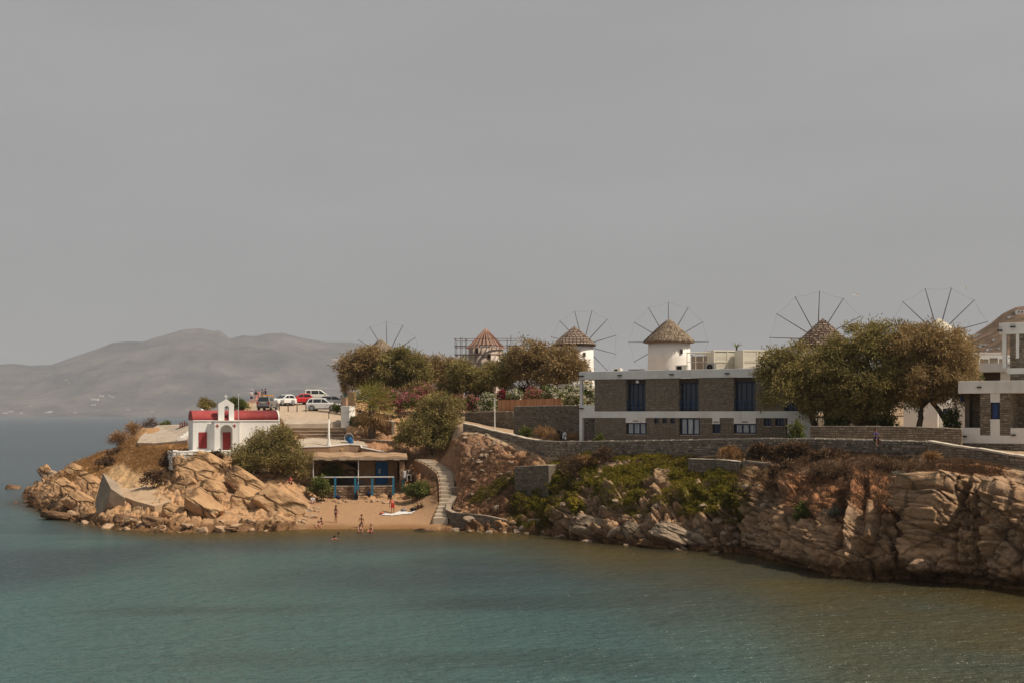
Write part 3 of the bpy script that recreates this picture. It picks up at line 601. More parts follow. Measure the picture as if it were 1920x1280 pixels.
# the long wall along the coast path
run_wall('path_wall', 'long grey rubble wall with a pale cement coping along the cliff path below the hotel', 'wall',
    [(868, 794, 151.5, 8.6), (895, 800, 150.5, 8.3), (925, 808, 149, 7.9), (958, 815, 146.6, 7.5), (985, 822, 143.6, 7.1), (1010, 826, 141.4, 6.9), (1040, 828, 139.4, 6.8), (1090, 827.5, 135.6, 6.9), (1160, 827, 132.4, 7.0), (1260, 825.5, 128.2, 7.1), (1345, 823.5, 124.8, 7.2), (1430, 822.5, 120.6, 7.3), (1530, 823, 115.6, 7.5), (1640, 826, 110.6, 7.6), (1738, 828.5, 105.8, 7.6)],
    .45, STONE, caph=.10, wild=.26, sw=(.18, .6), sh=(.12, .26))
run_wall('path_wall', 'sloping cliff wall with a bright thick cement coping below the stone apartment block', 'wall',
    [(1739, 828.5, 105.6, 7.5), (1786, 837, 103.4, 7.2), (1830, 842.5, 101.8, 7.0), (1880, 851, 99.6, 6.8), (1925, 858.5, 97.8, 6.4), (2060, 882, 91.5, 6.0)], .5, STONE, caph=.14, capo=.08)
# raised garden walls above the path
run_wall('garden_wall', 'tall dark grey stone garden wall behind the parked scooter beside the hotel', 'wall',
    [(963, 761.5, 150.5, 8.3), (1020, 760.8, 147, 8.2), (1088, 760, 143, 8.2)], .6, GREYST, caph=.05, capo=.02)
run_wall('garden_wall', 'lower dark rubble wall under the timber fence by the thin pale pole', 'wall',
    [(872, 772.5, 163, 9.5), (905, 772, 161, 9.4), (962, 771.5, 157.5, 9.0)], .5, GREYST, caph=.05, capo=.02)
run_wall('garden_wall', 'brown stone wall at the foot of the large tamarisk between the two stone buildings', 'wall',
    [(1519, 799.5, 120.5, 8.4), (1600, 799, 118.5, 8.4), (1700, 799.5, 116.5, 8.5), (1803, 804, 114.5, 8.4)], .5, STONE, caph=.05, capo=.02)
# walls lower down
run_wall('sea_wall', 'curved low stone wall with pale top at the foot of the beach steps', 'wall',
    [(848, 930, 141.4, 1.8), (838, 944, 140.2, 1.2), (836, 955, 138.8, .8), (848, 961, 137.2, .55), (875, 963, 136.4, .5), (910, 967, 135.9, .4), (950, 976, 135.2, .4)], .5, GREYST, cap=DARKC, caph=.08, capo=.03)
run_wall('sea_wall', 'square grey stone platform with a pale flat top jutting from the brown slope', 'wall',
    [(965, 876, 138.6, 3.3), (966, 874.5, 137.4, 3.3), (1000, 873, 136.2, 3.4), (1029, 872, 135.2, 3.5)], 3.0, GREYST, caph=.06, capo=.02)
run_wall('stub_wall', 'short old stone wall with straight top among the green ground cover below the hotel', 'wall',
    [(1290, 860, 122.6, 5.4), (1340, 861, 121.2, 5.2), (1388, 865, 119.0, 5.0)], .7, GREYST, caph=.05, capo=.03)
run_wall('stub_wall', 'crumbling low brown stone wall beside the short old straight-topped wall', 'wall',
    [(1392, 862, 118.6, 5.2), (1425, 866, 117, 5.4), (1470, 872, 113.4, 5.8)], .7, STONE, cap=None)

class Face:
    """a facade frame: u to the right along the front, y inwards, z up"""
    def __init__(s, px, D, rot, z): s.o = W(px, HZ, D); s.o.z = z; s.c, s.s = math.cos(R(rot)), math.sin(R(rot)); s.rot = R(rot); s.z = z
    def u(s, px, y=0):
        k = (px-960)/F; X0 = s.o.x-s.s*y; Y0 = s.o.y+s.c*y
        return (k*Y0-X0)/(s.c-k*s.s)
    def zr(s, py, px, y=0): u = s.u(px, y); Y = s.o.y+u*s.s+y*s.c; return H-(py-HZ)*Y/F-s.z

def glazed(root, name, u0, u1, z0, z1, y, n, frame=NAVY, glass=PALEGL, t=.08, label=None, mull=.07, depth=.1):
    """a window as a part of root: frame bars with a pane sub-part between each pair"""
    f = MB(); f.box(u0, u1, y-depth/2, y+depth/2, z0, z0+t); f.box(u0, u1, y-depth/2, y+depth/2, z1-t, z1)
    xs = [u0+(u1-u0)*k/n for k in range(n+1)]
    for k, x in enumerate(xs):
        h = t/2 if 0 < k < n else t
        xa = x if k == 0 else x-h if k == n else x-mull
        xb = x+h if k == 0 else x if k == n else x+mull
        f.box(xa, xb, y-depth/2+.003, y+depth/2-.003, z0+t, z1-t)
    fo = f.build(name, frame, root)
    if label: fo['label'] = label
    for k in range(n):
        a = xs[k]+(t if k == 0 else mull); b = xs[k+1]-(t if k == n-1 else mull)
        MB().box(a, b, y-.008, y+.008, z0+t, z1-t).build('pane', glass, fo)
    return fo

# ----------------------------------------------------------------- hotel
hf = Face(1087, 139.5, -33, 8.15)
hz_ = lambda py: H-(py-HZ)*139.5/F-8.15
hotel = empty('hotel', hf.o, hf.rot, 'long two storey hotel of brown stone with white bands and navy windows above the path', 'hotel')
U = lambda px: hf.u(px)
zf1, zf0 = hz_(696.5), hz_(711.5); zb1, zb0 = hz_(770.5), hz_(782.5); uR = U(1527)
DEP = 11.5
fa = MB(); fa.box(0, uR, -.12, .28, zf0, zf1); fa.box(0, .3, .283, DEP, zf0, zf1); fa.box(uR-.3, uR, .283, DEP, zf0, zf1); fa.build('fascia', WHITE2, hotel, bevel=.02)
ro = MB(); ro.box(.305, uR-.305, .285, DEP, zf1-.45, zf1-.2); ro.build('roof', CONC, hotel)
bd = MB(); bd.box(0, uR, -.10, .3, zb0, zb1); bd.box(0, U(1115.5), -.103, -.02, zb1+.001, hz_(758.5)); bd.box(0, .18, -.02, 2.5, zb1+.001, hz_(758.5)); bd.build('floor_band', WHITE2, hotel, bevel=.015)
po = MB(); po.box(.0, .33, -.08, .3, 0-.3, zb0-.002); po.build('post', WHITE2, hotel); po = MB(); po.box(.04, .3, -.06, .22, hz_(758.5), zf0-.002); po.build('post', WHITE2, hotel)
# upper wall panels, each a deep wall between two recessed balconies
upx = [(1115, 1174), (1210.5, 1273), (1310, 1376), (1416.5, 1470), (1500, 1526)]
core = MB(); st = MB()
for a, b in upx:
    core.box(U(a), U(b), 0, .62 if a > 1115 else DEP, zb1+.002, zf0-.002)
    stone_face(st, (U(a), 0, zb1), (U(b), 0, zb1), zb1, zb1, (0, -1, 0), ta=zf0, tb=zf0, wild=.13, proud=(.012, .03), sw=(.14, .42), sh=(.09, .18))
    for uu, nn, yy in ((U(b), (1, 0, 0), (0, .6)), (U(a), (-1, 0, 0), (.6, 0))):
        stone_face(st, (uu, yy[0], zb1), (uu, yy[1], zb1), zb1, zb1, nn, ta=zf0, tb=zf0, wild=.13, proud=(.015, .03))
core.box(U(1174), uR, .62, DEP, zb1+.002, zf0-.002)
# ground floor wall with openings
wins = [(1174, 1212, 782.5, 814), (1273.5, 1312, 782.5, 814), (1336, 1351, 782.5, 811), (1376, 1418.5, 782.5, 811), (1432, 1446, 781, 797), (1454, 1469, 781, 797), (1226.5, 1235, 783, 792), (1242, 1250.5, 783, 792), (1257, 1265.5, 783, 792)]
edges = sorted(set([1115, 1474]+[e for w_ in wins for e in w_[:2]]))
for a, b in zip(edges[:-1], edges[1:]):
    hole = [w_ for w_ in wins if w_[0] <= a+.1 and w_[1] >= b-.1]
    if not hole: spans = [(-.5, zb0-.002)]
    else:
        w_ = hole[0]; spans = [(-.5, hz_(w_[3]))]
        if hz_(w_[2]) < zb0-.05: spans.append((hz_(w_[2]), zb0-.002))
    for z0, z1 in spans:
        core.box(U(a), U(b), 0, .5, z0, z1)
        stone_face(st, (U(a), 0, z0), (U(b), 0, z0), z0, z0, (0, -1, 0), ta=z1, tb=z1, wild=.13, proud=(.012, .03), sw=(.14, .42), sh=(.09, .18))
core.box(U(1115), uR, .9, DEP, -.5, zb0-.002); core.box(U(1115)+.003, U(1115)+.4, .5, .9, -.5, zb0-.002)
core.box(-2.2, U(1115), 2.6, 3.1, -.5, zb0-.002); stone_face(st, (-2.2, 2.6, -.3), (U(1115), 2.6, -.3), -.3, -.3, (0, -1, 0), ta=zb0, tb=zb0)
stone_face(st, (U(1115), 2.6, -.3), (U(1115), .05, -.3), -.3, -.3, (-1, 0, 0), ta=zb0, tb=zb0)
core.build('wall', MORTAR, hotel); tag(st.build('stonework', STONE, hotel), kind='stuff')
lo = MB(); lo.box(.35, U(1115), .305, 2.6, zb0+.05, zb1-.02); lo.build('balcony_floor', CONC, hotel)
# white render panels over some windows, end wall
for a, b, y0, y1 in ((1174, 1211, 782.6, 791.5), (1336.2, 1349.8, 782.6, 793), (1376.5, 1417.5, 782.6, 792.5)):
    p = MB().box(U(a), U(b), -.085, .12, hz_(y1), zb0-.003).build('lintel_panel', WHITE2, hotel)
    MB().box((U(a)+U(b))/2-.28, (U(a)+U(b))/2+.28, -.11, -.088, hz_(y1)+.12, hz_(y1)+.24).build('vent_grille', DARKC, p)
MB().box(U(1477), uR, -.07, .6, -.4, zb0-.003).build('render_wall', WHITE2, hotel)
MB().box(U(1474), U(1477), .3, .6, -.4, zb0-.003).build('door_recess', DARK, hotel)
for a, b, y0, y1, n in ((1176, 1210.5, 791.6, 812.5, 3), (1276.5, 1311, 783, 812.5, 3), (1338, 1350, 793.2, 809.5, 2), (1378.5, 1417.5, 792.7, 809.5, 3), (1433, 1445.5, 782.6, 796, 2), (1455, 1468, 782.6, 796, 2)):
    glazed(hotel, 'window', U(a), U(b), hz_(y1), min(hz_(y0), zb0-.01), .16, n, t=.1, mull=.075, glass=PALEGL if n == 3 else GLASS)
    MB().box(U(a)-.06, U(b)+.06, -.07, .13, hz_(y1)-.09, hz_(y1)-.004).build('sill', CONC, hotel)
for a, b in ((1226.5, 1235), (1242, 1250.5), (1257, 1265.5)): glazed(hotel, 'window', U(a)+.04, U(b)-.04, hz_(791.8), hz_(783.1), .2, 1, t=.07, glass=GLASS)
# recessed balconies: navy doors, rails
for k, (a, b) in enumerate(((1174, 1210.5), (1273, 1310), (1376, 1416.5), (1470, 1500))):
    u0, u1 = U(a)+.03, U(b)-.03
    d = glazed(hotel, 'balcony_door', u0, u1, zb1+.03, zf0-.45, .50, 4, t=.11, mull=.05, glass=GLASS)
    MB().box(u0, u1, .40, .6, zf0-.44, zf0-.01).build('lintel', WOODD, hotel)
    r = MB()
    for zz_ in (.36, .78, .98): r.box(u0, u1, .10, .15, zb1+zz_, zb1+zz_+.05)
    for t_ in (0, .33, .66, 1): x = u0+(u1-u0-.05)*t_; r.box(x, x+.05, .103, .147, zb1, zb1+1.0)
    r.build('railing', mat('rail_blue', (.012, .05, .14), rough=.6), hotel)
lp = MB(); lp.lathe([(.0, 0), (.16, .02), (.18, .2), (.05, .3), (0, .31)], 12, ((U(1174)+U(1210))/2+.1, .2, zf0-.42)); lp.build('hanging_lamp', WHITE, hotel)
for px in (1090, 1161, 1258, 1362, 1450): MB().box(U(px)-.02 if px > 1090 else .02, U(px)+.36, -.42, -.118, zf0+.32, zf0+.42).build('drain_spout', DARK, hotel)
MB().box(.05, .5, -.4, -.1, zb1+.25, zb1+.35).build('drain_spout', DARK, hotel)
for px in (1218.5, 1340): MB().box(U(px), U(px)+.2, -.06, .05, .25, .62).build('drain_grate', DARK, hotel)
# things on the hotel roof
def hl(px, y, z): u = hf.u(px, y); return hf.o+Vector((hf.c*u-hf.s*y, hf.s*u+hf.c*y, z))
zr_ = zf1-.2
def louvre(px0, px1, y, top, label):
    p0_ = hl(px0, y, zr_); o = empty('louvre_screen', p0_, R(14), label, 'louvre screen'); w_ = (px1-px0)*p0_.y/F*1.03; h = top
    f = MB()
    n = max(2, round(w_/1.6))
    for k in range(n+1): x = (w_-.1)*k/n; f.box(x, x+.1, -.06, .06, 0, h)
    f.box(.1, w_-.1, -.055, .055, h-.08, h); f.box(.1, w_-.1, -.055, .055, h*.5-.05, h*.5+.05); f.box(.1, w_-.1, -.055, .055, .0, .06)
    f.box(0, w_, 2.0, 2.1, 0, h); f.box(-.0, .08, .06, 2.0, 0, h); f.box(w_-.08, w_, .06, 2.0, 0, h); f.box(0, w_, .065, 2.0, h+.002, h+.05)
    f.build('frame', CREAM, o)
    s = MB(); z = .1
    while z < h-.1:
        q = Matrix.Translation((0, 0, z)) @ Matrix.Rotation(R(66), 4, 'X'); s.box(.02, w_-.02, -.056, .056, -.010, .010, .5, q); z += .115
    tag(s.build('slats', CREAM, o), kind='stuff'); return o
louvre(1338, 1392, 6.0, 2.25, 'cream louvred plant screen on the hotel roof beside the open metal pergola')
louvre(1393, 1448, 6.0, 2.2, 'cream louvred plant screen on the hotel roof half behind the tree')
pg = empty('roof_pergola', hl(1288, 6.2, zr_), hf.rot, 'open cream metal pergola on the hotel roof between the thatched mill and the louvred screen', 'pergola')
w_ = hf.u(1337, 6.2)-hf.u(1288, 6.2); f = MB()
for x in (0, .33, .62, 1):
    for y in (0, 2): MB().box(w_*x-.03, w_*x+.03, y, y+.06, 0, 2.05).build('post', CREAM, pg)
f = MB()
for y in (0, 2): f.box(-.05, w_+.05, y-.004, y+.064, 2.052, 2.13)
for k in range(9): f.box(w_*k/8-.02, w_*k/8+.02, -.1, 2.2, 2.132, 2.18)
f.build('roof_bars', CREAM, pg); MB().box(0, w_, 1.0, 1.06, 0, 1.8).build('back_screen', mat('tan_screen', (.36, .29, .22)), pg)
MB().box(0, w_, -.02, .02, 1.15, 1.2).build('rail', CREAM, pg)
ac = empty('rooftop_unit', hl(1322, 5.0, zr_), hf.rot, 'dark grey box unit standing on the hotel roof in front of the pergola', 'air conditioner'); MB().box(0, 1.0, 0, .5, .1, 1.0).build('casing', GREYM, ac, bevel=.03); MB().lathe([(.32, 0), (.32, .02), (.05, .03)], 16, (.5, 0, 0)).build('fan', DARK, ac).matrix_local = Matrix.Translation((0, -.003, .55)) @ Matrix.Rotation(R(90), 4, 'X') @ Matrix.Translation((0, 0, 0))
for i, (px, lab) in enumerate(((1150, 'small pale box unit on the hotel roof nearest its free corner'), (1178, 'low grey duct on the hotel roof left of the thatched mill'), (1266, 'white air conditioner on the hotel roof in front of the thatched mill'))):
    a_ = empty('rooftop_unit', hl(px, 7, zr_), hf.rot, lab, 'air conditioner'); l_ = (.8, 1.9, 1.2)[i]; hh = (.75, .62, .95)[i]
    MB().box(0, l_, 0, .6, .12, hh).build('casing', POLEW if i != 1 else GREYM, a_, bevel=.03); MB().box(.1, l_-.1, .05, .55, 0, .12).build('feet', DARKC, a_); MB().box(l_*.15, l_*.6, -.012, .0, .22, hh-.12).build('grille', DARK, a_)

# ----------------------------------------------------------------- stone apartment block at the edge
rf = Face(1801, 116.5, -33, 7.6)
rz = lambda py: H-(py-HZ)*116.5/F-7.6
V = lambda px: rf.u(px)
ap = empty('apartment_block', rf.o, rf.rot, 'stone and white apartment block with deep shaded terraces above the sloping coping', 'apartment block')
uE = V(1990)
MB().box(V(1797), uE, -.12, 8, rz(737), rz(714)).build('roof_slab', WHITE2, ap, bevel=.02)
cc = MB(); ss = MB()
cc.box(0, uE, 2.4, 8, -1.2, rz(737)-.002); cc.box(-.02, .35, 1.4, 2.4, rz(801), rz(737)-.002)
stone_face(ss, (.0, 2.4, rz(801)), (uE, 2.4, rz(801)), rz(801), rz(801), (0, -1, 0), ta=rz(737), tb=rz(737))
for a, b in ((1838, 1857), (1875, 1895)):
    cc.box(V(a), V(b), 0, 2.4, rz(815), rz(737)-.002); stone_face(ss, (V(a), 0, rz(815)), (V(b), 0, rz(815)), rz(815), rz(815), (0, -1, 0), ta=rz(737), tb=rz(737))
    stone_face(ss, (V(a), 2.4, rz(815)), (V(a), 0, rz(815)), rz(815), rz(815), (-1, 0, 0), ta=rz(737), tb=rz(737)); stone_face(ss, (V(b), 0, rz(815)), (V(b), 2.4, rz(815)), rz(815), rz(815), (1, 0, 0), ta=rz(737), tb=rz(737))
cc.box(-.05, uE, .05, 2.4, -1.4, rz(830)); stone_face(ss, (-.05, .05, -1.3), (uE, .05, -1.3), -1.3, -1.3, (0, -1, 0), ta=rz(830), tb=rz(830))
cc.build('wall', MORTAR, ap); tag(ss.build('stonework', STONE, ap), kind='stuff')
bp_ = MB(); bp_.box(0, uE, -.08, .1, rz(830)+.002, rz(815)-.002); bp_.box(0, V(1838), -.077, .1, rz(815)-.001, rz(801)); bp_.box(V(1895), uE, -.077, .1, rz(815)-.001, rz(801)); bp_.box(0, .2, .1, 2.4, rz(830)+.002, rz(801)); bp_.build('parapet', WHITE2, ap, bevel=.015)
MB().box(V(1857)+.003, V(1875)-.003, -.05, .3, rz(815)+.002, rz(785)).build('render_strip', WHITE2, ap); MB().box(V(1857)+.003, V(1875)-.003, -.05, .3, rz(754), rz(737)-.003).build('render_strip', WHITE2, ap)
glazed(ap, 'window', V(1859.5), V(1873), rz(784.5), rz(754.5), .12, 1, t=.08, glass=mat('blue_shutter', (.028, .055, .16)))
MB().box(.2, uE, .3, 2.4, rz(815), rz(813)).build('terrace_floor', CONC, ap)
for px, py in ((1806, 818), (1833, 727), (1897, 815)): MB().box(V(px), V(px)+.34, -.3, -.078, rz(py), rz(py)+.1).build('drain_spout', DARK, ap)
lm = MB(); lm.box(V(1800)-.1, V(1800)+.08, .4, .9, rz(752), rz(741)); lm.build('wall_lamp', NAVY, ap)
# upper storey, set back
rf2 = Face(1877, 124, -33, 7.6+0)
q = lambda py: H-(py-HZ)*124/F-7.6
V2 = lambda px: rf2.u(px)
a2 = empty('apartment_block', rf2.o, rf2.rot, 'upper stone storey with white cornice rising highest at the edge of the picture', 'apartment block')
MB().box(-.15, 16, -.15, 9, q(627), q(606)).build('roof_slab', WHITE2, a2, bevel=.02)
cc = MB(); ss = MB(); cc.box(V2(1894), 16, 0, 9, q(690), q(627)-.002); cc.box(V2(1894), 16, .003, 9, q(713), q(701)-.002); cc.box(V2(1894)+.02, 16, .3, 9, 0, q(713)-.002)
stone_face(ss, (V2(1894), 0, q(690)), (V2(1905), 0, q(690)), q(690), q(690), (0, -1, 0), ta=q(627), tb=q(627)); stone_face(ss, (V2(1911), 0, q(690)), (16, 0, q(690)), q(690), q(690), (0, -1, 0), ta=q(627), tb=q(627))
stone_face(ss, (V2(1894), 0, q(713)), (16, 0, q(713)), q(713), q(713), (0, -1, 0), ta=q(701), tb=q(701)); stone_face(ss, (V2(1894), 5, q(690)), (V2(1894), 0, q(690)), q(690), q(690), (-1, 0, 0), ta=q(627), tb=q(627))
cc.build('wall', MORTAR, a2); tag(ss.build('stonework', STONE, a2), kind='stuff')
MB().box(V2(1905), V2(1911), -.05, .03, q(672), q(627)-.003).build('render_strip', WHITE2, a2)
MB().box(V2(1888), 16, -.08, .3, q(701), q(690)-.001).build('floor_band', WHITE2, a2)
MB().box(.1, .45, .0, .35, q(690), q(627)-.002).build('post', WHITE2, a2); MB().box(V2(1889), V2(1893), 2.5, 2.8, q(690), q(627)-.002).build('post', WHITE2, a2)
for px, py in ((1872, 621), (1896, 615)): MB().box(V2(px), V2(px)+.42, -.45, -.147, q(py), q(py)+.1).build('drain_spout', DARK, a2)
rt = MB()
for zq in (0.25, .55, .9): rt.box(.45, V2(1893), .6, .64, q(690)+zq, q(690)+zq+.04)
rt.build('railing', IRON, a2)
rf3 = Face(1828, 138, -20, 8)
q3 = lambda py: H-(py-HZ)*138/F-8
wt = empty('white_annex', rf3.o, rf3.rot, 'low white annex with a shaded opening between the big tamarisk and the upper stone storey', 'house')
e3 = rf3.u(1889)
MB().box(-2, e3+3, 0, 7, q3(697), q3(681)).build('roof_slab', WHITE, wt); MB().box(-2, e3+2.4, 2.5, 2.8, q3(681)+.002, q3(664)).build('parapet', WHITE, wt)
mm_ = MB(); mm_.box(-2, rf3.u(1842), .3, .6, -1, q3(697)-.002); mm_.box(rf3.u(1876), e3+3, .3, .6, -1, q3(697)-.002); mm_.box(-2, e3+3, 3, 7, -1, q3(697)-.002); mm_.build('wall', WHITE, wt)
MB().box(rf3.u(1843), rf3.u(1875), 1.2, 1.3, -1, q3(697)-.002).build('opening_shade_panel', WOODD, wt)  # dark panel in place of the shade inside the opening
bn = MB()
for k in range(5): bn.box(e3-4.4+k*.9, e3-3.6+k*.9, .6, 1.4, q3(681)+.002, q3(681)+.45+.1*(k % 2))
bn.build('bench_cushions', DARKC, wt)

# ----------------------------------------------------------------- chapel
chf = Face(361.5, 155.5, 18, zz(847, 155.5))
ch = empty('chapel', chf.o, chf.rot, 'small white chapel with red vaulted roof, bell gable and red door on the headland', 'chapel')
cu = lambda px, y=0: chf.u(px, y)
Lc = cu(524.5); Dc = 5.6; hE = zz(787, 155.5)-chf.z
b = MB(); b.box(0, Lc, 0, Dc, -.6, hE)
def vault(r0, r1, yo, zt, n=14): return [(yo+(Dc-2*yo)*(.5-.5*math.cos(math.pi*k/n)), zt*math.sin(math.pi*k/n)**.8) for k in range(n+1)]
rise = 1.14
def arc_y(mb, x0, x1, ins, zt, zb, tone=.5):
    a = [(y, hE+z) for y, z in vault(0, 0, ins, zt)]; poly = a
    n = len(poly); vs = [(x0, y, z) for y, z in poly]+[(x1, y, z) for y, z in poly]
    mb.add(vs, [tuple(range(n)), tuple(reversed(range(n, 2*n)))]+[(i, i+1, i+1+n, i+n) for i in range(n-1)]+[(0, n, 2*n-1, n-1)], tone)
arc_y(b, .02, .12, .16, rise-.08, 0); arc_y(b, Lc-.13, Lc, .02, rise+.04, 0)
b.build('wall', WHITE, ch, bevel=.03)
r_ = MB(); arc_y(r_, -.03, Lc-.135, .06, rise-.02, 0); ro = r_.build('roof', REDROOF, ch); ro.data.polygons.foreach_set('use_smooth', [len(p.vertices) == 4 for p in ro.data.polygons])
MB().box(.02, Lc-.02, -.07, .0, hE-.10, hE-.02).build('eave_moulding', WHITE, ch)
def arch_piece(mb, x0, x1, z0, z1, ax0, ax1, zs, y0, y1, gable=None, n=10):
    """a wall with an arched opening; gable = apex height above z1"""
    mb.box(x0, ax0, y0, y1, z0, z1); mb.box(ax1, x1, y0, y1, z0, z1)
    r = (ax1-ax0)/2; cx = (ax0+ax1)/2
    for k in range(n):
        t0, t1 = math.pi-math.pi*k/n, math.pi-math.pi*(k+1)/n
        a, b_ = (cx+r*math.cos(t0), zs+r*math.sin(t0)), (cx+r*math.cos(t1), zs+r*math.sin(t1))
        mb.prism([a, b_, (b_[0], z1), (a[0], z1)], y0, y1)
    if gable: mb.prism([(x0, z1), (x1, z1), (cx+.10, z1+gable), (cx-.10, z1+gable)], y0, y1)
pd_ = 1.15; yF = -pd_
pu0, pu1 = cu(402, yF), cu(450, yF); hP = hE-.12
au0, au1 = cu(413, yF), cu(436, yF); pz = lambda py: zz(py, 156)-chf.z
p_ = MB(); arch_piece(p_, pu0, pu1, -.6, hP, au0, au1, pz(807)-.0, yF, yF+.35); p_.box(pu0, au0, yF+.35, -.002, -.6, hP-.02); p_.box(au1, pu1, yF+.35, -.002, -.6, hP-.02); p_.box(au0, au1, yF+.35, -.002, pz(796.5), hP-.02); p_.box(au0, au1, yF, -.002, -.6, .03)
p_.slab([(pu0-.62, -.001), (pu0-.001, yF+.05), (pu0-.001, -.001)], -.6, hP-.25); p_.build('porch', WHITE, ch, bevel=.02)
MB().box(pu0-.06, pu1+.06, yF-.07, -.003, hP+.001, hP+.09).build('porch_cornice', WHITE, ch)
dx0, dx1 = cu(418, -.3), cu(433, -.3)
dr = MB(); n_ = 4
for k in range(2): xa = dx0+(dx1-dx0)*k/2; dr.box(xa+.01, xa+(dx1-dx0)/2-.01, -.10, -.03, .04, pz(809.5)); 
door = dr.build('door', RED, ch, bevel=.012); MB().lathe([(.0, -.03), (.035, -.02), (.035, .02), (0, .03)], 10, ((dx0+dx1)/2+.08, -.13, 1.0)).build('handle', GREYM, door)
wx0, wx1 = cu(372.5), cu(388)
wnd = MB().box(wx0, wx1, -.045, .02, pz(840), pz(809.5)).build('window_shutter', RED, ch, bevel=.012); MB().box((wx0+wx1)/2-.012, (wx0+wx1)/2+.012, -.052, -.0455, pz(840)+.03, pz(809.5)-.03).build('shutter_seam', DARK, wnd)
for px in (407.3, 439.5):
    s = MB(); x = cu(px, yF)
    s.box(x-.19, x+.19, yF-.022, yF-.001, pz(797.5)-.055, pz(797.5)+.055); s.box(x-.055, x+.055, yF-.0215, yF-.0008, pz(797.5)-.2, pz(797.5)+.2); s.build('painted_cross', RED, ch)
gu0, gu1 = cu(409, -.1), cu(438.5, -.1); gm = (gu0+gu1)/2
g_ = MB(); zt_ = pz(757); arch_piece(g_, gu0, gu1, hE-.03, zt_, cu(420.3, -.1), cu(429, -.1), pz(764.5), -.30, .28, gable=pz(748.5)-zt_)
bg_ = g_.build('bell_gable', WHITE, ch, bevel=.02)
cr_ = MB(); zc = pz(748.5); cr_.box(gm-.035, gm+.035, -.04, .03, zc, zc+.62); cr_.box(gm-.2, gm+.2, -.038, .028, zc+.36, zc+.43); cr_.build('cross', WHITE, bg_)
bl = MB(); bl.lathe([(.02, .34), (.10, .32), (.14, .18), (.17, .06), (.23, 0), (.2, -.01)], 16, (gm+.02, 0, pz(777))); bl.tube([(gm+.02, 0, pz(777)+.34), (gm+.02, 0, pz(761.5))], .02, 6); bl.build('bell', RED, bg_)
MB().box(cu(420.5, -.1), cu(428.8, -.1), -.1, .1, hE-.02, pz(783)).build('bell_sill', RED, bg_)
fin = MB(); fin.lathe([(.0, 0), (.2, .0), (.17, .1), (.05, .16), (0, .17)], 12, (cu(383), Dc/2, hE+rise-.04)); fin.build('roof_finial', WHITE, ch)
# white-washed rough terrace wall round the chapel
tw = empty('chapel_terrace', W(324, 847, 152.5), R(24), 'rough flaking whitewashed stone terrace wall under the chapel front', 'wall')
t0 = tw.location; tc_ = MB(); ts = MB()
Lt = 7.9; tc_.box(0, Lt, 0, 3.2, -2.0, -.05); stone_face(ts, (0, 0, -2), (Lt, 0, -2), -1.9, -1.9, (0, -1, 0), sw=(.3, .8), sh=(.18, .34), proud=(.02, .14), ta=.12, tb=.05, wild=.3)
stone_face(ts, (0, 3, -2), (0, 0, -2), -1.8, -1.8, (-1, 0, 0), sw=(.3, .8), sh=(.18, .34), proud=(.02, .14), ta=.12, tb=.12, wild=.3)
tc_.build('wall_core', FLAKY, tw); tag(ts.build('stonework', FLAKY, tw), kind='stuff')
tcap = MB()
x = 0
while x < Lt-.2: l_ = rng.uniform(.5, .9); tcap.box(x, min(x+l_-.02, Lt), -.1+rng.uniform(-.05, .05), .4, .0, .16+rng.uniform(-.05, .07)); x += l_
tcap.build('coping', WHITE, tw, bevel=.04)
# flagpole
fp = empty('flagpole', W(447, 848, 152.8), 0, 'thin white flagpole rising in front of the chapel wall', 'flagpole')
MB().tube([(0, 0, -1), (0, 0, (848-740)*152.8/F)], [.045, .03], 8).build('pole', POLEW, fp); MB().lathe([(0, -.08), (.08, 0), (0, .08)], 10, (0, 0, (848-739)*152.8/F)).build('ball', POLEW, fp)

# ----------------------------------------------------------------- concrete pads on the headland
def pad(name, label, pts, th, m, cat='terrace'):
    w3 = [W(*p) for p in pts]; c = sum(w3, Vector())/len(w3); mb = MB(); n = len(w3)
    mb.add([p-c for p in w3]+[p-c-Vector((0, 0, th)) for p in w3], [tuple(range(n)), tuple(reversed(range(n, 2*n)))]+[(i, i+n, (i+1) % n+n, (i+1) % n) for i in range(n)])
    o = mb.build(name, m, None, c); return tag(o, label, cat)
pad('concrete_terrace', 'pale sloping concrete terrace with rounded edge on the headland beside the chapel', [(257, 829, 169.5), (263, 818, 174), (276, 807, 178.5), (296, 796.5, 183), (337, 795, 181), (358, 798, 174), (357, 812, 169), (352, 824, 166), (330, 827, 166.5), (290, 830, 167.5)], .5, CONC)
pad('concrete_ramp', 'dusty concrete slab running down to the rocks at the tip of the headland', [(193, 886, 163.5), (206, 914, 153.5), (222, 926, 149), (252, 938, 144.5), (290, 948, 141), (322, 938, 143), (300, 922, 147.5), (272, 905, 153), (252, 890, 160), (222, 884, 164.5)], 1.4, mat('dusty_slab', [(.3, (.33, .23, .145)), (.6, (.43, .31, .20)), (.8, (.50, .38, .27))], scale=.7, rough=.95, bump=.4))
wd = [W(193, 886, 144.5), W(208, 915, 143.2), W(203, 940, 143.6), W(184, 975, 145.2), W(178, 942, 145.7)]
q_ = sum(wd, Vector())/5; mb = MB(); dv_ = Vector((1.2, 1.1, -1.1)); mb.add([p-q_ for p in wd]+[p-q_+dv_ for p in wd], [tuple(range(5)), tuple(reversed(range(5, 10)))]+[(i, i+5, (i+1) % 5+5, (i+1) % 5) for i in range(5)])
tag(mb.build('retaining_wall', DARKC, None, q_), 'triangular grey concrete wall end standing on the rocks below the dusty slab', 'wall')
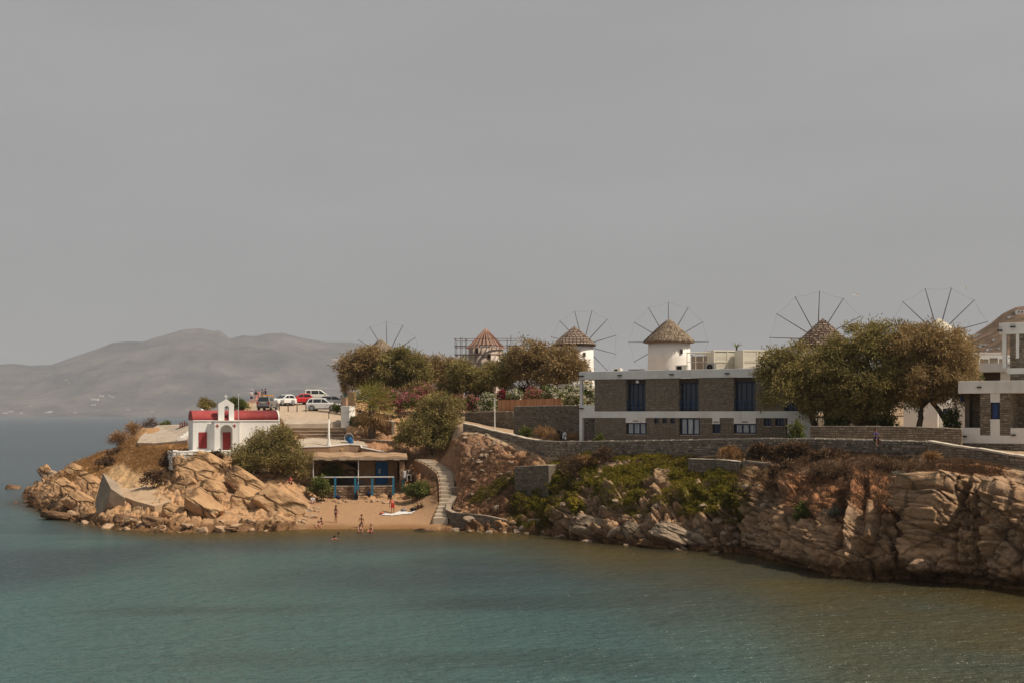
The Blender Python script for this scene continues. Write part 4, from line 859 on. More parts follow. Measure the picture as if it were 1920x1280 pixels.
# rusty stack and low white steps next to the terrace
rk = empty('rusty_frames', W(338, 804, 175), R(20), 'rust red stack of metal frames on the far edge of the pale terrace', 'metal frames')
RUST = mat('rust', [(.25, (.16, .045, .03)), (.7, (.30, .10, .065))], scale=4, rough=.9)
for k in range(6): MB().box(.28*k, .28*k+.07, 0, .9, 0, .85+.1*(k % 3)).build('frame', RUST, rk)
MB().box(0, 1.6, .2, .3, .4, .48).build('rail', RUST, rk)
sw_ = empty('white_steps', W(331, 822.5, 166.5), R(10), 'small flight of whitewashed steps at the corner of the pale terrace', 'steps')
for k in range(4): MB().box(.1+.32*k, 1.0+.3*k, .6*k, .6*k+.58, -.3, .18+.24*k).build('step', WHITE, sw_)

# ----------------------------------------------------------------- terraced steps under the car park
ts_ = empty('terrace_steps', W(548, 822, 160.5), R(8), 'broad flight of stone terraces with pale edges below the car park', 'steps')
def wl(root, p): return root.matrix_world.inverted() @ p
bpy.context.view_layer.update()
rowsS = [(820, 162), (813.5, 163.6), (807.5, 165.1), (801, 166.7), (794.5, 168.3)]
for k, (py, D) in enumerate(rowsS):
    xa = 552-4*k if k > 1 else 588-12*k; z1 = zz(py, D); A = W(xa-14, py, D); B = W(646, py, D+1.2)
    l_ = math.hypot(B.x-A.x, B.y-A.y); st_ = empty  # noqa
    mb = MB(); mb.box(0, l_, 0, 2.6, -.9, -.07)
    an = math.atan2(B.y-A.y, B.x-A.x)
    o = mb.build('step', WARMST, ts_); o.matrix_local = Matrix.Rotation(an-R(8), 4, 'Z'); o.location = wl(ts_, Vector((A.x, A.y, z1)))
    n2_ = MB(); x = 0
    while x < l_-.1: e = rng.uniform(.8, 1.7); n2_.box(x, min(l_, x+e-.015), -.06+rng.uniform(-.02, .02), 1.4, -.068, .01+rng.uniform(-.015, .015)); x += e
    n2_.build('tread', CONC, o)
    s2 = MB(); stone_face(s2, (0, 0, -.9), (l_, 0, -.9), -.9, -.9, (0, -1, 0), sh=(.1, .16), sw=(.2, .5), ta=-.08, tb=-.08, proud=(.005, .04)); tag(s2.build('riser_stones', WARMST, o), kind='stuff')
pad('concrete_ramp', 'pale concrete ramp sloping up between the terraces and the car park edge', [(532, 794.5, 166.5), (640, 792.5, 168.8), (648, 777, 173.5), (530, 775.5, 172.6)], .5, CONC)
pad('plaza_slab', 'pale paved landing with a white edge above the beach hut', [(560, 838.5, 157.6), (618, 837.5, 158), (655, 833.5, 159.3), (690, 836, 159.6), (682, 827, 162.5), (640, 823.5, 162.8), (588, 820, 162.2), (552, 823, 160.5)], .5, CONC)
run_wall('plaza_kerb', 'thin whitewashed kerb stepping down the edge of the paved landing above the hut', 'kerb', [(560, 838.5, 157.4, 6.9), (618, 836.8, 157.8, 6.9), (640, 834.2, 158.4, 7.0), (655, 833, 158.8, 7.1), (676, 834.5, 159, 7.0), (677, 839, 158.8, 6.7), (700, 843.5, 158.6, 6.4), (736, 851.5, 158, 5.8)], .3, WARMST, cap=WHITE, caph=.10, stone=False, core=WARMST)
for k in range(5):
    px = 524+16.5*k if k < 4 else 618; o = empty('bollard', ground_at(px, 173.2), 0, 'short dark wooden stake on the edge of the car park above the terraces', 'stake', 'stakes along the car park edge')
    MB().tube([(0, 0, -.3), (.02*k-.04, 0, .85)], [.07, .06], 7).build('stake_post', WOODD, o)
run_wall('edge_wall', 'low broken stone edge of the car park above the terraces', 'wall', [(526, 773, 172.6, 10.9), (560, 775.5, 172.6, 10.8), (576, 772.5, 172.8, 10.8), (630, 771, 173.8, 10.9)], .5, WARMST, caph=.05)
# white gate pier below the car park, stone walls beside the palm
gp = empty('gate_pier', W(639, 801, 168.2), R(-18), 'tall blank white wall pier under the parked cars beside the fan palm', 'wall')
MB().box(0, 1.15, 0, 1.6, -.6, (801-760.5)*168.2/F).build('pier', WHITE, gp, bevel=.03); MB().box(1.15, 2.2, .2, 1.4, -.6, 1.2).build('side_wall', WARMST, gp)
for (px, py, D, wpx, hpx, lab) in ((645, 762, 171.5, 8, 17, 'slim tan masonry gatepost beside the white pier'), (658, 762, 173.5, 14, 27, 'broad tan rendered wall block between gatepost and palm')):
    o = empty('gatepost', W(px, py, D), R(-12), lab, 'gatepost'); s = D/F
    MB().box(-wpx*s/2, wpx*s/2, 0, .7, -1, hpx*s).build('shaft', mat('tan_render', (.42, .27, .18), bump=.4), o, bevel=.02); MB().box(-wpx*s/2-.04, wpx*s/2+.04, -.04, .74, hpx*s+.002, hpx*s+.1).build('top', CONC, o)
run_wall('palm_wall', 'low brown retaining wall running behind the fan palm and the blue bin', 'wall', [(650, 779, 169.5, 8.4), (690, 782, 168, 8.2), (735, 790, 166, 8.0)], .5, WARMST, caph=.05)
run_wall('palm_wall', 'long low rubble wall right above the hut roof beneath the palm', 'wall', [(676, 823, 163, 6.6), (710, 825, 162.6, 6.4), (742, 827, 162.2, 6.2)], .5, WARMST, caph=.05)

# ----------------------------------------------------------------- beach hut
hutf = Face(586, 150.6, 6, zz(911, 150.6)); hu = lambda px, y=0: hutf.u(px, y); hq = lambda py: zz(py, 151.4)-hutf.z
hut = empty('beach_hut', hutf.o, hutf.rot, 'flat roofed stone beach hut with blue door and open veranda behind the sand', 'hut')
hR = hu(763)
# plinth wall with stones
pl = MB(); pl.box(hu(598), hu(738), -.1, 7, -1.9, -.06); pl.build('plinth', MORTAR, hut)
sp = MB(); stone_face(sp, (hu(596), -.1, -1.9), (hu(738), -.1, -1.9), -1.8, -1.8, (0, -1, 0), sw=(.3, .75), sh=(.2, .36), proud=(.03, .10), ta=-.06, tb=-.06); tag(sp.build('stonework', WARMST, hut), kind='stuff')
MB().box(hu(598), hu(738), -.14, 6.9, -.058, .02).build('veranda_floor', CONC, hut)
wl_ = MB(); y1 = 3.2
wl_.box(hu(671, y1), hu(703.5, y1), y1, y1+.4, .02, hq(862)); wl_.box(hu(727.5, y1), hu(745, y1), y1, y1+.4, .02, hq(862)); wl_.box(hu(703.5, y1), hu(727.5, y1), y1, y1+.4, hq(866), hq(862)); wl_.box(hR-.75, hR-.3, .35, 7, -1.2, hq(862)); wl_.box(hu(600), hR-.8, 6.6, 7, .0, hq(862))
wl_.build('wall', mat('brown_render', [(.3, (.24, .14, .085)), (.7, (.37, .235, .145))], scale=1.2, rough=.95, bump=.5), hut)
sp = MB(); stone_face(sp, (hR-.75, .35, -1.2), (hR-.3, .35, -1.2), -1.2, -1.2, (0, -1, 0), sh=(.15, .28), ta=hq(862), tb=hq(862)); stone_face(sp, (hR-.3, .35, -1), (hR-.3, 6.9, -1), -1, -1, (1, 0, 0), sh=(.15, .28), ta=hq(862), tb=hq(862)); stone_face(sp, (hR-.75, 3.2, 0), (hR-.75, .35, 0), 0, 0, (-1, 0, 0), sh=(.15, .28), ta=hq(862), tb=hq(862)); tag(sp.build('corner_stones', WARMST, hut), kind='stuff')
dd = MB().box(hu(704, y1)+.03, hu(727, y1)-.0, y1-.05, y1+.1, .03, hq(866)).build('door', BLUE, hut, bevel=.015); MB().box(hu(709.5, y1), hu(713.5, y1), y1-.075, y1-.051, hq(889), hq(880)).build('door_window', PALEGL, dd); MB().lathe([(0, -.03), (.04, 0), (0, .03)], 8, (hu(724, y1), y1-.08, 1.05)).build('handle', GREYM, dd)
rs = MB(); nseg = 18
vs = []
for k in range(nseg+1):
    x = -.1+(hR+.15)*k/nseg; zt = hq(855.5)+.06*math.sin(k*1.3)+.05*rng.random(); 
    for yy, zz2 in ((-.25, zt-.36+.05*rng.random()), (-.25, zt), (3.2, zt+.25+.05*rng.random()), (7.2, zt+.30), (7.2, zt-.1), (3.2, zt-.2)): vs.append((x, yy+rng.uniform(-.04, .04), zz2))
fs = [(k*6+j, k*6+(j+1) % 6, (k+1)*6+(j+1) % 6, (k+1)*6+j) for k in range(nseg) for j in range(6)]+[(5, 4, 3, 2, 1, 0), tuple(nseg*6+j for j in range(6))]
rs.add(vs, fs); rs.build('roof', mat('dusty_roof', [(.25, (.22, .13, .075)), (.55, (.33, .215, .13)), (.8, (.43, .31, .21))], scale=.9, rough=.95, bump=.6, bscale=4), hut)
ed = MB(); 
for k in range(14): x = -.1+(hR+.1)*k/14; ed.box(x, x+(hR+.1)/14-.002, -.33+.04*rng.random(), -.262, hq(862)-.02+.10*rng.random(), hq(857)+.01+.09*rng.random())
ed.build('roof_edge', mat('roof_edge_cement', [(.25, (.28, .20, .135)), (.55, (.40, .31, .22)), (.8, (.52, .44, .34))], scale=1.6, rough=.95, bump=.7, bscale=5), hut, bevel=.03)
for px in (587.5, 672): MB().box(hu(px)-.05, hu(px)+.05, -.02, .08, .0 if px > 600 else -.2, hq(862)+.05).build('post', POLEW, hut)
bm = MB(); bm.box(hu(587), hu(763)-.5, .08, .22, hq(862)-.16, hq(862)+.02); bm.build('roof_beam', WOODD, hut)
rl = MB(); rl.box(hu(587), hu(739), -.16, -.08, hq(894), hq(892)); rl.build('hand_rail', POLEW, hut)
for px, top, bot in ((628.5, 893, 933), (666, 893, 935), (671, 905, 912), (698, 896, 933), (737.5, 894, 935), (756, 897, 927)):
    MB().box(hu(px, -.4)-.11, hu(px, -.4)+.11, -.5, -.3, hq(bot)-.3, hq(top)).build('support_post', TEAL, hut)
MB().box(hu(667), hu(682), .4, 1.0, .4, .46).build('bench', TEAL, hut)
sh_ = MB()
for k in range(5): sh_.box(hu(740)+.0, hu(752), -.6+.34*k, -.27+.34*k, -1.9, -1.55+.3*k)
sh_.build('entry_steps', CONC, hut)
rk2 = MB(); rk2.bar((hu(599), 2.4, 1.0), (hu(618), 2.2, 2.6), .08, .08); rk2.build('brace', WOODD, hut)
# dark panel painted in for the shade below the open veranda's rail
MB().box(hu(601), hu(671), 2.6, 2.75, .03, hq(893)).build('veranda_shade_panel', mat('painted_shade', (.055, .05, .047)), hut)

# ----------------------------------------------------------------- stairs down to the beach
stairs = empty('beach_stairs', W(835, 920, 146), 0, 'pale concrete stairway descending between stone slopes to the beach', 'stairs')
bpy.context.view_layer.update()
path_pts = SP
def pinterp(t):
    ks = [0]
    for a, b_ in zip(path_pts[:-1], path_pts[1:]): ks.append(ks[-1]+math.hypot(a[0]-b_[0], a[1]-b_[1]))
    t *= ks[-1]
    return [float(np.interp(t, ks, [p[i] for p in path_pts])) for i in range(4)]
NS = 19
for k in range(NS):
    px, py, D, hw = pinterp((k+.5)/NS); px2, py2, D2, hw2 = pinterp((k+1)/NS); px0, py0, D0, hw0 = pinterp(k/NS)
    zt = zz(py, D)+.12; A, B = W(px0-hw0, py0, D0), W(px0+hw0, py0, D0); Cc, Dd = W(px2-hw2, py2, D2), W(px2+hw2, py2, D2)
    pl_ = [(A.x, A.y+.25), (Cc.x, Cc.y), (Dd.x, Dd.y), (B.x, B.y+.25)]; o0 = stairs.location
    mb = MB(); mb.slab([(x-o0.x, y-o0.y) for x, y in pl_], zt-o0.z-.9, zt-o0.z, rng.random()); st1 = mb.build('step', STAIRC, stairs); rp_ = MB(); rp_.bar(Vector((A.x-o0.x+.05, A.y-o0.y+.235, zt-o0.z-.16)), Vector((B.x-o0.x-.05, B.y-o0.y+.235, zt-o0.z-.16)), .03, .24); rp_.build('riser', WARMST, st1)  # riser strip coloured darker, standing in for shade between the lit treads
def side_wall(off, th, hh, m):
    mb = MB(); o0 = stairs.location
    for k in range(NS):
        (a, b_, d_, hw), (a2_, b2, d2_, hw2) = pinterp(k/NS), pinterp((k+1)/NS)
        if off > 0 and not (b_ < 900): continue
        P0, P1 = W(a+off*hw, b_, d_)-o0, W(a2_+off*hw2, b2, d2_)-o0; n = Vector((math.copysign(th, off), 0, 0)); up = Vector((0, 0, hh)); dn = Vector((0, 0, -1.4))
        v_ = [P0+dn, P1+dn, P1+up, P0+up, P0+dn+n, P1+dn+n, P1+up+n, P0+up+n]
        mb.add(v_, [(0, 1, 2, 3), (5, 4, 7, 6), (3, 2, 6, 7), (4, 0, 3, 7), (1, 5, 6, 2)])
    mb.build('side_wall', m, stairs)
side_wall(-1, .14, .02, WARMST); side_wall(1, .3, .12, WARMST)
run_wall('stair_wall', 'short stone wall beside the lower turn of the beach stairway', 'wall', [(846, 914, 144.4, 2.6), (860, 912, 143.2, 2.8), (872, 917, 142, 3.0)], .4, GREYST, caph=.06)

# ----------------------------------------------------------------- poles, lamp, bin, fence
def pole(name, label, px, py0, py1, D, r0, r1, m, cat, conical=False):
    o = empty(name, W(px, py0, D), 0, label, cat); h = (py0-py1)*D/F
    MB().tube([(0, 0, -.6), (0, 0, h)], [r0, r1], 8).build('shaft', m, o)
    if conical: MB().lathe([(.32, -.3), (.3, .15), (.14, .75), (.09, 3.2), (0, 3.25)], 12).build('base', POLEW, o)
    return o
pole('mast', 'slim mast with thick white foot on the landing above the hut', 616.5, 838, 771, 158.6, .06, .04, IRON, 'mast', True)
pole('mast', 'thin bare pale pole behind the sloping start of the cliff wall', 927.5, 808, 745, 149.6, .08, .05, POLEW, 'mast')
lampo = pole('street_lamp', 'tall grey street lamp on the edge of the car park beside the grove', 642.5, 742, 676, 190, .09, .06, GREYM, 'street lamp')
hh = (742-676)*190/F; MB().bar((0, 0, hh), (-.9, 0, hh+.1), .07, .07).build('arm', GREYM, lampo); MB().box(-1.5, -.7, -.16, .16, hh+.06, hh+.2).build('lamp_head', POLEW, lampo, bevel=.03)
MB().lathe([(0, -.12), (.18, 0), (0, .12)], 10, (0, 0, hh*.72)).build('lamp_globe', POLEW, lampo)
bi = empty('water_tank', W(655, 833, 160.8), R(-10), 'blue drum with a tilted white hood on the landing above the hut', 'drum')
MB().lathe([(0, 0), (.36, 0), (.38, .1), (.36, .4), (.38, .45), (.36, .85), (0, .87)], 18, (.1, 0, .05)).build('drum', BLUE, bi)
hd = MB(); hd.lathe([(0, 0), (.30, .1), (.48, .42), (.55, .8), (.51, .8), (.44, .45), (.26, .16), (0, .08)], 18); ho = hd.build('hood', mat('white_plastic', (.52, .55, .58), rough=.5), bi); ho.rotation_euler = (R(100), R(12), R(25)); ho.location = (-.25, .3, .95)
fe = empty('timber_fence', W(934, 772, 160.5), 0, 'tan close boarded timber fence above the dark garden wall under the oleanders', 'fence')
fo = fe.location; A, B = W(934, 749.5, 160.5), W(1052, 746, 153); zb = zz(772.5, 159.5); nb_f = 46
for k in range(nb_f):
    t_ = k/nb_f; p0 = A.lerp(B, t_)-fo; p1 = A.lerp(B, (k+1)/nb_f)-fo; hgt = p0.z+rng.uniform(-.03, .04)
    d = (p1-p0); d.z = 0; l_ = d.length; q_ = Matrix.Translation((p0.x, p0.y+rng.uniform(-.01, .01), 0)) @ Matrix.Rotation(math.atan2(d.y, d.x), 4, 'Z')
    MB().box(.006, l_-.006, 0, .03, -.5, hgt, rng.random(), q_).build('board', FENCEW, fe)
rr_ = MB()
for zz3 in (.25, .95): rr_.bar((A-fo)*1+Vector((0, .08, zz3-(A-fo).z)), (B-fo)+Vector((0, .08, zz3-(A-fo).z)), .06, .09)
rr_.build('rail', FENCEW, fe)
wsl = empty('white_canopy', W(1046, 726, 165), R(-33), 'flat white slab canopy over the white oleanders behind the hotel corner', 'canopy'); MB().box(0, 4.6, 0, 3, 0, .42).build('slab', WHITE2, wsl)
for x in (.3, 4.2): MB().box(x, x+.2, 1, 1.2, -2.5, 0).build('post', WHITE2, wsl)
# ----------------------------------------------------------------- windmills
def windmill(px, D, top_py, eave_py, rt, rr, hub_px, hub_py, Rw, roofm, label, phase, kind, ang=None):
    base = W(px, HZ, D); base.z = 12.3; o = empty('windmill', base, 0, label, 'windmill', None)
    ze, zt = zz(eave_py, D)-12.3, zz(top_py, D)-12.3
    MB().lathe([(rt*1.07, -.8), (rt*1.05, ze*.3), (rt, ze*.75), (rt*.985, ze+.15), (0, ze+.15)], 40).build('tower', WHITE, o)
    # roof cone
    rp = MB(); hr = zt-ze; n = 40
    prof = [(rr*.86, -.12), (rr, 0), (rr*.97, .25)]+[(rr*(1-t)**.92, .25+(hr-.25)*t) for t in (.2, .4, .6, .8, .93)]+[(.12, hr), (0, hr+.03)]
    rp.lathe(prof, n, (0, 0, ze), .05 if kind != 'thatch' else .35); roof = rp.build('roof', roofm, o)
    s = MB()
    def cone(t): return (rr*(1-t)**.92+.06, ze+.27+(hr-.25)*t)
    if kind == 'thatch':
        for k in range(2600):
            t = rng.random()**1.25*.97; a = rng.uniform(0, 2*math.pi); l_ = rng.uniform(.10, .22); t2 = max(-.07, t-l_*.6)
            r1, z1 = cone(t); r2, z2 = cone(max(t2, 0)); z2 += min(t2, 0)*hr*.8; da = rng.uniform(.016, .04)*(2/(r1+.6)); e = rng.uniform(.02, .17)
            vs = [(r1*math.cos(a-da), r1*math.sin(a-da), z1+.02), (r1*math.cos(a+da), r1*math.sin(a+da), z1+.02), ((r2+e)*math.cos(a+da*1.2), (r2+e)*math.sin(a+da*1.2), z2), ((r2+e)*math.cos(a-da*1.2), (r2+e)*math.sin(a-da*1.2), z2-.03)]
            s.add(vs, [(0, 1, 2, 3)], rng.random())
    else:
        rings = 10 if kind == 'lattice' else 14
        for i in range(rings):
            t = (i+.1)/rings*.97; r, z = cone(t); m_ = max(6, int((38 if kind == 'lattice' else 40)*(1-t)))
            for k in range(m_):
                a0, a1 = 2*math.pi*(k+.12)/m_+i*.4, 2*math.pi*(k+.88)/m_+i*.4; r2, z2 = cone(min(t+.62/rings, 1)); e = .05+rng.uniform(0, .06)
                vs = [((r+e)*math.cos(a0), (r+e)*math.sin(a0), z+.02), ((r+e)*math.cos(a1), (r+e)*math.sin(a1), z+.02), ((r2+e*.4)*math.cos(a1), (r2+e*.4)*math.sin(a1), z2), ((r2+e*.4)*math.cos(a0), (r2+e*.4)*math.sin(a0), z2)]
                s.add(vs, [(0, 1, 2, 3)], min(1, max(0, rng.gauss(.95 if kind == 'lattice' else .6, .25))))
    tag(s.build('thatch_bundles', roofm, roof), kind='stuff')
    # sails
    hub = W(hub_px, hub_py, D); dx = hub.x-base.x; hd_ = rr+.9; hb = Vector((dx, math.sqrt(max(.5, hd_**2-dx**2)), hub.z-12.3)); ax = Vector((hb.x, hb.y, 0)).normalized()
    if ang is not None: ax = Vector((math.sin(R(ang)), math.cos(R(ang)), 0))
    MB().tube([hb-ax*(hd_*1.0), hb+ax*.9], .15, 8).build('axle', WOODD, o)
    u_ = Vector((ax.y, -ax.x, 0)); tips = []
    for k in range(12):
        a = 2*math.pi*k/12+phase; d = u_*math.sin(a)+Vector((0, 0, math.cos(a))); tip = hb+d*Rw; tips.append(tip)
        MB().tube([hb, hb+d*Rw*.5, tip], [.075, .065, .045], 6).build('sail_spoke', WOODD, o)
    wr = MB()
    for k in range(12):
        a, b_ = tips[k], tips[(k+1) % 12]; m_ = (a+b_)/2*1.0; m_ = m_+(hb-m_)*.03; wr.tube([a, m_, b_], .009, 4, cap=False)
    wr.build('rim_rope', IRON, o)
    # small windows
    for wa, wz in ((-100, .55), (-62, .86)):
        c = Vector((math.cos(R(wa)), math.sin(R(wa)), 0)); tq_ = Matrix.Rotation(R(wa+90), 4, 'Z'); 
        f = MB().box(-.22, .22, -.06, .1, -.36, .36); w_o = f.build('window', WOODD, o); w_o.location = c*(rt*1.02)+Vector((0, 0, ze*wz)); w_o.rotation_euler = (0, 0, R(wa+90))
        MB().box(-.15, .15, -.075, -.062, -.28, .28).build('pane', GLASS, w_o)
    return o
windmill(714, 258, 636, 672, 3.3, 3.8, 722, 665, 6.5, THATCH, 'windmill mostly hidden behind the grove, only its bare sail wheel showing above', R(-2), 'thatch')
windmill(1077, 246, 612, 649, 3.4, 3.85, 1096, 645, 6.45, REDTHATCH, 'white windmill with brown latticed roof rising behind the end of the grove', R(-15), 'lattice')
windmill(1254.5, 222, 598.5, 643, 3.38, 3.95, 1259.5, 638, 6.5, THATCH, 'white windmill with a shaggy pale thatched cap directly above the hotel roof', R(0), 'thatch')
windmill(1543, 186, 598, 652, 3.3, 3.85, 1548, 632, 6.6, REDTHATCH, 'windmill with a dark reddish roof cone behind the left crown of the big tamarisk', R(2), 'layered')
windmill(1760, 186, 597.5, 640, 3.0, 3.4, 1777, 625, 6.65, mat('bleached_thatch', (.55, .49, .40), bump=.5), 'windmill hidden by the tree with a bleached roof tip and bare sail wheel showing above', R(-15), 'thatch')
# mill under repair, with scaffold
rm = empty('windmill', W(911, HZ, 200), 0, 'unplastered stone windmill under repair with bare timber roof inside scaffolding', 'windmill'); rm.location.z = 12.3
ze, zt = zz(652, 200)-12.3, zz(617, 200)-12.3; r0 = 2.5
mb = MB(); mb.lathe([(r0*1.06, -.5), (r0, ze), (0, ze)], 28); mb.build('tower', mat('patched_masonry', [(.3, (.20, .15, .12)), (.5, (.38, .31, .26)), (.7, (.58, .52, .46))], scale=.9, rough=.95, bump=.6), rm)
mb = MB(); mb.lathe([(2.0, .35), (.08, zt-ze-.25)], 24, (0, 0, ze)); mb.build('roof_deck', mat('raw_boards', (.27, .18, .14)), rm)
for k in range(22):
    a = 2*math.pi*k/22; c, s_ = math.cos(a), math.sin(a); mb = MB(); mb.bar((2.75*c, 2.75*s_, ze-.05), (.1*c, .1*s_, zt-ze+ze), .09, .13, rng.random()); mb.build('rafter', WOODP, rm)
mb = MB(); mb.lathe([(2.7, 0), (2.8, 0), (2.8, .14), (2.7, .14), (2.7, 0)], 28, (0, 0, ze-.1)); mb.build('wall_plate', WOODP, rm)
for px, py in ((894, 658), (918, 668)):
    x = (px-911)*200/F; w_o = MB().box(x-.22, x+.22, -2.55, -1.7, zz(py, 200)-12.3-.3, zz(py, 200)-12.3+.3).build('window', DARK, rm)
sc = empty('scaffold', rm.location, 0, 'rusty tube scaffold standing around the windmill under repair', 'scaffold')
SX = [(855-911)*200/F, (865-911)*200/F, (874-911)*200/F, (951-911)*200/F, (958-911)*200/F]; ztop = zz(636, 200)-12.3; RUST = mat('scaffold_tube', (.13, .075, .06), rough=.8)
for x in SX+[-1.4, .5, 2.0]:
    for y in (-3.0, 3.0):
        MB().tube([(x, y, 0), (x, y, ztop+rng.uniform(-.3, .5) if abs(x) > 2.4 else ze+.4)], .045, 6).build('upright', RUST, sc)
lg = MB()
for z in (ztop-.1, ztop-1.1, ztop-2.3, ztop-3.6):
    for y in (-3.0, 3.0): lg.tube([(SX[0]-.2, y, z), (SX[-1]+.9, y, z+.05)], .04, 6)
    for x in (SX[0], SX[2], SX[3], SX[4]): lg.tube([(x, -3.1, z), (x, 3.1, z)], .04, 6)
lg.build('ledger_tubes', RUST, sc)
for k, (xa, xb, z) in enumerate(((SX[0], SX[2], ztop-1.2), (SX[3], SX[4]+.8, ztop-1.15), (SX[0], SX[-1], ztop-2.4))):
    MB().box(xa, xb, -3.3, -2.75, z, z+.06).build('plank', WOODD, sc)
# ----------------------------------------------------------------- village behind
def house(px, py, D, wpx, hpx, label, dep=6, rot=0, nwin=2, grp=None, base=None):
    s = D/F; o = empty('white_house', W(px, py, D), R(rot), label, 'house', grp); w_ = wpx*s; h = hpx*s
    MB().box(0, w_, 0, dep, -2.5, h).build('wall', WHITE, o, bevel=.04); MB().box(-.06, w_+.06, -.06, dep+.06, h+.002, h+.22).build('parapet', WHITE, o)
    for k in range(nwin):
        x = w_*(k+.5)/nwin; f = MB().box(x-.4, x+.4, -.04, .06, h*.45, h*.8).build('window', NAVY, o); MB().box(x-.3, x+.3, -.055, -.042, h*.45+.08, h*.8-.08).build('pane', GLASS, f)
    return o
house(1694, 784, 150, 62, 27, 'white house wall gleaming beneath the branches of the big tamarisk', rot=-20, nwin=0)
house(1748, 786, 150, 52, 26, 'white house standing behind the slanting trunk of the big tamarisk', rot=-20, nwin=1)
house(1826, 682, 175, 48, 18, 'bright flat white house just right of the big tamarisk crown', rot=-10, nwin=0)
house(655, 745, 232, 82, 26, 'white house glimpsed beneath the crowns of the grove near the street lamp', rot=0, nwin=1)
_hb = BVHTree.FromPolygons(HG.reshape(-1, 3).tolist(), [(i*HG.shape[1]+j, (i+1)*HG.shape[1]+j, (i+1)*HG.shape[1]+j+1, i*HG.shape[1]+j+1) for i in range(HG.shape[0]-1) for j in range(HG.shape[1]-1)])
hillh = [(1826, 634, 34, 8), (1842, 612, 18, 3), (1890, 598, 24, 5), (1905, 590, 14, 8), (1836, 652, 24, 7), (1850, 658, 16, 5), (1862, 640, 12, 4), (1838, 664, 22, 5), (1872, 655, 10, 4), (1818, 608, 12, 2.5)]
HL = ['long low white house on the brown hill nearest the tamarisk crown', 'white strip of building halfway up the brown hill', 'long white building high on the brown hill above the cornice', 'tall narrow white house highest on the brown hill', 'white house low on the brown hill just above the annex roof', 'flat little white house beside the larger one low on the hill', 'small square white house left of the upper stone storey', 'low white roof directly behind the annex parapet', 'tiny white cube on the hill touching the upper storey', 'thin white wall on the hill skyline by the tree top']
for k, (px, py, wp, hp) in enumerate(hillh):
    d = (W(px, py, 700)-Vector((0, 0, H))).normalized(); h_ = _hb.ray_cast(Vector((0, 0, H)), d)
    if h_[0] is None: continue
    D = h_[0].y; s = D/F; o = empty('hillside_house', h_[0], R(-15), HL[k], 'house', 'white houses on the brown hill')
    MB().box(0, wp*s, 0, 7, -1.2, hp*s).build('wall', WHITE, o); 
    for j in range(2): MB().box(wp*s*(.25+.4*j), wp*s*(.25+.4*j)+1.1, -.05, .1, hp*s*.4, hp*s*.75).build('window', DARK, o)
_mb = BVHTree.FromPolygons(MG.reshape(-1, 3).tolist(), [(i*MG.shape[1]+j, (i+1)*MG.shape[1]+j, (i+1)*MG.shape[1]+j+1, i*MG.shape[1]+j+1) for i in range(MG.shape[0]-1) for j in range(MG.shape[1]-1)])
me_h = MB().box(-20, 20, -10, 10, -12, 12).mesh('distant_house', WHITE)
for k, (px, py, s) in enumerate([(178, 749, 1.6), (175, 759, 1.0), (190, 742, 1.0), (210, 744, .8), (95, 771, .9), (90, 773, 1.2), (141, 773, .7), (58, 761, .6), (125, 712, .7), (20, 771, 1), (285, 771, .6), (10, 774, 1), (40, 774, .7), (240, 768, .6), (130, 717, .6), (205, 741, .7)]):
    d = (W(px, py, 9000)-Vector((0, 0, H))).normalized(); h_ = _mb.ray_cast(Vector((0, 0, H)), d)
    if h_[0] is None: continue
    o = link('distant_house', me_h, None, h_[0]); o.scale = (s*.75, s*.6, s*.45); tag(o, 'tiny pale building on the hazy island across the water', 'house', 'pale buildings on the far island')
# ================================================================= BOULDERS
BOULM = mat('pale_boulder', [(.25, (.19, .112, .064)), (.42, (.345, .205, .108)), (.6, (.44, .277, .15)), (.85, (.49, .345, .215))], scale=.7, detail=9, rough=.92, bump=.8, bscale=4.5, bdist=.12, spec=.12, crack=.55)
BOULG = mat('grey_boulder', [(.2, (.13, .095, .067)), (.45, (.25, .185, .13)), (.65, (.35, .275, .20)), (.85, (.44, .355, .27))], scale=.8, detail=9, rough=.92, bump=.8, bscale=4.5, bdist=.12, spec=.12, crack=.55)
BOULW = mat('wet_rock', [(.2, (.07, .04, .022)), (.5, (.17, .095, .05)), (.8, (.28, .17, .095))], scale=.9, detail=9, rough=.75, bump=.8, bscale=3, bdist=.12, spec=.25)
def boulder_mesh(name, m, seed, sub=4, planes=11, rough=.05, bed=.0):
    r_ = np.random.RandomState(seed); bm = bmesh.new(); bmesh.ops.create_icosphere(bm, subdivisions=sub, radius=1)
    v = np.array([q.co[:] for q in bm.verts]); v /= np.linalg.norm(v, axis=1, keepdims=True)
    n = r_.normal(size=(planes, 3)); n /= np.linalg.norm(n, axis=1, keepdims=True)
    n = np.concatenate([n, [[0, 0, 1], [0, 0, -1], [1, .2, 0], [-1, .1, .1], [0, -1, .1], [.1, 1, 0]]]); h = r_.uniform(.62, .98, len(n))
    d = v @ n.T; d = np.where(d > .08, h/np.maximum(d, .08), 9); d.sort(axis=1); rr = np.minimum(d[:, 0], 1.25)
    rr = rr-.10*np.exp(-(d[:, 1]-d[:, 0])/.05)*.6
    p = v*rr[:, None]; o_ = seed*3.7
    rr2 = fbm(p*1.6+o_, 4, seed)*rough*2.4+fbm(p*5+o_, 3, seed+3)*rough*1.1
    if bed: s = p[:, 2]*3.6+p[:, 0]*.5+1.3*fbm(p*1.5+o_, 3, seed+5); rr2 += ((s-np.floor(s))**.6-.5)*bed*.42*(.4+fbm(p*1.1+o_, 2, seed+8))
    p = p*(1+rr2[:, None])
    for q, c in zip(bm.verts, p): q.co = c
    me = bpy.data.meshes.new(name); bm.to_mesh(me); bm.free(); me.materials.append(m)
    return me
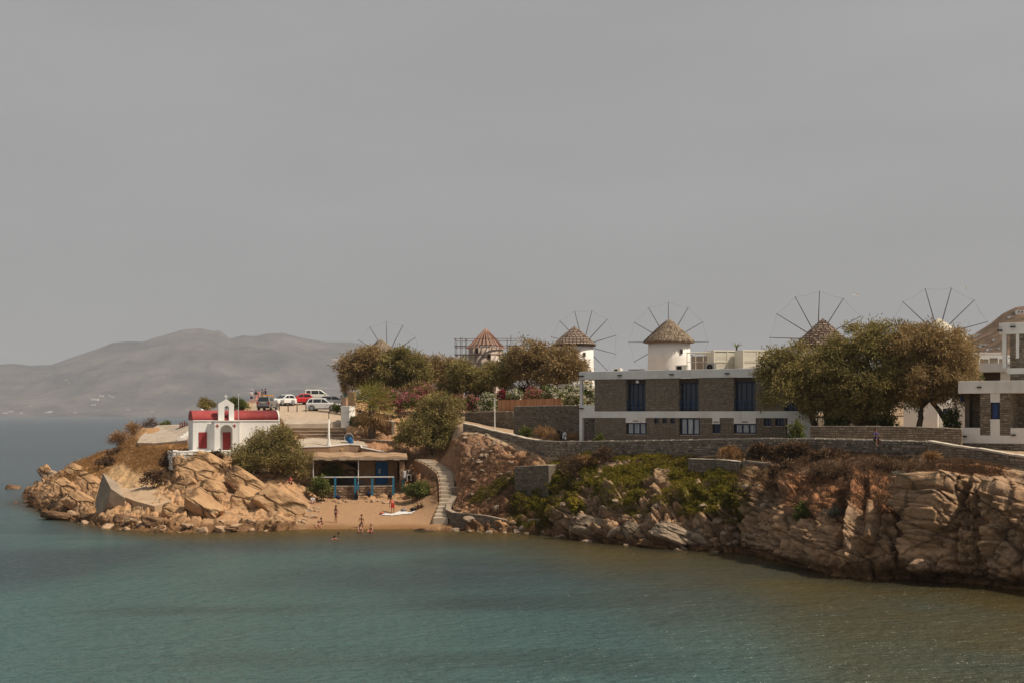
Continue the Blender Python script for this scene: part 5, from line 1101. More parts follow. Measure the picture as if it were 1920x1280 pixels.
def rock(px, py, wpx, hpx, D, label, seed, m=None, tilt=0, yaw=0, dep=1., bed=.05, sub=4, rough=.05, name='boulder', group=None):
    s = D/F; o = link(name, boulder_mesh(name, m or BOULM, seed, 5 if wpx >= 48 else sub, 9, rough, bed), None, W(px, py, D))
    o.scale = (wpx*s*.55, wpx*s*.5*dep, hpx*s*.58); o.rotation_euler = (R(-8), R(tilt), R(yaw)); return tag(o, label, 'rock', group)
rock(520, 946, 107, 74, 142.5, 'largest pale boulder, a broad slab dipping to the sand at the edge of the beach', 3, tilt=30, bed=.04)
rock(463, 903, 80, 43, 146.5, 'long pale slab boulder resting on top of the cleft boulders below the chapel', 5, tilt=28)
rock(459, 936, 70, 55, 143, 'rounded banded boulder wedged under the long slab below the chapel', 8, tilt=12, bed=.10)
rock(401, 923, 61, 57, 144, 'smooth pale boulder with a dark cleft on the shore below the flagpole', 12, tilt=8)
rock(386, 955, 90, 48, 139.5, 'orange slab boulder leaning down to the water beneath the smooth pale one', 14, tilt=38)
rock(370, 887, 70, 48, 149.5, 'reddish pale boulder directly below the flaking terrace wall', 17, tilt=24)
rock(398, 872, 68, 40, 151.5, 'pale slab boulder leaning against the flaking terrace wall', 21, tilt=32)
rock(338, 873, 31, 43, 152, 'upright brown boulder at the corner of the flaking terrace wall', 23, tilt=-12)
rock(352, 912, 48, 40, 148, 'broken brown boulder beside the dusty slab on the headland', 25, tilt=18)
rock(330, 962, 63, 40, 139.5, 'low ochre boulder at the water below the dusty slab', 27, tilt=22)
rock(295, 978, 54, 24, 137, 'dark wet boulder lying along the waterline under the slab', 29, BOULW, tilt=8)
rock(235, 975, 60, 28, 140, 'brown seaweed stained boulder at the foot of the triangular wall', 31, BOULW, tilt=10)
rock(148, 940, 64, 44, 153, 'layered ochre boulder on the outermost point of the headland', 33, tilt=30, bed=.12)
rock(118, 912, 46, 34, 162, 'jagged ochre boulder above the outermost point', 35, tilt=35, bed=.1)
rock(168, 905, 44, 38, 158, 'steep ochre rock slab beside the triangular wall', 37, tilt=42, bed=.1)
rock(142, 882, 40, 26, 172, 'sunlit pale rock on the crest of the point', 39, tilt=25)
rock(92, 888, 44, 24, 195, 'dark shaded rock stack standing in the sea off the point', 41, BOULG, tilt=20)
rock(86, 878, 16, 16, 194, 'small pointed pale rock on top of the shaded stack', 43, BOULM, tilt=50)
rock(26, 916, 36, 14, 212, 'low reddish islet rock farthest out in the water', 45, BOULW, tilt=5)
rock(70, 920, 66, 11, 206, 'flat brown reef rock between the islet and the headland', 47, BOULW)
rock(60, 940, 34, 7, 180, 'thin reef rock just breaking the water off the point', 49, BOULW)
rock(115, 968, 84, 18, 150, 'long rusty brown shelf of rock at the water on the point', 51, BOULW, tilt=8)
rock(460, 980, 26, 22, 136.6, 'split pale boulder at the waterline left of the beach', 53)
rock(486, 983, 18, 20, 136.2, 'blocky pale boulder at the waterline beside the split one', 55)
rock(515, 983, 34, 18, 136.6, 'row of rounded shore rock below the largest boulder', 57, bed=.1)
rock(425, 992, 52, 10, 134.8, 'dark flat rock with seaweed low in the water below the boulders', 59, BOULW)
rock(800, 996, 54, 13, 136.6, 'flat dark rock awash in front of the foot of the beach steps', 61, BOULW, tilt=4)
rock(1108, 992, 82, 46, 125.5, 'large banded grey boulder at the water below the green slope', 63, BOULG, tilt=14, bed=.12)
rock(1078, 985, 30, 40, 127, 'cracked grey boulder split from the large banded one', 65, BOULG, tilt=10, bed=.1)
rock(1185, 1000, 66, 48, 121.5, 'tilted grey ledge of rock dropping into the water right of the banded boulder', 67, BOULG, tilt=30, bed=.14)
rock(1265, 1003, 110, 42, 118, 'long layered rock ledge slanting down to the sea below the ground cover', 69, BOULG, tilt=24, bed=.14)
rock(1320, 1005, 60, 34, 116.6, 'sunlit layered ledge end at the water right of the long slanting one', 71, BOULG, tilt=24, bed=.12)
rock(1220, 1022, 60, 15, 119, 'low brown wet rock in front of the long ledge', 73, BOULW, tilt=10)
rock(1580, 1046, 44, 34, 97.2, 'stack of thin sunlit rock layers at the base of the high cliff', 75, BOULM, tilt=26, bed=.18)
rock(1540, 1066, 56, 16, 99.5, 'low tilted ribs of brown rock at the cliff foot', 77, BOULW, tilt=22, bed=.15)
rock(1812, 884, 80, 30, 96.5, 'big sunlit ochre block on the cliff top under the bright coping', 81, BOULM, tilt=10)
rock(1884, 892, 44, 34, 93.6, 'rounded sunlit ochre block on the cliff top nearest the picture edge', 83, BOULM, tilt=6)
rock(930, 952, 14, 12, 136.6, 'small pale round stone above the curved sea wall', 91, BOULG)
rock(1233, 905, 26, 50, 124, 'pale rock rib showing through the green ground cover', 93, BOULG, tilt=10, bed=.1)
rock(640, 882, 62, 38, 156.5, 'tilted ochre rock slab behind the open end of the hut veranda', 95, BOULM, tilt=28, bed=.1)
rock(630, 846, 34, 16, 159, 'flat ochre rock on the red earth above the hut roof', 97, BOULM, tilt=12)
SMALLM = mat('loose_stone', [(.25, (.24, .155, .10)), (.5, (.37, .25, .16)), (.8, (.46, .34, .23))], scale=1.2, rough=.92, bump=.6, bscale=4, spec=.12)
SMALLG = mat('loose_grey_stone', [(.25, (.16, .115, .082)), (.5, (.27, .20, .145)), (.8, (.38, .30, .22))], scale=1.2, rough=.92, bump=.6, bscale=4, spec=.12)
# loose stones strewn along the water's edge
def strew(n, pxr, pyf, Df, size, m, label, group, seed):
    r_ = random.Random(seed); protos = [boulder_mesh('shore_stone', m, seed+i, 2, 7, .06, .03) for i in range(5)]
    for k in range(n):
        px = r_.uniform(*pxr); D = Df(px, r_); p = ground_at(px, D); s = r_.uniform(*size)*r_.uniform(.6, 1.2)
        o = link('shore_stone', protos[k % 5], None, p+Vector((0, 0, s*.1))); o.scale = (s*r_.uniform(.8, 1.6), s, s*r_.uniform(.45, .8)); o.rotation_euler = (r_.uniform(-.3, .3), r_.uniform(-.4, .4), r_.uniform(0, 6)); tag(o, label, 'rock', group)
strew(40, (130, 560), None, lambda px, r: shoreD(px)+r.uniform(-.6, 3.0), (.25, .7), SMALLM, 'loose ochre stone among the boulders along the headland shore', 'loose stones on the headland shore', 101)
strew(34, (545, 600), None, lambda px, r: shoreD(px)+r.uniform(1.5, 11), (.18, .5), SMALLM, 'loose pale stone where the boulders give way to the sand', 'loose stones at the beach edge', 131)
strew(40, (850, 1060), None, lambda px, r: shoreD(px)+r.uniform(-.8, 1.6), (.2, .55), SMALLG, 'loose grey stone on the strip of shore under the curved sea wall', 'loose stones under the sea wall', 151)
strew(36, (1100, 1480), None, lambda px, r: shoreD(px)+r.uniform(-.8, 2.0), (.25, .6), SMALLG, 'loose grey stone along the foot of the green slope', 'loose stones under the green slope', 171)
strew(30, (600, 745), None, lambda px, r: 148.6+r.uniform(-.5, .9), (.12, .35), SMALLM, 'small stone on the sand along the foot of the hut plinth', 'small stones along the hut plinth', 191)
strew(60, (860, 1000), None, lambda px, r: r.uniform(138, 150), (.14, .42), SMALLG, 'rough stone lying on the brown slope under the start of the cliff wall', 'stones on the brown slope', 211)

# ================================================================= PLANTS
RS = np.random.RandomState(5)
def rnd_dirs(n): d = RS.normal(size=(n, 3)); return d/np.linalg.norm(d, axis=1, keepdims=True)
def leaf_mesh(name, m, pos, dirn, length, width, tone, bend=.0):
    """one narrow kite per entry: pos, unit direction, sizes, tone"""
    n = len(pos); rx = rnd_dirs(n); side = np.cross(dirn, rx); side /= np.linalg.norm(side, axis=1, keepdims=True)+1e-9
    L_ = (length*np.ones(n))[:, None]; w_ = (width*np.ones(n))[:, None]
    tip = pos+dirn*L_; tip[:, 2] -= bend*L_[:, 0]; mid = pos+dirn*L_*.45
    v = np.stack([pos, mid+side*w_, tip, mid-side*w_], 1).reshape(-1, 3)
    me = bpy.data.meshes.new(name); me.vertices.add(4*n); me.vertices.foreach_set('co', v.ravel())
    me.loops.add(4*n); me.loops.foreach_set('vertex_index', np.arange(4*n, dtype=np.int32)); me.polygons.add(n)
    me.polygons.foreach_set('loop_start', np.arange(0, 4*n, 4, dtype=np.int32)); me.polygons.foreach_set('loop_total', np.full(n, 4, np.int32)); me.update(calc_edges=True)
    at = me.attributes.new('tone', 'FLOAT', 'FACE'); at.data.foreach_set('value', np.clip(tone, 0, 1)); me.materials.append(m); return me
def crown_mesh(name, m, lobes, n, ln, wd, clumps=9, droop=.25, seed=0, tight=.30, inner=.35):
    """lobes: (x, y, z, rx, ry, rz); leaves gather in clumps near the lobe surfaces"""
    P_, D_, T_2 = [], [], []; vol = np.array([l[3]*l[4]*l[5] for l in lobes])**.67; vol /= vol.sum()
    for l, f in zip(lobes, vol):
        k = max(3, int(n*f)); c = np.array(l[:3]); r = np.array(l[3:6]); nc_ = max(5, int(clumps*r.mean()**1.3*3))
        cd = rnd_dirs(nc_); cd[:, 2] = np.abs(cd[:, 2])*1.0-.45*(RS.rand(nc_) < .42); cd /= np.linalg.norm(cd, axis=1, keepdims=True)
        crad = np.where(RS.rand(nc_) < inner, RS.uniform(.35, .8, nc_), RS.uniform(.82, 1.06, nc_)); ct = RS.normal(.5, .17, nc_); csz = RS.uniform(.6, 1.5, nc_)*tight*r.mean()**.55
        w_ = csz**2; idx = RS.choice(nc_, k, p=w_/w_.sum())
        g = RS.normal(size=(k, 3))*.55; p = c+cd[idx]*crad[idx][:, None]*r+g*csz[idx][:, None]*np.array([1, 1, .8])
        d = rnd_dirs(k)*.75+cd[idx]*.55+g*.35; d[:, 2] -= droop; d /= np.linalg.norm(d, axis=1, keepdims=True)
        P_.append(p); D_.append(d); T_2.append(ct[idx]+RS.normal(0, .14, k)+.10*(g[:, 2]))
    p = np.concatenate(P_); d = np.concatenate(D_); t = np.concatenate(T_2); k = len(p)
    return leaf_mesh(name, m, p, d, RS.uniform(.6, 1.3, k)*ln, RS.uniform(.7, 1.3, k)*wd, t)
def limb(mb, a, b, r0, r1, seed=0, n=6, wob=.12):
    rr = random.Random(seed); a, b = Vector(a), Vector(b); l_ = (b-a).length; pts = []; rad = []
    for k in range(n+1):
        t = k/n; p = a.lerp(b, t)+Vector((rr.uniform(-1, 1), rr.uniform(-1, 1), rr.uniform(-.4, .4)))*wob*l_*.35*math.sin(math.pi*t); p.z += .10*l_*math.sin(math.pi*t); pts.append(p); rad.append(r0+(r1-r0)*t)
    mb.tube(pts, rad, 7)
def tree(px, py, D, lobes, n, label, m, trunks, ln=.42, wd=.075, group=None, name='tamarisk_tree', cat='tree', tr=.3, droop=.25, tight=.30, clumps=9):
    """lobes in picture-like units relative to the foot: (dx px, dz px, dy m, rx px, ry m, rz px)"""
    base = W(px, py, D); s = D/F; o = empty(name, base, 0, label, cat, group)
    lb = [(a*s, c-(1.2 if D < 130 else 0), b*s, rx*s, ry, rz*s) for a, b, c, rx, ry, rz in lobes]
    link('crown', crown_mesh('crown', m, lb, int(n*1.9), ln*.82, wd*.58, clumps=clumps, droop=droop, tight=tight), o)
    mb = MB(); i = 0
    for (x0, lean, top) in trunks:
        f = Vector((x0*s, 0, -.5)); hN = Vector((x0*s+lean*s, .1, top*s)); limb(mb, f, hN, tr, tr*.6, px+i, 6, .10)
        for l in lb:
            if abs(l[0]-hN.x) < 5.5: limb(mb, hN, (l[0]*.85+hN.x*.15, l[1], l[2]+l[5]*.2), tr*.55, .04, px+i+7, 6, .2)
            i += 1
            for q in range(2):
                if abs(l[0]-hN.x) < 5.5: limb(mb, Vector(hN).lerp(Vector(l[:3]), .4), (l[0]+RS.uniform(-.7, .7)*l[3], l[1]+RS.uniform(-.6, .6)*l[4], l[2]+RS.uniform(-.1, .6)*l[5]), tr*.25, .025, px+i*3+q, 4, .2)
    mb.build('trunk', BARK, o); return o
# the big tamarisks between the stone buildings
tree(1535, 801, 124.5, [(-70, 60, -1.0, 42, 1.8, 40), (-44, 106, 0, 56, 2.4, 46), (15, 90, -.8, 62, 2.4, 50), (-85, 95, .2, 34, 1.6, 48), (34, 116, .5, 44, 2.2, 40), (60, 60, 0, 46, 2, 36), (-10, 55, -1.2, 40, 1.6, 30), (10, 34, -.6, 44, 1.6, 30), (58, 28, -.2, 40, 1.6, 30)], 20000,
     'broad olive green tamarisk hiding the corner of the long hotel', LF_OLIVE, [(18, -6, 34), (30, 12, 40), (-2, -16, 30)], tr=.34)
tree(1655, 801, 123, [(-50, 140, .2, 56, 2.4, 46), (10, 150, .5, 58, 2.6, 48), (-20, 85, -1.0, 62, 2.4, 52), (40, 95, -.5, 50, 2.4, 50), (-60, 65, -.4, 40, 2, 36), (20, 48, -.2, 46, 2, 32), (-30, 34, -.6, 40, 1.7, 32), (-70, 26, -.2, 34, 1.6, 28)], 21000,
     'tallest dense olive tamarisk in the middle of the clump behind the brown garden wall', LF_OLIVE, [(-20, 5, 40), (2, 10, 46)], tr=.36)
tree(1746, 802, 121, [(-30, 150, .3, 52, 2.3, 46), (20, 130, 0, 48, 2.3, 56), (-10, 90, -.9, 54, 2.3, 46), (38, 80, -.3, 32, 1.8, 56), (-52, 62, .2, 36, 2, 34), (26, 60, -.5, 30, 1.8, 34), (48, 100, -.2, 24, 1.6, 44)], 17000,
     'brownish tamarisk with a slanting bare trunk beside the stone apartment block', LF_BROWN, [(38, -34, 46), (-24, 8, 40)], tr=.3)
# the grove on the rise behind the beach
tree(690, 742, 182, [(-18, 52, 0, 36, 2.5, 36), (-34, 34, .4, 18, 1.6, 26), (5, 60, .5, 30, 2.4, 30), (20, 22, -.4, 30, 2, 22), (-26, 20, .2, 22, 1.6, 20)], 9000, 'rounded brown green tamarisk at the seaward end of the grove beside the street lamp', LF_BROWN, [(12, -14, 26), (22, 2, 24)], ln=.5, wd=.10, tr=.22)
tree(748, 742, 180, [(6, 52, 0, 40, 2.6, 36), (-18, 30, -.6, 26, 2, 26), (34, 40, .2, 26, 2, 30), (0, 70, .5, 24, 2, 18), (20, 14, -.3, 34, 2, 18)], 8500, 'olive tamarisk with dark forked trunk next in the grove above the pink oleander', LF_OLIVE, [(-16, 4, 20), (8, 18, 24)], ln=.5, wd=.10, tr=.26)
tree(828, 738, 186, [(-20, 40, 0, 32, 2.4, 30), (10, 43, .5, 30, 2.4, 27), (28, 28, -.4, 26, 2, 26), (0, 18, -1, 34, 2, 20)], 6500, 'loose brown tamarisk in the middle of the grove', LF_BROWN, [(4, -6, 20), (18, 10, 22)], ln=.5, wd=.10, tr=.22)
tree(880, 735, 176, [(-16, 34, 0, 26, 2.2, 28), (12, 20, -.4, 26, 2, 24), (-4, 10, -.6, 30, 2, 18)], 5000, 'smaller olive tamarisk directly in front of the scaffolded mill', LF_OLIVE, [(0, 4, 18)], ln=.5, wd=.10, tr=.2)
tree(938, 735, 172, [(-14, 24, 0, 32, 2.4, 28), (28, 42, .4, 32, 2.4, 34), (-4, 20, -.8, 36, 2, 22)], 6500, 'green brown tamarisk just right of the scaffolded mill', LF_OLIVE, [(-16, -6, 22), (6, 8, 24)], ln=.5, wd=.10, tr=.22)
tree(1000, 735, 170, [(-12, 62, 0, 34, 2.4, 36), (24, 52, -.4, 32, 2.3, 34), (-26, 38, .5, 24, 2, 26), (10, 26, -.8, 40, 2.2, 24)], 7000, 'tall dark brown tamarisk near the landward end of the grove', LF_BROWN, [(-4, -8, 24), (14, 10, 26)], ln=.5, wd=.10, tr=.22)
tree(1058, 735, 166, [(0, 48, 0, 34, 2.4, 36), (20, 30, -.5, 26, 2, 26), (-20, 30, .2, 26, 2, 26)], 6000, 'last brown tamarisk of the grove half hiding the white tower of the latticed mill', LF_BROWN, [(4, 0, 22)], ln=.5, wd=.10, tr=.2)
# big shrub-like trees lower down
tree(506, 898, 150.5, [(-34, 42, 0, 38, 1.8, 32), (8, 62, .3, 40, 1.9, 36), (34, 36, -.2, 40, 1.9, 34), (-10, 30, -.8, 50, 1.9, 26), (48, 14, 0, 24, 1.4, 22), (-48, 26, .3, 22, 1.3, 22), (20, 82, .2, 22, 1.2, 18)], 13000, 'bushy olive tamarisk covering the corner of the white chapel', LF_OLIVE, [(0, 4, 22), (18, 8, 20), (-16, -8, 20)], ln=.38, wd=.075, tr=.2, clumps=11)
tree(808, 850, 158, [(-20, 44, 0, 42, 2, 34), (16, 62, .3, 38, 2, 36), (30, 36, -.3, 34, 1.9, 32), (-34, 22, -.2, 32, 1.8, 22), (6, 22, -.8, 44, 1.9, 22), (20, 92, .6, 34, 1.8, 22)], 12000, 'wide olive tamarisk thicket at the head of the beach stairway', LF_OLIVE, [(0, 4, 24), (20, 6, 22)], ln=.4, wd=.08, tr=.2)
tree(388, 773, 186, [(0, 14, 0, 14, 1.1, 12)], 1500, 'small round olive tree rising just behind the chapel roof', LF_OLIVE, [(0, 0, 8)], ln=.34, wd=.08, tr=.09, name='small_tree')
tree(447, 772, 184, [(-6, 12, 0, 13, 1, 11), (10, 10, .2, 9, .8, 9)], 1800, 'dark low bush behind the bell gable of the chapel', LF_GREEN, [(0, 0, 6)], ln=.34, wd=.08, tr=.08, name='bush', cat='bush')
def bush(px, py, D, wpx, hpx, label, m, n=1600, ln=.3, wd=.06, flower=None, fn=500, cat='bush', name='bush', group=None, tight=.28, droop=.1, fl=(.16, .075)):
    s = D/F; g0 = ground_at(px, D); b0 = W(px, py, D); b0.z = min(b0.z, max(g0.z, b0.z-1.2)); o = empty(name, b0, 0, label, cat, group); a, h = wpx*s/2, (W(px, py, D).z-b0.z)+hpx*s
    lb = [(-a*.42, .1, h*.48, a*.58, a*.5, h*.46), (a*.38, -.1, h*.44, a*.6, a*.5, h*.44), (0, 0, h*.56, a*.62, a*.5, h*.46)]
    link('foliage', crown_mesh('foliage', m, lb, n, ln, wd, droop=droop, tight=tight, inner=.25), o)
    if flower is not None: link('blossom', crown_mesh('blossom', flower, [(l[0], l[1]-.12, l[2]+.05, l[3]*1.04, l[4]*1.04, l[5]*1.04) for l in lb], fn, fl[0], fl[1], droop=0, tight=tight*.7, inner=.05), o)
    mb = MB(); rr = random.Random(px)
    for k in range(7): limb(mb, (rr.uniform(-.2, .2), rr.uniform(-.1, .1), -.3), (rr.uniform(-.8, .8)*a, rr.uniform(-.3, .3)*a, h*rr.uniform(.4, .8)), .035, .012, k+px, 4)
    mb.build('stems', BARK, o); return o
bush(752, 766, 172, 76, 34, 'large pink flowering oleander below the forked tamarisk', LF_GREEN, 3600, flower=PINKF, fn=2300, name='oleander')
bush(712, 758, 176, 44, 22, 'dusty rose oleander behind the crown of the fan palm', LF_BROWN, 1800, flower=PINKF, fn=700, name='oleander')
bush(801, 758, 174, 54, 36, 'faded pink oleander at the edge of the grove above the thicket', LF_BROWN, 2600, flower=PINKF, fn=1000, name='oleander')
bush(862, 764, 168, 40, 26, 'reddish dry bush left of the white oleander', LF_BROWN, 1600, flower=CRIMF, fn=300, name='oleander')
bush(886, 763, 165, 26, 22, 'small pink oleander beside the white one over the dark wall', LF_GREEN, 1000, flower=PINKF, fn=600, name='oleander')
bush(917, 771, 163, 36, 34, 'white flowering oleander next to the thin pale pole', LF_GREEN, 1700, flower=WHITEF, fn=1100, name='oleander')
bush(943, 751, 164, 22, 18, 'crimson bougainvillea at the end of the timber fence', LF_BROWN, 700, flower=CRIMF, fn=900, name='bougainvillea')
bush(968, 750, 163, 34, 20, 'white and green oleander peeping above the left part of the timber fence', LF_GREEN, 1100, flower=WHITEF, fn=420, name='oleander')
bush(1003, 748, 161, 40, 22, 'mixed pink oleander above the middle of the timber fence', LF_BROWN, 1400, flower=PINKF, fn=500, name='oleander')
bush(1036, 746, 158, 38, 24, 'pale oleander above the end of the timber fence', LF_GREEN, 1300, flower=WHITEF, fn=600, name='oleander')
bush(1072, 759, 160, 44, 36, 'large white flowering oleander left of the hotel corner post', LF_GREEN, 2200, flower=WHITEF, fn=1500, name='oleander', fl=(.2, .1))
bush(1103, 759, 161, 30, 36, 'white oleander framed by the open hotel corner', LF_GREEN, 1600, flower=WHITEF, fn=1000, name='oleander', fl=(.2, .1))
bush(722, 748, 177, 50, 24, 'brown undergrowth beneath the seaward trees of the grove', LF_BROWN, 1800)
bush(782, 746, 178, 60, 30, 'tawny undergrowth between the forked tamarisk and the middle of the grove', LF_BROWN, 2400)
bush(838, 748, 176, 56, 30, 'brown green undergrowth right under the middle tamarisk of the grove', LF_OLIVE, 2200)
bush(1040, 742, 167, 56, 24, 'dusky undergrowth beneath the last trees of the grove', LF_BROWN, 2000)
bush(905, 742, 176, 60, 22, 'orange brown dry bush beneath the grove', LF_BRUSH, 1800)
bush(985, 738, 172, 60, 18, 'rust coloured dry bush under the dark brown tamarisk', LF_BRUSH, 1800)
bush(600, 935, 149, 36, 46, 'dark green shrub at the near corner of the hut veranda', LF_GREEN, 1900)
bush(622, 900, 153, 40, 34, 'grey green shrub growing in the open end of the hut veranda', LF_GREEN, 1300)
bush(788, 940, 147.5, 56, 36, 'green shrub on the slope between the hut and the stairway', LF_GREEN, 2400)
bush(800, 968, 144, 40, 22, 'low dark shrub beside the foot of the beach stairway', LF_BRUSH, 1300)
bush(770, 905, 151.5, 26, 26, 'dry brown bush beside the hut corner', LF_BRUSH, 800)
bush(1075, 885, 132, 60, 34, 'large dry grey pink bush on the slope below the path wall', LF_BRUSH, 2600, ln=.25, wd=.03)
bush(1132, 858, 131.5, 36, 22, 'round dry thorn bush against the path wall', LF_BRUSH, 1600, ln=.25, wd=.03)
bush(1100, 868, 132, 34, 14, 'orange dry grass clump below the path wall', LF_DRY, 1300, ln=.35, wd=.025)
bush(1370, 858, 121.2, 36, 20, 'tan dry bush on the path wall above the old stub wall', LF_DRY, 1300, ln=.25, wd=.03)
bush(1430, 860, 119, 44, 26, 'dark brown brush at the foot of the path wall', LF_BRUSH, 1900)
bush(1490, 862, 115.5, 60, 30, 'wide dark brown brush below the garden wall', LF_BRUSH, 2600)
bush(1560, 868, 112, 70, 22, 'low sprawling brown brush on the red bank', LF_BRUSH, 2400)
bush(1575, 905, 106, 110, 34, 'big brown twiggy thicket on the red slope', LF_BRUSH, 4200, ln=.35, wd=.025)
bush(1660, 895, 104.5, 70, 30, 'brown thicket under the seated visitor', LF_BRUSH, 2600, ln=.35, wd=.025)
bush(1470, 905, 110, 50, 36, 'brown scrub spilling over the old brown wall', LF_BRUSH, 2000)
bush(1745, 862, 100, 26, 16, 'tuft of tan grass at the bend of the coping', LF_DRY, 800, ln=.4, wd=.02)
bush(1690, 905, 101, 40, 16, 'olive and tan scrub on the sunlit red slope', LF_GREY, 1100)
bush(1567, 975, 99.5, 40, 20, 'pale silvery shrub on the cliff edge', LF_GREY, 1400, ln=.3, wd=.03)
bush(1512, 985, 103.2, 34, 40, 'dark green plant hanging on the cliff face', LF_GREEN, 1500)
bush(1545, 950, 102.5, 22, 18, 'green tuft on the cliff lip', LF_GREEN, 700)
bush(1232, 962, 121.2, 24, 22, 'silvery grey shrub at the base of the green slope', LF_GREY, 900, ln=.3, wd=.03)
bush(1082, 968, 125.6, 24, 32, 'green cushion hanging between the grey rocks', LF_ICE, 1200)
bush(1493, 822, 118.5, 22, 30, 'dark potted style shrub against the white hotel end wall', LF_GREEN, 900)
bush(1124, 826, 135, 14, 12, 'small dark shrub at the corner of the hotel wall', LF_GREEN, 500)
bush(985, 825, 146, 18, 26, 'dark weed against the tall grey garden wall', LF_GREEN, 600)
bush(1022, 824, 144, 34, 22, 'tall dry weeds against the garden wall near the scooter', LF_DRY, 900, ln=.5, wd=.018)
bush(1060, 826, 141.5, 60, 10, 'orange dry grass strip around the scooter', LF_DRY, 1400, ln=.3, wd=.02)
bush(1567, 802, 122, 40, 44, 'sunlit green shrub under the broad tamarisk', LF_GREEN, 1800)
bush(1612, 802, 122.5, 44, 40, 'rusty dry shrub under the middle of the tamarisk clump', LF_BROWN, 1700)
bush(1660, 802, 122, 46, 34, 'dark green undergrowth beside the middle trunk', LF_GREEN, 1600)
bush(1785, 800, 119.5, 26, 36, 'bright green shrub between the slanting trunk and the stone terraces', LF_GREEN, 1300, flower=WHITEF, fn=120)
bush(1832, 712, 133, 22, 12, 'green shrub on the white annex terrace', LF_GREEN, 500)
bush(478, 905, 147.5, 20, 14, 'red brown dry bush below the terrace wall by the flagpole', LF_BRUSH, 600)
bush(408, 862, 153.6, 22, 16, 'rusty dry bush growing at the flaking wall', LF_BRUSH, 700)
bush(370, 857, 154, 14, 9, 'small rusty tuft at the flaking wall', LF_BRUSH, 400)
bush(290, 905, 150, 44, 22, 'red brown cushion bush on the bare headland', LF_BRUSH, 1200)
bush(318, 880, 155, 34, 24, 'olive and rust bush left of the flaking wall', LF_BRUSH, 1200)
bush(228, 855, 172, 50, 16, 'purple brown low bush on the headland slope', LF_BRUSH, 1300)
bush(200, 872, 167, 40, 14, 'dark rust bush on the crest of the point', LF_BRUSH, 1000)
bush(225, 830, 181, 40, 22, 'tall orange dry grass on the headland skyline', LF_DRY, 1500, ln=.55, wd=.025)
bush(252, 815, 184, 34, 22, 'orange dry weeds left of the pale terrace', LF_DRY, 1300, ln=.55, wd=.025)
bush(282, 798, 188, 26, 14, 'tall thin weeds on the skyline behind the pale terrace', LF_BRUSH, 700, ln=.5, wd=.025)
bush(310, 796, 189, 20, 7, 'dark low bush at the back of the pale terrace', LF_GREEN, 500)
bush(665, 800, 168, 22, 18, 'dark green weeds between the white pier and the fan palm', LF_GREEN, 600)
bush(632, 772, 172.4, 16, 14, 'green weed clump at the car park edge under the white car', LF_GREEN, 500)

# ---- ground cover and grass that nobody could count
def scatter(name, wgt, n, m, ln, wd, blades, label, up=.8, seed=1, lift=.0):
    r_ = np.random.RandomState(seed); T2 = T_; ok = (wgt > .25) & (T2 > 3.2) & (T2 < 9.2)
    idx = np.where(ok)[0]
    area = (DD[:, 1:2]*0+1); pr = wgt[idx].copy(); sel = r_.choice(idx, n, p=pr/pr.sum()); base = Pd[sel]+r_.normal(0, .12, (n, 3))*np.array([1, 1, .2])
    b = np.repeat(base, blades, 0)+r_.normal(0, .10, (n*blades, 3))*np.array([1, 1, .3]); b[:, 2] += lift
    d = r_.normal(size=(n*blades, 3)); d[:, 2] = np.abs(d[:, 2])*.6+up; nn_ = np.repeat(Nn[sel], blades, 0); d = d+nn_*.6; d /= np.linalg.norm(d, axis=1, keepdims=True)
    t = np.repeat(.5+.32*fbm(base*.55, 3, seed+70)+r_.normal(0, .08, n), blades)+r_.normal(0, .10, n*blades)
    o = link(name, leaf_mesh(name, m, b, d, r_.uniform(.5, 1.3, len(b))*ln, r_.uniform(.7, 1.3, len(b))*wd, t)); return tag(o, kind='stuff')
scatter('ground_cover', grn, 24000, LF_ICE, .17, .034, 8, None, .40, 3)
drygr = np.maximum.reduce([ell(250, 850, 100, 40, -15), ell(170, 872, 60, 18, -28), ell(320, 845, 40, 20), ell(230, 900, 40, 20)*.6])*(1-ell(308, 812, 62, 22, 0, .2))*(1-ell(255, 912, 62, 26, 30, .2))
scatter('dry_grass', drygr, 9000, LF_DRY, .34, .015, 7, None, 1.1, 5)
scatter('dry_scrub', np.maximum.reduce([ell(905, 905, 90, 62)*.8, ell(670, 842, 100, 14)*.6, ell(1290, 868, 90, 12)*.5]), 8000, LF_BRUSH, .22, .014, 7, None, .9, 7)
scatter('red_slope_grass', np.maximum.reduce([redr, brsh*.9]), 13000, LF_BRUSH, .26, .013, 7, None, 1.0, 9)

# ---- fan palm
PALM_K = 1.18
pm = empty('fan_palm', W(697, 824, 164.5), 0, 'squat fan palm with a skirt of dead fronds above the hut', 'palm tree'); s = 164.5/F
MB().tube([(0, 0, -.5), (.05, 0, 1.4), (.0, 0, 3.3)], [.34, .40, .30], 12).build('trunk', BARK, pm)
def frond(a, el, l_, rad, m, name, seed):
    rr = random.Random(seed); mb = MB(); dx, dy = math.cos(a), math.sin(a); c0 = Vector((dx*.15, dy*.15, 3.35)); d = Vector((dx*math.cos(el), dy*math.cos(el), math.sin(el))); hub = c0+d*l_; mb.tube([c0, (c0+hub)/2+Vector((0, 0, .06)), hub], [.03, .022, .015], 5)
    side = Vector((-dy, dx, 0)); upv = side.cross(d)
    n = 11
    for k in range(n):
        t = (k/(n-1)-.5)*R(210); v = d*math.cos(t)+side*math.sin(t); q = rad*(1-.22*abs(t)/R(105))*rr.uniform(.9, 1.08); wv = (d*-math.sin(t)+side*math.cos(t))*.06
        m_ = hub+v*q*.55+upv*.03; tip = hub+v*q-Vector((0, 0, .22*q)); mb.add([hub, m_+wv, tip, m_-wv], [(0, 1, 2, 3)], min(1, max(0, rr.gauss(.5, .2))))
    mb.build(name, m, pm)
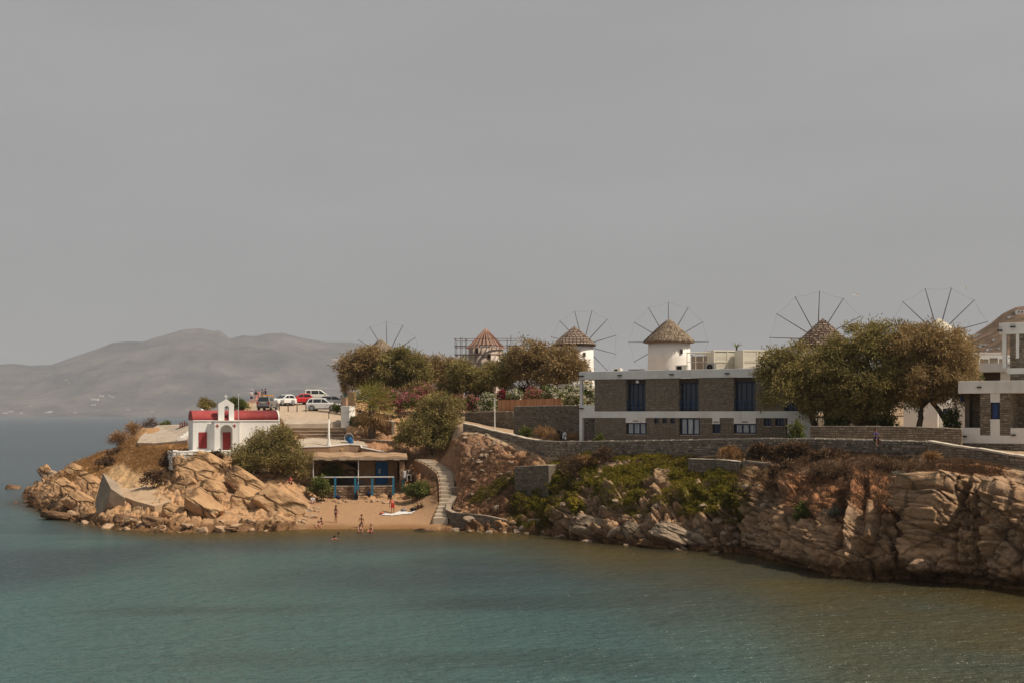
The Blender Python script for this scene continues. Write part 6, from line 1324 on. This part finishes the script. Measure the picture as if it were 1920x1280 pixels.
rr = random.Random(4)
for k in range(40): frond(k*2.4+rr.uniform(-.2, .2), R(88-k*2.6), rr.uniform(1.15, 1.75), rr.uniform(1.4, 1.8), LF_PALM, 'frond', k)
for k in range(26): frond(k*2.4+.6, R(-28-rr.uniform(0, 42)), rr.uniform(1.0, 1.6), rr.uniform(1.1, 1.4), LF_PALMD, 'dead_frond', 50+k)
pm.scale = (PALM_K,)*3
tp = empty('distant_palm', W(1380, 665, 230), 0, 'tiny far palm top showing over the louvred screen on the hotel roof', 'palm tree')
MB().tube([(0, 0, -5), (.1, 0, 1.2)], [.2, .14], 7).build('trunk', BARK, tp)
for k in range(11):
    a = k*2.4; mb = MB(); pts = [Vector((.1, 0, 1.2))+Vector((math.cos(a)*r, math.sin(a)*r, .55*r-.42*r*r+(.3 if k % 3 else .7)*r)) for r in (0, .35, .7, 1.05)]
    for p0, p1 in zip(pts[:-1], pts[1:]): wv = Vector((-math.sin(a), math.cos(a), 0))*.12; mb.add([p0-wv, p0+wv, p1+wv*.7-Vector((0, 0, .05)), p1-wv*.7], [(0, 1, 2, 3)])
    mb.build('frond', LF_GREEN, tp)
# ================================================================= CARS
def carpaint(n, c, metal=0.): return mat(n, [(.2, tuple(x*.92 for x in c)), (.8, tuple(min(1, x*1.05) for x in c))], scale=.6, rough=.32, spec=.5, metal=metal)
P_WHITE = carpaint('white_car_paint', (.74, .74, .73)); P_RED = carpaint('red_car_paint', (.52, .022, .03)); P_SILVER = carpaint('silver_car_paint', (.30, .28, .255), .35); P_CREAM = carpaint('cream_van_paint', (.66, .66, .61)); P_GREEN = carpaint('dark_green_car_paint', (.055, .12, .10))
CARGL = mat('car_glass', (.018, .022, .026), rough=.08, spec=.7); TYRE = mat('tyre_rubber', (.018, .017, .017), rough=.85); RIM = mat('alloy_rim', (.42, .42, .42), rough=.35, metal=.6); TRIM = mat('black_trim', (.03, .03, .03), rough=.7)
LAMPC = mat('headlamp_lens', (.62, .64, .66), rough=.15, spec=.7); LAMPR = mat('tail_lamp_lens', (.36, .02, .02), rough=.25, spec=.6); PLATE = mat('number_plate', (.66, .66, .62), rough=.6)
def car(px, py, D, yaw, label, paint, L_=4.0, Wd=1.74, Hh=1.5, kind='hatch', z=None):
    p = W(px, py, D); p.z = gz(p.x, p.y) if z is None else z
    o = empty('parked_car', p, R(yaw), label, 'car', 'cars in the car park'); hw = Wd/2; zs = .62*Hh; h0 = .24
    fl = L_/2
    if kind == 'van': low = [(-fl, h0+.1), (-fl+.03, zs), (fl-.75, zs), (fl-.12, zs-.26), (fl, h0+.3), (fl-.05, h0), (-fl+.06, h0)]; cab = [(-fl+.03, zs), (-fl+.10, Hh-.05), (-fl+.3, Hh), (fl-1.75, Hh), (fl-.80, zs)]
    elif kind == 'suv': low = [(-fl, h0+.15), (-fl+.02, zs), (fl-1.0, zs), (fl-.16, zs-.10), (fl, zs-.34), (fl-.02, h0+.1), (fl-.3, h0), (-fl+.25, h0)]; cab = [(-fl+.05, zs), (-fl+.38, Hh-.08), (-fl+.7, Hh), (fl-2.0, Hh-.02), (fl-1.05, zs)]
    else: low = [(-fl, h0+.15), (-fl+.05, zs), (fl-.9, zs-.02), (fl-.2, zs-.18), (fl, zs-.4), (fl-.02, h0+.1), (fl-.25, h0), (-fl+.2, h0)]; cab = [(-fl+.10, zs), (-fl+.45, Hh-.08), (-fl+.8, Hh), (fl-1.95, Hh-.03), (fl-.95, zs-.02)]
    MB().prism([(x, zz_) for x, zz_ in reversed(low)], -hw, hw).build('body', paint, o, bevel=.07)
    def wz(z_): return hw-.05-(z_-zs)*.30
    n = len(cab); vs = [(x, -wz(z_), z_-(.01 if i in (0, n-1) else 0)) for i, (x, z_) in enumerate(cab)]+[(x, wz(z_), z_-(.01 if i in (0, n-1) else 0)) for i, (x, z_) in enumerate(cab)]
    cb = MB(); cb.add(vs, [tuple(range(n)), tuple(reversed(range(n, 2*n)))]+[(i+1, i, i+n, i+n+1) for i in range(n-1)]); cb.build('cabin', paint, o, bevel=.05)
    def side_pt(x, z_, s): return (x, s*(wz(z_)+.012), z_)
    def xl(z_, a, b): t = (z_-a[1])/(b[1]-a[1]); return a[0]+(b[0]-a[0])*t
    z0, z1 = zs+.06, Hh-.13
    rear = lambda z_: xl(z_, cab[0], cab[1])+.16; frnt = lambda z_: xl(z_, cab[-1], cab[-2])-.14
    mid_ = (rear(z0)+frnt(z0))/2+.05; cuts = [(rear, lambda z_: mid_-.05-.0), (lambda z_: mid_+.03, frnt)] if kind == 'hatch' else [(rear, lambda z_: rear(z0)+.62), (lambda z_: rear(z0)+.72, lambda z_: mid_+.30), (lambda z_: mid_+.38, frnt)]
    for s in (-1, 1):
        for a, b in cuts:
            if b(z1)-a(z1) < .1: continue
            w_ = MB(); q = [side_pt(a(z0), z0, s), side_pt(b(z0), z0, s), side_pt(b(z1), z1, s), side_pt(a(z1), z1, s)]; w_.add(q+[(x, y-s*.03, z_) for x, y, z_ in q], [(0, 1, 2, 3), (4, 5, 1, 0), (5, 6, 2, 1), (6, 7, 3, 2), (7, 4, 0, 3)]); w_.build('side_window', CARGL, o)
    def endglass(name, a, b, dx):
        za, zb = z0-.02, z1+.04; xa, xb = xl(za, a, b)+dx, xl(zb, a, b)+dx; ya, yb = wz(za)-.08, wz(zb)-.08
        q = [(xa, -ya, za), (xa, ya, za), (xb, yb, zb), (xb, -yb, zb)]; MB().add(q+[(x-dx*2, y, z_-.02) for x, y, z_ in q], [(0, 1, 2, 3), (4, 5, 1, 0), (5, 6, 2, 1), (6, 7, 3, 2), (7, 4, 0, 3)]).build(name, CARGL, o)
    endglass('windscreen', cab[-1], cab[-2], .025); endglass('rear_window', cab[0], cab[1], -.025)
    wr = .33 if kind != 'suv' else .37
    for x in (-fl+.78, fl-.82):
        for s in (-1, 1):
            wh = MB(); wh.lathe([(.0, -.10), (wr-.05, -.10), (wr, -.06), (wr, .06), (wr-.05, .10), (0, .10)], 20); wo_ = wh.build('wheel', TYRE, o); wo_.location = (x, s*(hw-.09), wr); wo_.rotation_euler = (R(90), 0, 0)
            rm_ = MB(); rm_.lathe([(0, -.03), (.06, -.025), (wr*.62, -.005), (wr*.64, .0), (wr*.64, -.03)], 16)
            for k in range(5): rm_.bar((0, 0, -.03), (wr*.6*math.cos(k*1.257), wr*.6*math.sin(k*1.257), -.012), .06, .03)
            ro_ = rm_.build('rim', RIM, wo_); ro_.location = (0, 0, .115 if s < 0 else -.115); ro_.rotation_euler = (R(180) if s < 0 else 0, 0, 0)
            MB().lathe([(wr+.02, -.004), (wr+.085, -.004), (wr+.085, .012), (wr+.02, .012), (wr+.02, -.004)], 20).build('wheel_arch', TRIM, o).matrix_local = Matrix.Translation((x, s*(hw+.002), wr+.02)) @ Matrix.Rotation(R(90), 4, 'X')
    for s in (-1, 1):
        MB().box(fl-.17, fl+.012, s*(hw-.26)-.2, s*(hw-.26)+.2, zs-.36, zs-.21).build('headlight', LAMPC, o, bevel=.03)
        MB().box(-fl-.015, -fl+.1, s*(hw-.14)-.11, s*(hw-.14)+.11, zs-.34, zs-.02).build('tail_light', LAMPR, o, bevel=.02)
        MB().box(cab[-1][0]-.28, cab[-1][0]-.14, s*(hw+.12)-.09, s*(hw+.12)+.09, zs+.02, zs+.17).build('mirror', paint, o, bevel=.03)
        MB().box(-fl+1.25, fl-1.3, s*(hw+.006)-.008, s*(hw+.006)+.008, h0+.02, h0+.14).build('sill_trim', TRIM, o)
    MB().box(fl-.1, fl+.035, -hw+.12, hw-.12, h0+.02, h0+.19).build('bumper', TRIM, o, bevel=.03); MB().box(-fl-.035, -fl+.1, -hw+.1, hw-.1, h0+.06, h0+.25).build('bumper', TRIM if kind == 'suv' else paint, o, bevel=.03)
    MB().box(fl-.04, fl+.02, -.36, .36, zs-.43, zs-.34).build('grille', TRIM, o); MB().box(-fl-.022, -fl, -.25, .25, zs-.2, zs-.08).build('number_plate', PLATE, o); MB().box(fl+.036, fl+.045, -.25, .25, h0+.05, h0+.16).build('number_plate', PLATE, o)
    if kind == 'suv':
        for s in (-1, 1): MB().bar((cab[1][0]+.35, s*(wz(Hh)-.1), Hh+.045), (cab[-2][0]-.1, s*(wz(Hh)-.1), Hh+.035), .05, .04).build('roof_rail', TRIM, o)
    return o
def cz(py, D): return zz(py, D)
car(607, 765, 175.5, -6, 'white four wheel drive estate parked side on at the front edge of the car park', P_WHITE, 4.25, 1.78, 1.66, 'suv')
car(502, 765, 172.2, 82, 'silver grey jeep seen from behind with an orange board on its roof', P_SILVER, 3.7, 1.72, 1.70, 'suv')
car(531, 754, 184, -128, 'white hatchback facing the viewer between the silver jeep and the red car', P_WHITE, 3.5, 1.64, 1.48, 'hatch')
car(561, 752, 187, -155, 'bright red small hatchback', P_RED, 3.6, 1.64, 1.52, 'hatch')
car(597, 744, 191, 14, 'cream panel van parked behind the white four wheel drive', P_CREAM, 3.9, 1.7, 1.82, 'van')
car(627, 752, 184, 8, 'low white saloon whose roof shows behind the white four wheel drive', P_WHITE, 4.2, 1.72, 1.46, 'hatch')
car(664, 741, 196, -40, 'dark green car with pale windows beside the street lamp', P_GREEN, 3.9, 1.7, 1.5, 'hatch')
bo = W(502, 742.5, 172.2); bz = gz(bo.x, bo.y)+1.75
sb = empty('roof_board', Vector((bo.x, bo.y, bz)), R(82), 'orange surfboard bundle tied on the roof of the silver jeep', 'surfboard')
for k, yy in enumerate((-.34, .34)):
    mb = MB(); pts = [(-1.1, .02), (-.9, .18), (-.3, .27), (.4, .27), (.9, .17), (1.15, .0)]; poly = [(x, yy+w_) for x, w_ in pts]+[(x, yy-w_) for x, w_ in reversed(pts)]
    mb.slab(poly, .0, .11); mb.build('board', C_ORANGE, sb, bevel=.04)
MB().box(-.25, -.2, -.62, .62, -.01, .13).build('strap', TRIM, sb)

# ================================================================= SCOOTER
scp = W(1055, 828, 140.8)
so = empty('scooter', scp, R(-70), 'black and white scooter parked in the dry grass by the tall garden wall', 'scooter')
for x in (-.62, .62):
    w_o = MB().lathe([(0, -.055), (.2, -.055), (.24, 0), (.2, .055), (0, .055)], 18).build('wheel', TYRE, so); w_o.location = (x, 0, .24); w_o.rotation_euler = (R(90), 0, 0); MB().lathe([(0, -.06), (.12, -.06), (.12, .06), (0, .06)], 12).build('rim', RIM, w_o)
mb = MB(); mb.prism([(-.8, .5), (-.55, .78), (.0, .74), (.05, .42), (-.2, .30), (-.6, .36)], -.17, .17); mb.build('body', C_BLACK, so, bevel=.06)
mb = MB(); mb.prism([(.28, .32), (.36, .34), (.62, .92), (.52, .96)], -.2, .2); mb.build('leg_shield', P_WHITE, so, bevel=.04); MB().box(-.2, .34, -.16, .16, .28, .33).build('footboard', TRIM, so)
mb = MB(); mb.prism([(-.72, .79), (-.66, .88), (.02, .84), (.02, .76)], -.15, .15); mb.build('seat', TRIM, so, bevel=.04)
mb = MB(); mb.tube([(.62, 0, .24), (.52, 0, .9), (.48, 0, 1.02)], .035, 8); mb.tube([(.46, -.34, 1.06), (.50, 0, 1.02), (.46, .34, 1.06)], .022, 8); mb.build('handlebar', TRIM, so)
mb = MB(); mb.prism([(.36, .48), (.62, .48), (.86, .3), (.8, .42), (.66, .53)], -.08, .08); mb.build('front_mudguard', P_WHITE, so, bevel=.02); MB().box(.55, .63, -.1, .1, .9, 1.04).build('headlight', LAMPC, so, bevel=.03)
for s in (-1, 1): mb = MB(); mb.tube([(.48, s*.25, 1.06), (.44, s*.32, 1.26)], .01, 6); mb.lathe([(0, -.012), (.075, 0), (0, .012)], 12, (.44, s*.34, 1.3)); mb.build('mirror', P_WHITE, so)
MB().box(-.98, -.68, -.2, .2, .82, 1.12).build('top_box', C_BLACK, so, bevel=.06); MB().tube([(.0, .1, .3), (-.03, .28, .0)], .015, 6).build('stand', TRIM, so)

# ================================================================= PEOPLE
def skinned(name, joints, edges, m, parent=None, sub=1):
    """one continuous body grown from a skeleton of (position, radius)"""
    names = list(joints); me = bpy.data.meshes.new(name); me.from_pydata([joints[k][0] for k in names], [(names.index(a), names.index(b)) for a, b in edges], [])
    o = bpy.data.objects.new('tmp', me); col.objects.link(o); md = o.modifiers.new('skin', 'SKIN'); md.branch_smoothing = .6
    for i, k in enumerate(names):
        r = joints[k][1]; sv = me.skin_vertices[0].data[i]; sv.radius = r if hasattr(r, '__len__') else (r, r); sv.use_root = (i == 0)
    md.use_smooth_shade = True; sb_ = o.modifiers.new('sub', 'SUBSURF'); sb_.levels = sub; sb_.render_levels = sub
    dg = bpy.context.evaluated_depsgraph_get(); m2 = bpy.data.meshes.new_from_object(o.evaluated_get(dg)); bpy.data.objects.remove(o); m2.name = name
    m2.materials.clear(); m2.materials.append(m); return link(name, m2, parent)
EDG = [('pel', 'bel'), ('bel', 'che'), ('che', 'neck'), ('neck', 'chin'), ('chin', 'head'), ('head', 'top')]+[e for s in 'LR' for e in (('che', 'sh'+s), ('sh'+s, 'el'+s), ('el'+s, 'wr'+s), ('wr'+s, 'ha'+s), ('ha'+s, 'fi'+s), ('wr'+s, 'th'+s), ('pel', 'hp'+s), ('hp'+s, 'kn'+s), ('kn'+s, 'an'+s), ('an'+s, 'to'+s))]
def pose(kind, h=1.68):
    V_ = lambda x, y, z: Vector((x, y, z)); J = {}
    def set_(lean, pel, kn, an, arms):
        J['pel'] = (pel, (.125, .10)); up = V_(0, -math.sin(lean), math.cos(lean)); J['bel'] = (pel+up*.2, (.105, .082)); J['che'] = (pel+up*.42, (.135, .095)); J['neck'] = (pel+up*.57, .052); hd = (up+V_(0, -.05, .5)).normalized()
        J['chin'] = (pel+up*.57+hd*.09, .068); J['head'] = (pel+up*.57+hd*.17, (.082, .10)); J['top'] = (pel+up*.57+hd*.26, .055)
        for s, sg in (('L', -1), ('R', 1)):
            sh = J['che'][0]+up*.08+V_(sg*.175, 0, 0); J['sh'+s] = (sh, .052); e, w_ = arms[s]; e = V_(*e); w_ = V_(*w_); e.x *= sg; w_.x *= sg
            J['el'+s] = (sh+e, .04); J['wr'+s] = (sh+e+w_, .029); d = w_.normalized(); J['ha'+s] = (sh+e+w_+d*.07, (.038, .022)); J['fi'+s] = (sh+e+w_+d*.16+V_(0, -.02, 0), .016); J['th'+s] = (sh+e+w_+d*.08+V_(-sg*.05, -.02, 0), .013)
            hp = pel+V_(sg*.09, 0, -.05); J['hp'+s] = (hp, .088); k = V_(*kn[s]); k.x *= sg; a = V_(*an[s]); a.x *= sg
            J['kn'+s] = (hp+k, .055); J['an'+s] = (hp+k+a, .036); J['to'+s] = (hp+k+a+V_(sg*.03, -.16, -.05), .028)
    dn = {'L': ((.06, .02, -.28), (.02, -.06, -.24)), 'R': ((.06, .02, -.28), (.02, -.06, -.24))}
    if kind == 'stand': set_(.03, V_(0, 0, .93), {'L': (.01, 0, -.42), 'R': (.03, -.03, -.42)}, {'L': (0, .02, -.40), 'R': (.02, .05, -.40)}, {'L': ((.12, .05, -.25), (-.12, -.12, -.14)), 'R': ((.06, .02, -.28), (.03, -.1, -.22))})
    elif kind == 'walk': set_(.08, V_(0, 0, .91), {'L': (.0, -.14, -.39), 'R': (.0, .10, -.40)}, {'L': (0, .05, -.41), 'R': (0, .22, -.33)}, {'L': ((.05, .12, -.25), (0, -.02, -.25)), 'R': ((.05, -.1, -.26), (0, -.12, -.22))})
    elif kind == 'bend': set_(1.0, V_(0, .1, .90), {'L': (.03, -.02, -.42), 'R': (.03, .0, -.42)}, {'L': (0, .02, -.38), 'R': (0, .03, -.38)}, {'L': ((.03, -.06, -.28), (-.02, -.08, -.24)), 'R': ((.03, -.03, -.28), (-.02, -.1, -.22))})
    elif kind == 'sit': set_(.16, V_(0, .05, .12), {'L': (.08, -.32, .26), 'R': (.10, -.30, .28)}, {'L': (.02, -.14, -.36), 'R': (.02, -.12, -.38)}, {'L': ((.06, -.14, -.22), (-.02, -.20, -.08)), 'R': ((.06, -.14, -.22), (-.02, -.2, -.06))})
    elif kind == 'chair': set_(.12, V_(0, .05, .12), {'L': (.05, -.42, .03), 'R': (.07, -.42, .03)}, {'L': (.0, -.02, -.42), 'R': (.0, .02, -.42)}, {'L': ((.05, -.12, -.24), (-.04, -.22, .0)), 'R': ((.05, -.12, -.24), (-.04, -.22, .0))})
    elif kind == 'crouch': set_(.5, V_(0, .15, .34), {'L': (.10, -.34, .16), 'R': (.10, -.32, .18)}, {'L': (-.02, .16, -.42), 'R': (-.02, .14, -.44)}, {'L': ((.05, -.16, -.22), (-.05, -.16, -.14)), 'R': ((.05, -.18, -.2), (-.05, -.14, -.16))})
    elif kind == 'swim': set_(.75, V_(0, .3, -.42), {'L': (.03, .3, -.2), 'R': (.03, .25, -.28)}, {'L': (0, .3, -.22), 'R': (0, .3, -.22)}, {'L': ((.2, -.1, -.08), (.1, -.2, .0)), 'R': ((.2, -.1, -.08), (.08, -.22, .02))})
    k = h/1.72
    return {a: (p*k, (r[0]*k, r[1]*k) if hasattr(r, '__len__') else r*k) for a, (p, r) in J.items()}
def shell(name, J, chain, grow, m, root, n=10):
    mb = MB(); pts = [J[c][0] if isinstance(c, str) else c for c in chain]; rad = []
    for c, g in zip(chain, grow):
        r = J[c][1] if isinstance(c, str) else (.1, .1); r = r if hasattr(r, '__len__') else (r, r); rad.append((r[0]+g, r[1]+g))
    mb.tube(pts, rad, n); return mb.build(name, m, root)
def person(loc, yaw, kind, label, skin=SKIN, hair=HAIR, top=None, low=None, h=1.68, longhair=False, hat=None, group=None, dress=False, cover='tee'):
    o = empty('person', loc, R(yaw), label, 'person', group); J = pose(kind, h); skinned('body', J, EDG, skin, o)
    mid = lambda a, b, t: J[a][0].lerp(J[b][0], t)
    hb = MB(); c = J['head'][0]; d = (J['top'][0]-J['chin'][0]).normalized(); back = Vector((0, .03, 0)); hb.tube([c-d*.02+back*1.2, c+d*.06+back, c+d*.12+back*.6, c+d*.15+back*.4], [(.088, .105), (.094, .112), (.07, .085), .02], 12)
    if longhair: hb.tube([c+d*.04+back*2, c-d*.1+back*3.2, c-d*.28+back*3.6], [(.08, .06), (.075, .045), (.045, .025)], 10)
    hb.build('hair', hair, o)
    fb = MB(); fb.tube([c+Vector((0, -.085, .0)), c+Vector((0, -.125, -.03))], [.012, .018], 6); fb.build('nose', skin, o)
    if hat is not None: hm = MB(); hm.lathe([(.17, 0), (.10, .015), (.098, .09), (.06, .11), (0, .112)], 14, tuple(c+d*.08)); hm.build('hat', hat, o)
    if top is not None:
        if cover == 'bikini': mb = MB(); a = J['che'][0]; mb.tube([a-Vector((0, 0, .055)), a+Vector((0, 0, .02))], [(.128, .098), (.136, .102)], 12); mb.build('bikini_top', top, o)
        else:
            shell('shirt', J, ['pel', 'bel', 'che', 'neck'], [.018, .022, .020, .012], top, o, 12)
            for s in 'LR': mb = MB(); mb.tube([J['che'][0].lerp(J['sh'+s][0], .6), J['sh'+s][0], J['sh'+s][0].lerp(J['el'+s][0], .75)], [.065, .068, .058], 9); mb.build('sleeve', top, o)
    if low is not None:
        if cover == 'bikini' or low is C_BLACK and kind == 'bend': mb = MB(); mb.tube([J['pel'][0]-Vector((0, 0, .07)), J['pel'][0]+(J['bel'][0]-J['pel'][0])*.25], [(.13, .115), (.132, .108)], 12); mb.build('bikini_bottom', low, o)
        elif dress: mb = MB(); mb.tube([J['bel'][0], J['pel'][0], mid('hpL', 'knR', .6), mid('knL', 'knR', .5)-Vector((0, 0, .05))], [(.12, .1), (.155, .13), (.2, .17), (.24, .2)], 12); mb.build('skirt', low, o)
        else:
            mb = MB(); mb.tube([J['pel'][0]+(J['bel'][0]-J['pel'][0])*.35, J['pel'][0]-(J['bel'][0]-J['pel'][0])*.25], [(.135, .105), (.14, .115)], 12)
            for s in 'LR': mb.tube([J['pel'][0].lerp(J['hp'+s][0], .7), J['hp'+s][0], J['hp'+s][0].lerp(J['kn'+s][0], .85)], [.10, .105, .085], 10)
            mb.build('shorts', low, o)
    return o
def onb(px, D): return ground_at(px, D)
def feet(px, py): return ground_at(px, D_at(px, py))
person(feet(630, 979), 150, 'stand', 'woman in a dark bikini standing on the sand near the water', SKIN2, HAIRB, C_BLACK, C_BLACK, 1.68, True, cover='bikini')
wl0 = lambda px, py, dz: Vector(((px-960)*(F*H/(py-HZ))/F, F*H/(py-HZ), dz))
person(wl0(597, 990, -.18), 20, 'sit', 'pale bather sitting in the shallows left of a companion at the boulder edge', SKIN, HAIR, C_PINK, C_BLACK, 1.66, True, cover='bikini')
person(wl0(604.5, 988, -.12), -40, 'crouch', 'dark haired bather crouching in the shallows beside a pale sitting companion', SKIN2, HAIR, C_BLACK, C_BLACK, 1.72, cover='bikini')
person(wl0(678, 990, -.30), 10, 'stand', 'dark haired bather in a dark swimsuit standing behind a crouching one', SKIN2, HAIR, C_NAVY, C_NAVY, 1.62, True, cover='bikini')
person(wl0(674, 997, -.25), 30, 'crouch', 'pale bather crouching in the water in front of the standing one', SKIN, HAIRB, C_WHITE, C_CORAL, 1.62, True, cover='bikini')
person(wl0(696, 997, -.16), -20, 'sit', 'lone bather with brown hair sitting in the shallows at the right of the bathing group', SKIN, HAIRB, None, C_RED, 1.66)
person(wl0(625, 1011, .16), 60, 'swim', 'swimmer with bare shoulders and red top nearest the viewer', SKIN, HAIRB, C_RED, C_RED, 1.68, True, cover='bikini')
person(wl0(631.5, 1001, -.05), 120, 'swim', 'swimmer with only a dark head above the water', SKIN2, HAIR, None, None, 1.7)
person(feet(736, 960), 200, 'bend', 'person in red shorts bending over the white beach sheet', SKIN2, HAIR, C_CORAL, C_RED, 1.74)
person(feet(586, 945), 30, 'sit', 'person in white sitting on the stones under the dark shrub by the hut', SKIN, HAIRB, C_WHITE, C_WHITE, 1.66)
pp = W(545, 911, 148.2); pp.z = max(pp.z, gz(pp.x, pp.y)-.02)
person(pp, -30, 'sit', 'person in a red top sitting on the rocks under the bushy tamarisk', SKIN, HAIR, C_CORAL, C_BLACK, 1.68)
pw = W(1643, 826, 110.2); person(Vector((pw.x, pw.y+.15, pw.z+.03)), 15, 'chair', 'visitor in a purple shirt sitting on the path wall above the cliff', SKIN2, HAIR, C_PURPLE, C_NAVY, 1.72)
for px, D, yw, kd, lab, sk, hr, tp_, lw, hat, hh_, drs in (
    (471.5, 199.5, 60, 'stand', 'person in white shirt and white hat at the seaward end of the sightseers', SKIN, HAIR, C_WHITE, C_NAVY, C_WHITE, 1.78, False),
    (480, 199, -20, 'stand', 'person in black with a pink skirt in the group by the car park edge', SKIN2, HAIR, C_BLACK, C_PINK, None, 1.68, True),
    (485.5, 199.8, 40, 'walk', 'bare armed person in a pink dress in the middle of the sightseers', SKIN, HAIRB, C_PINK, C_PINK, None, 1.66, True),
    (491.5, 201.5, 160, 'stand', 'person in grey with a purple cap in the group by the car park edge', SKIN2, HAIR, C_GREY, C_GREY, C_PURPLE, 1.7, False),
    (497.5, 201, 200, 'walk', 'tall person in dark blue and white nearest the silver jeep', SKIN2, HAIR, C_NAVY, C_WHITE, None, 1.8, False)):
    person(onb(px, D), yw, kd, lab, sk, hr, tp_, lw, hh_, False, hat, 'sightseers at the car park edge', drs)
pk = empty('parapet', W(477, 750.5, 196), R(4), 'short pink plastered parapet in front of the sightseers', 'wall'); MB().box(-.65, .75, 0, .4, -.9, .25).build('block', mat('pink_plaster', (.5, .33, .28), bump=.3), pk, bevel=.03)

# ================================================================= THINGS ON THE BEACH
def sheet(px0, py0, px1, py1, label, m, seed, D0=None):
    pm_ = (px0+px1)/2; Da, Db = D_at(pm_, py1), D_at(pm_, py0); r_ = random.Random(seed); n = 16; vs = []
    for j in range(8):
        for i in range(n):
            t, u = i/(n-1), j/7; D = Da+(Db-Da)*(u*(.75+.35*math.sin(t*9+seed))+.12*math.sin(t*6+seed)); px = px0+(px1-px0)*t+6*u+2.5*math.sin(u*7+seed); x = (px-960)*D/F; vs.append(Vector((x, D, gz(x, D)+.035+.03*abs(math.sin(i*1.3+j*.9))+r_.uniform(0, .03))))
    c = vs[0].copy(); mb = MB(); mb.add([v-c for v in vs], [(j*n+i, j*n+i+1, (j+1)*n+i+1, (j+1)*n+i) for j in range(7) for i in range(n-1)], .5, True)
    o = mb.build('beach_sheet', m, None, c); md = o.modifiers.new('thick', 'SOLIDIFY'); md.thickness = .02; return tag(o, label, 'beach towel')
sheet(716, 958.5, 772, 965, 'large crumpled white sheet spread on the sand', C_WHITE, 3)
sheet(562, 951.5, 577, 956.5, 'small white towel laid on the pale stones beside the largest boulder', C_WHITE, 9)
def bag(px, D, w_, h_, m, label, name='beach_bag', cat='bag'):
    p = feet(px, D); o = empty(name, p+Vector((0, 0, .05)), R(px*7 % 90), label, cat); mb = MB(); mb.lathe([(0, 0), (w_*.5, .02), (w_*.55, h_*.4), (w_*.4, h_*.85), (w_*.1, h_), (0, h_)], 12); mb.build('sack', m, o)
    hb = MB(); hb.tube([(-w_*.2, 0, h_*.8), (-w_*.1, 0, h_*1.3), (w_*.1, 0, h_*1.3), (w_*.2, 0, h_*.8)], .02, 6); hb.build('strap', m, o); return o
bag(757, 958, .6, .28, C_GREY, 'grey bag lying on the white beach sheet'); bag(775, 957, .7, .28, C_BLACK, 'black bag at the far end of the white beach sheet'); bag(715.5, 963, .4, .18, C_CORAL, 'coral bundle beside the near corner of the white sheet')
bag(634, 934, .5, .4, C_NAVY, 'dark blue bag leaning on a blue post of the hut'); bag(692, 934, .5, .45, C_NAVY, 'navy bag against the middle blue post of the hut'); bag(731, 934, .45, .4, C_BLACK, 'black bag at the last blue post by the hut steps'); bag(668, 936, .4, .7, C_BLACK, 'tall dark rucksack leaning on the plinth stones')
wcp = W(766, 897, 151.2); wc = empty('white_chairs', Vector((wcp.x, wcp.y, max(wcp.z, gz(wcp.x, wcp.y)))), R(20), 'white plastic chairs stacked askew beside the hut corner', 'chair')
mb = MB(); mb.box(-.25, .25, -.25, .25, .42, .47); mb.build('seat', C_WHITE, wc, bevel=.02); 
for x in (-.22, .22):
    for y in (-.22, .22): MB().box(x-.025, x+.025, y-.025, y+.025, -.2, .42).build('leg', C_WHITE, wc)
MB().box(-.25, .25, .2, .25, .47, .95).build('backrest', C_WHITE, wc, bevel=.03); MB().box(-.55, -.3, -.1, .5, .1, .85).build('folded_chair', C_WHITE, wc, bevel=.03)
# gulls
def gull(px, py, D, yaw, label, roll):
    o = empty('gull', W(px, py, D), R(yaw), label, 'bird'); mb = MB(); mb.tube([(-.22, 0, 0), (-.1, 0, .02), (.08, 0, .02), (.2, 0, .04), (.27, 0, .03)], [.01, .055, .06, .035, .008], 8); mb.build('body', POLEW, o)
    for s in (-1, 1):
        mb = MB(); pts = [(.05, 0), (.09, s*.3), (.0, s*.68), (-.06, s*.68), (-.05, s*.3), (-.09, 0)]; mb.slab(pts if s > 0 else pts[::-1], .03, .045); w_ = mb.build('wing', POLEW, o); w_.rotation_euler = (s*R(roll), 0, 0)
    MB().slab([(-.2, -.02), (-.2, .02), (-.34, .07), (-.34, -.07)], .0, .012).build('tail', POLEW, o)
gull(1605, 555, 150, 20, 'white gull gliding beside the tip of the sail wheel', 14); gull(1812, 541.5, 190, 160, 'small gull flying above the hill near the last sail wheel', 22)
# ================================================================= AIR
HAZE = True
if HAZE:
    mb = MB(); mb.box(-7600, 7600, -160, 16200, -9, 760); hz = bpy.data.materials.new('dusty_air'); hz.use_nodes = True; t = hz.node_tree; t.nodes.clear()
    pv = t.nodes.new('ShaderNodeVolumePrincipled'); pv.inputs['Color'].default_value = (.58, .62, .68, 1); pv.inputs['Density'].default_value = .000066; pv.inputs['Anisotropy'].default_value = .0
    ou = t.nodes.new('ShaderNodeOutputMaterial'); t.links.new(pv.outputs[0], ou.inputs['Volume']); hzo = mb.build('haze', hz); tag(hzo, kind='stuff')
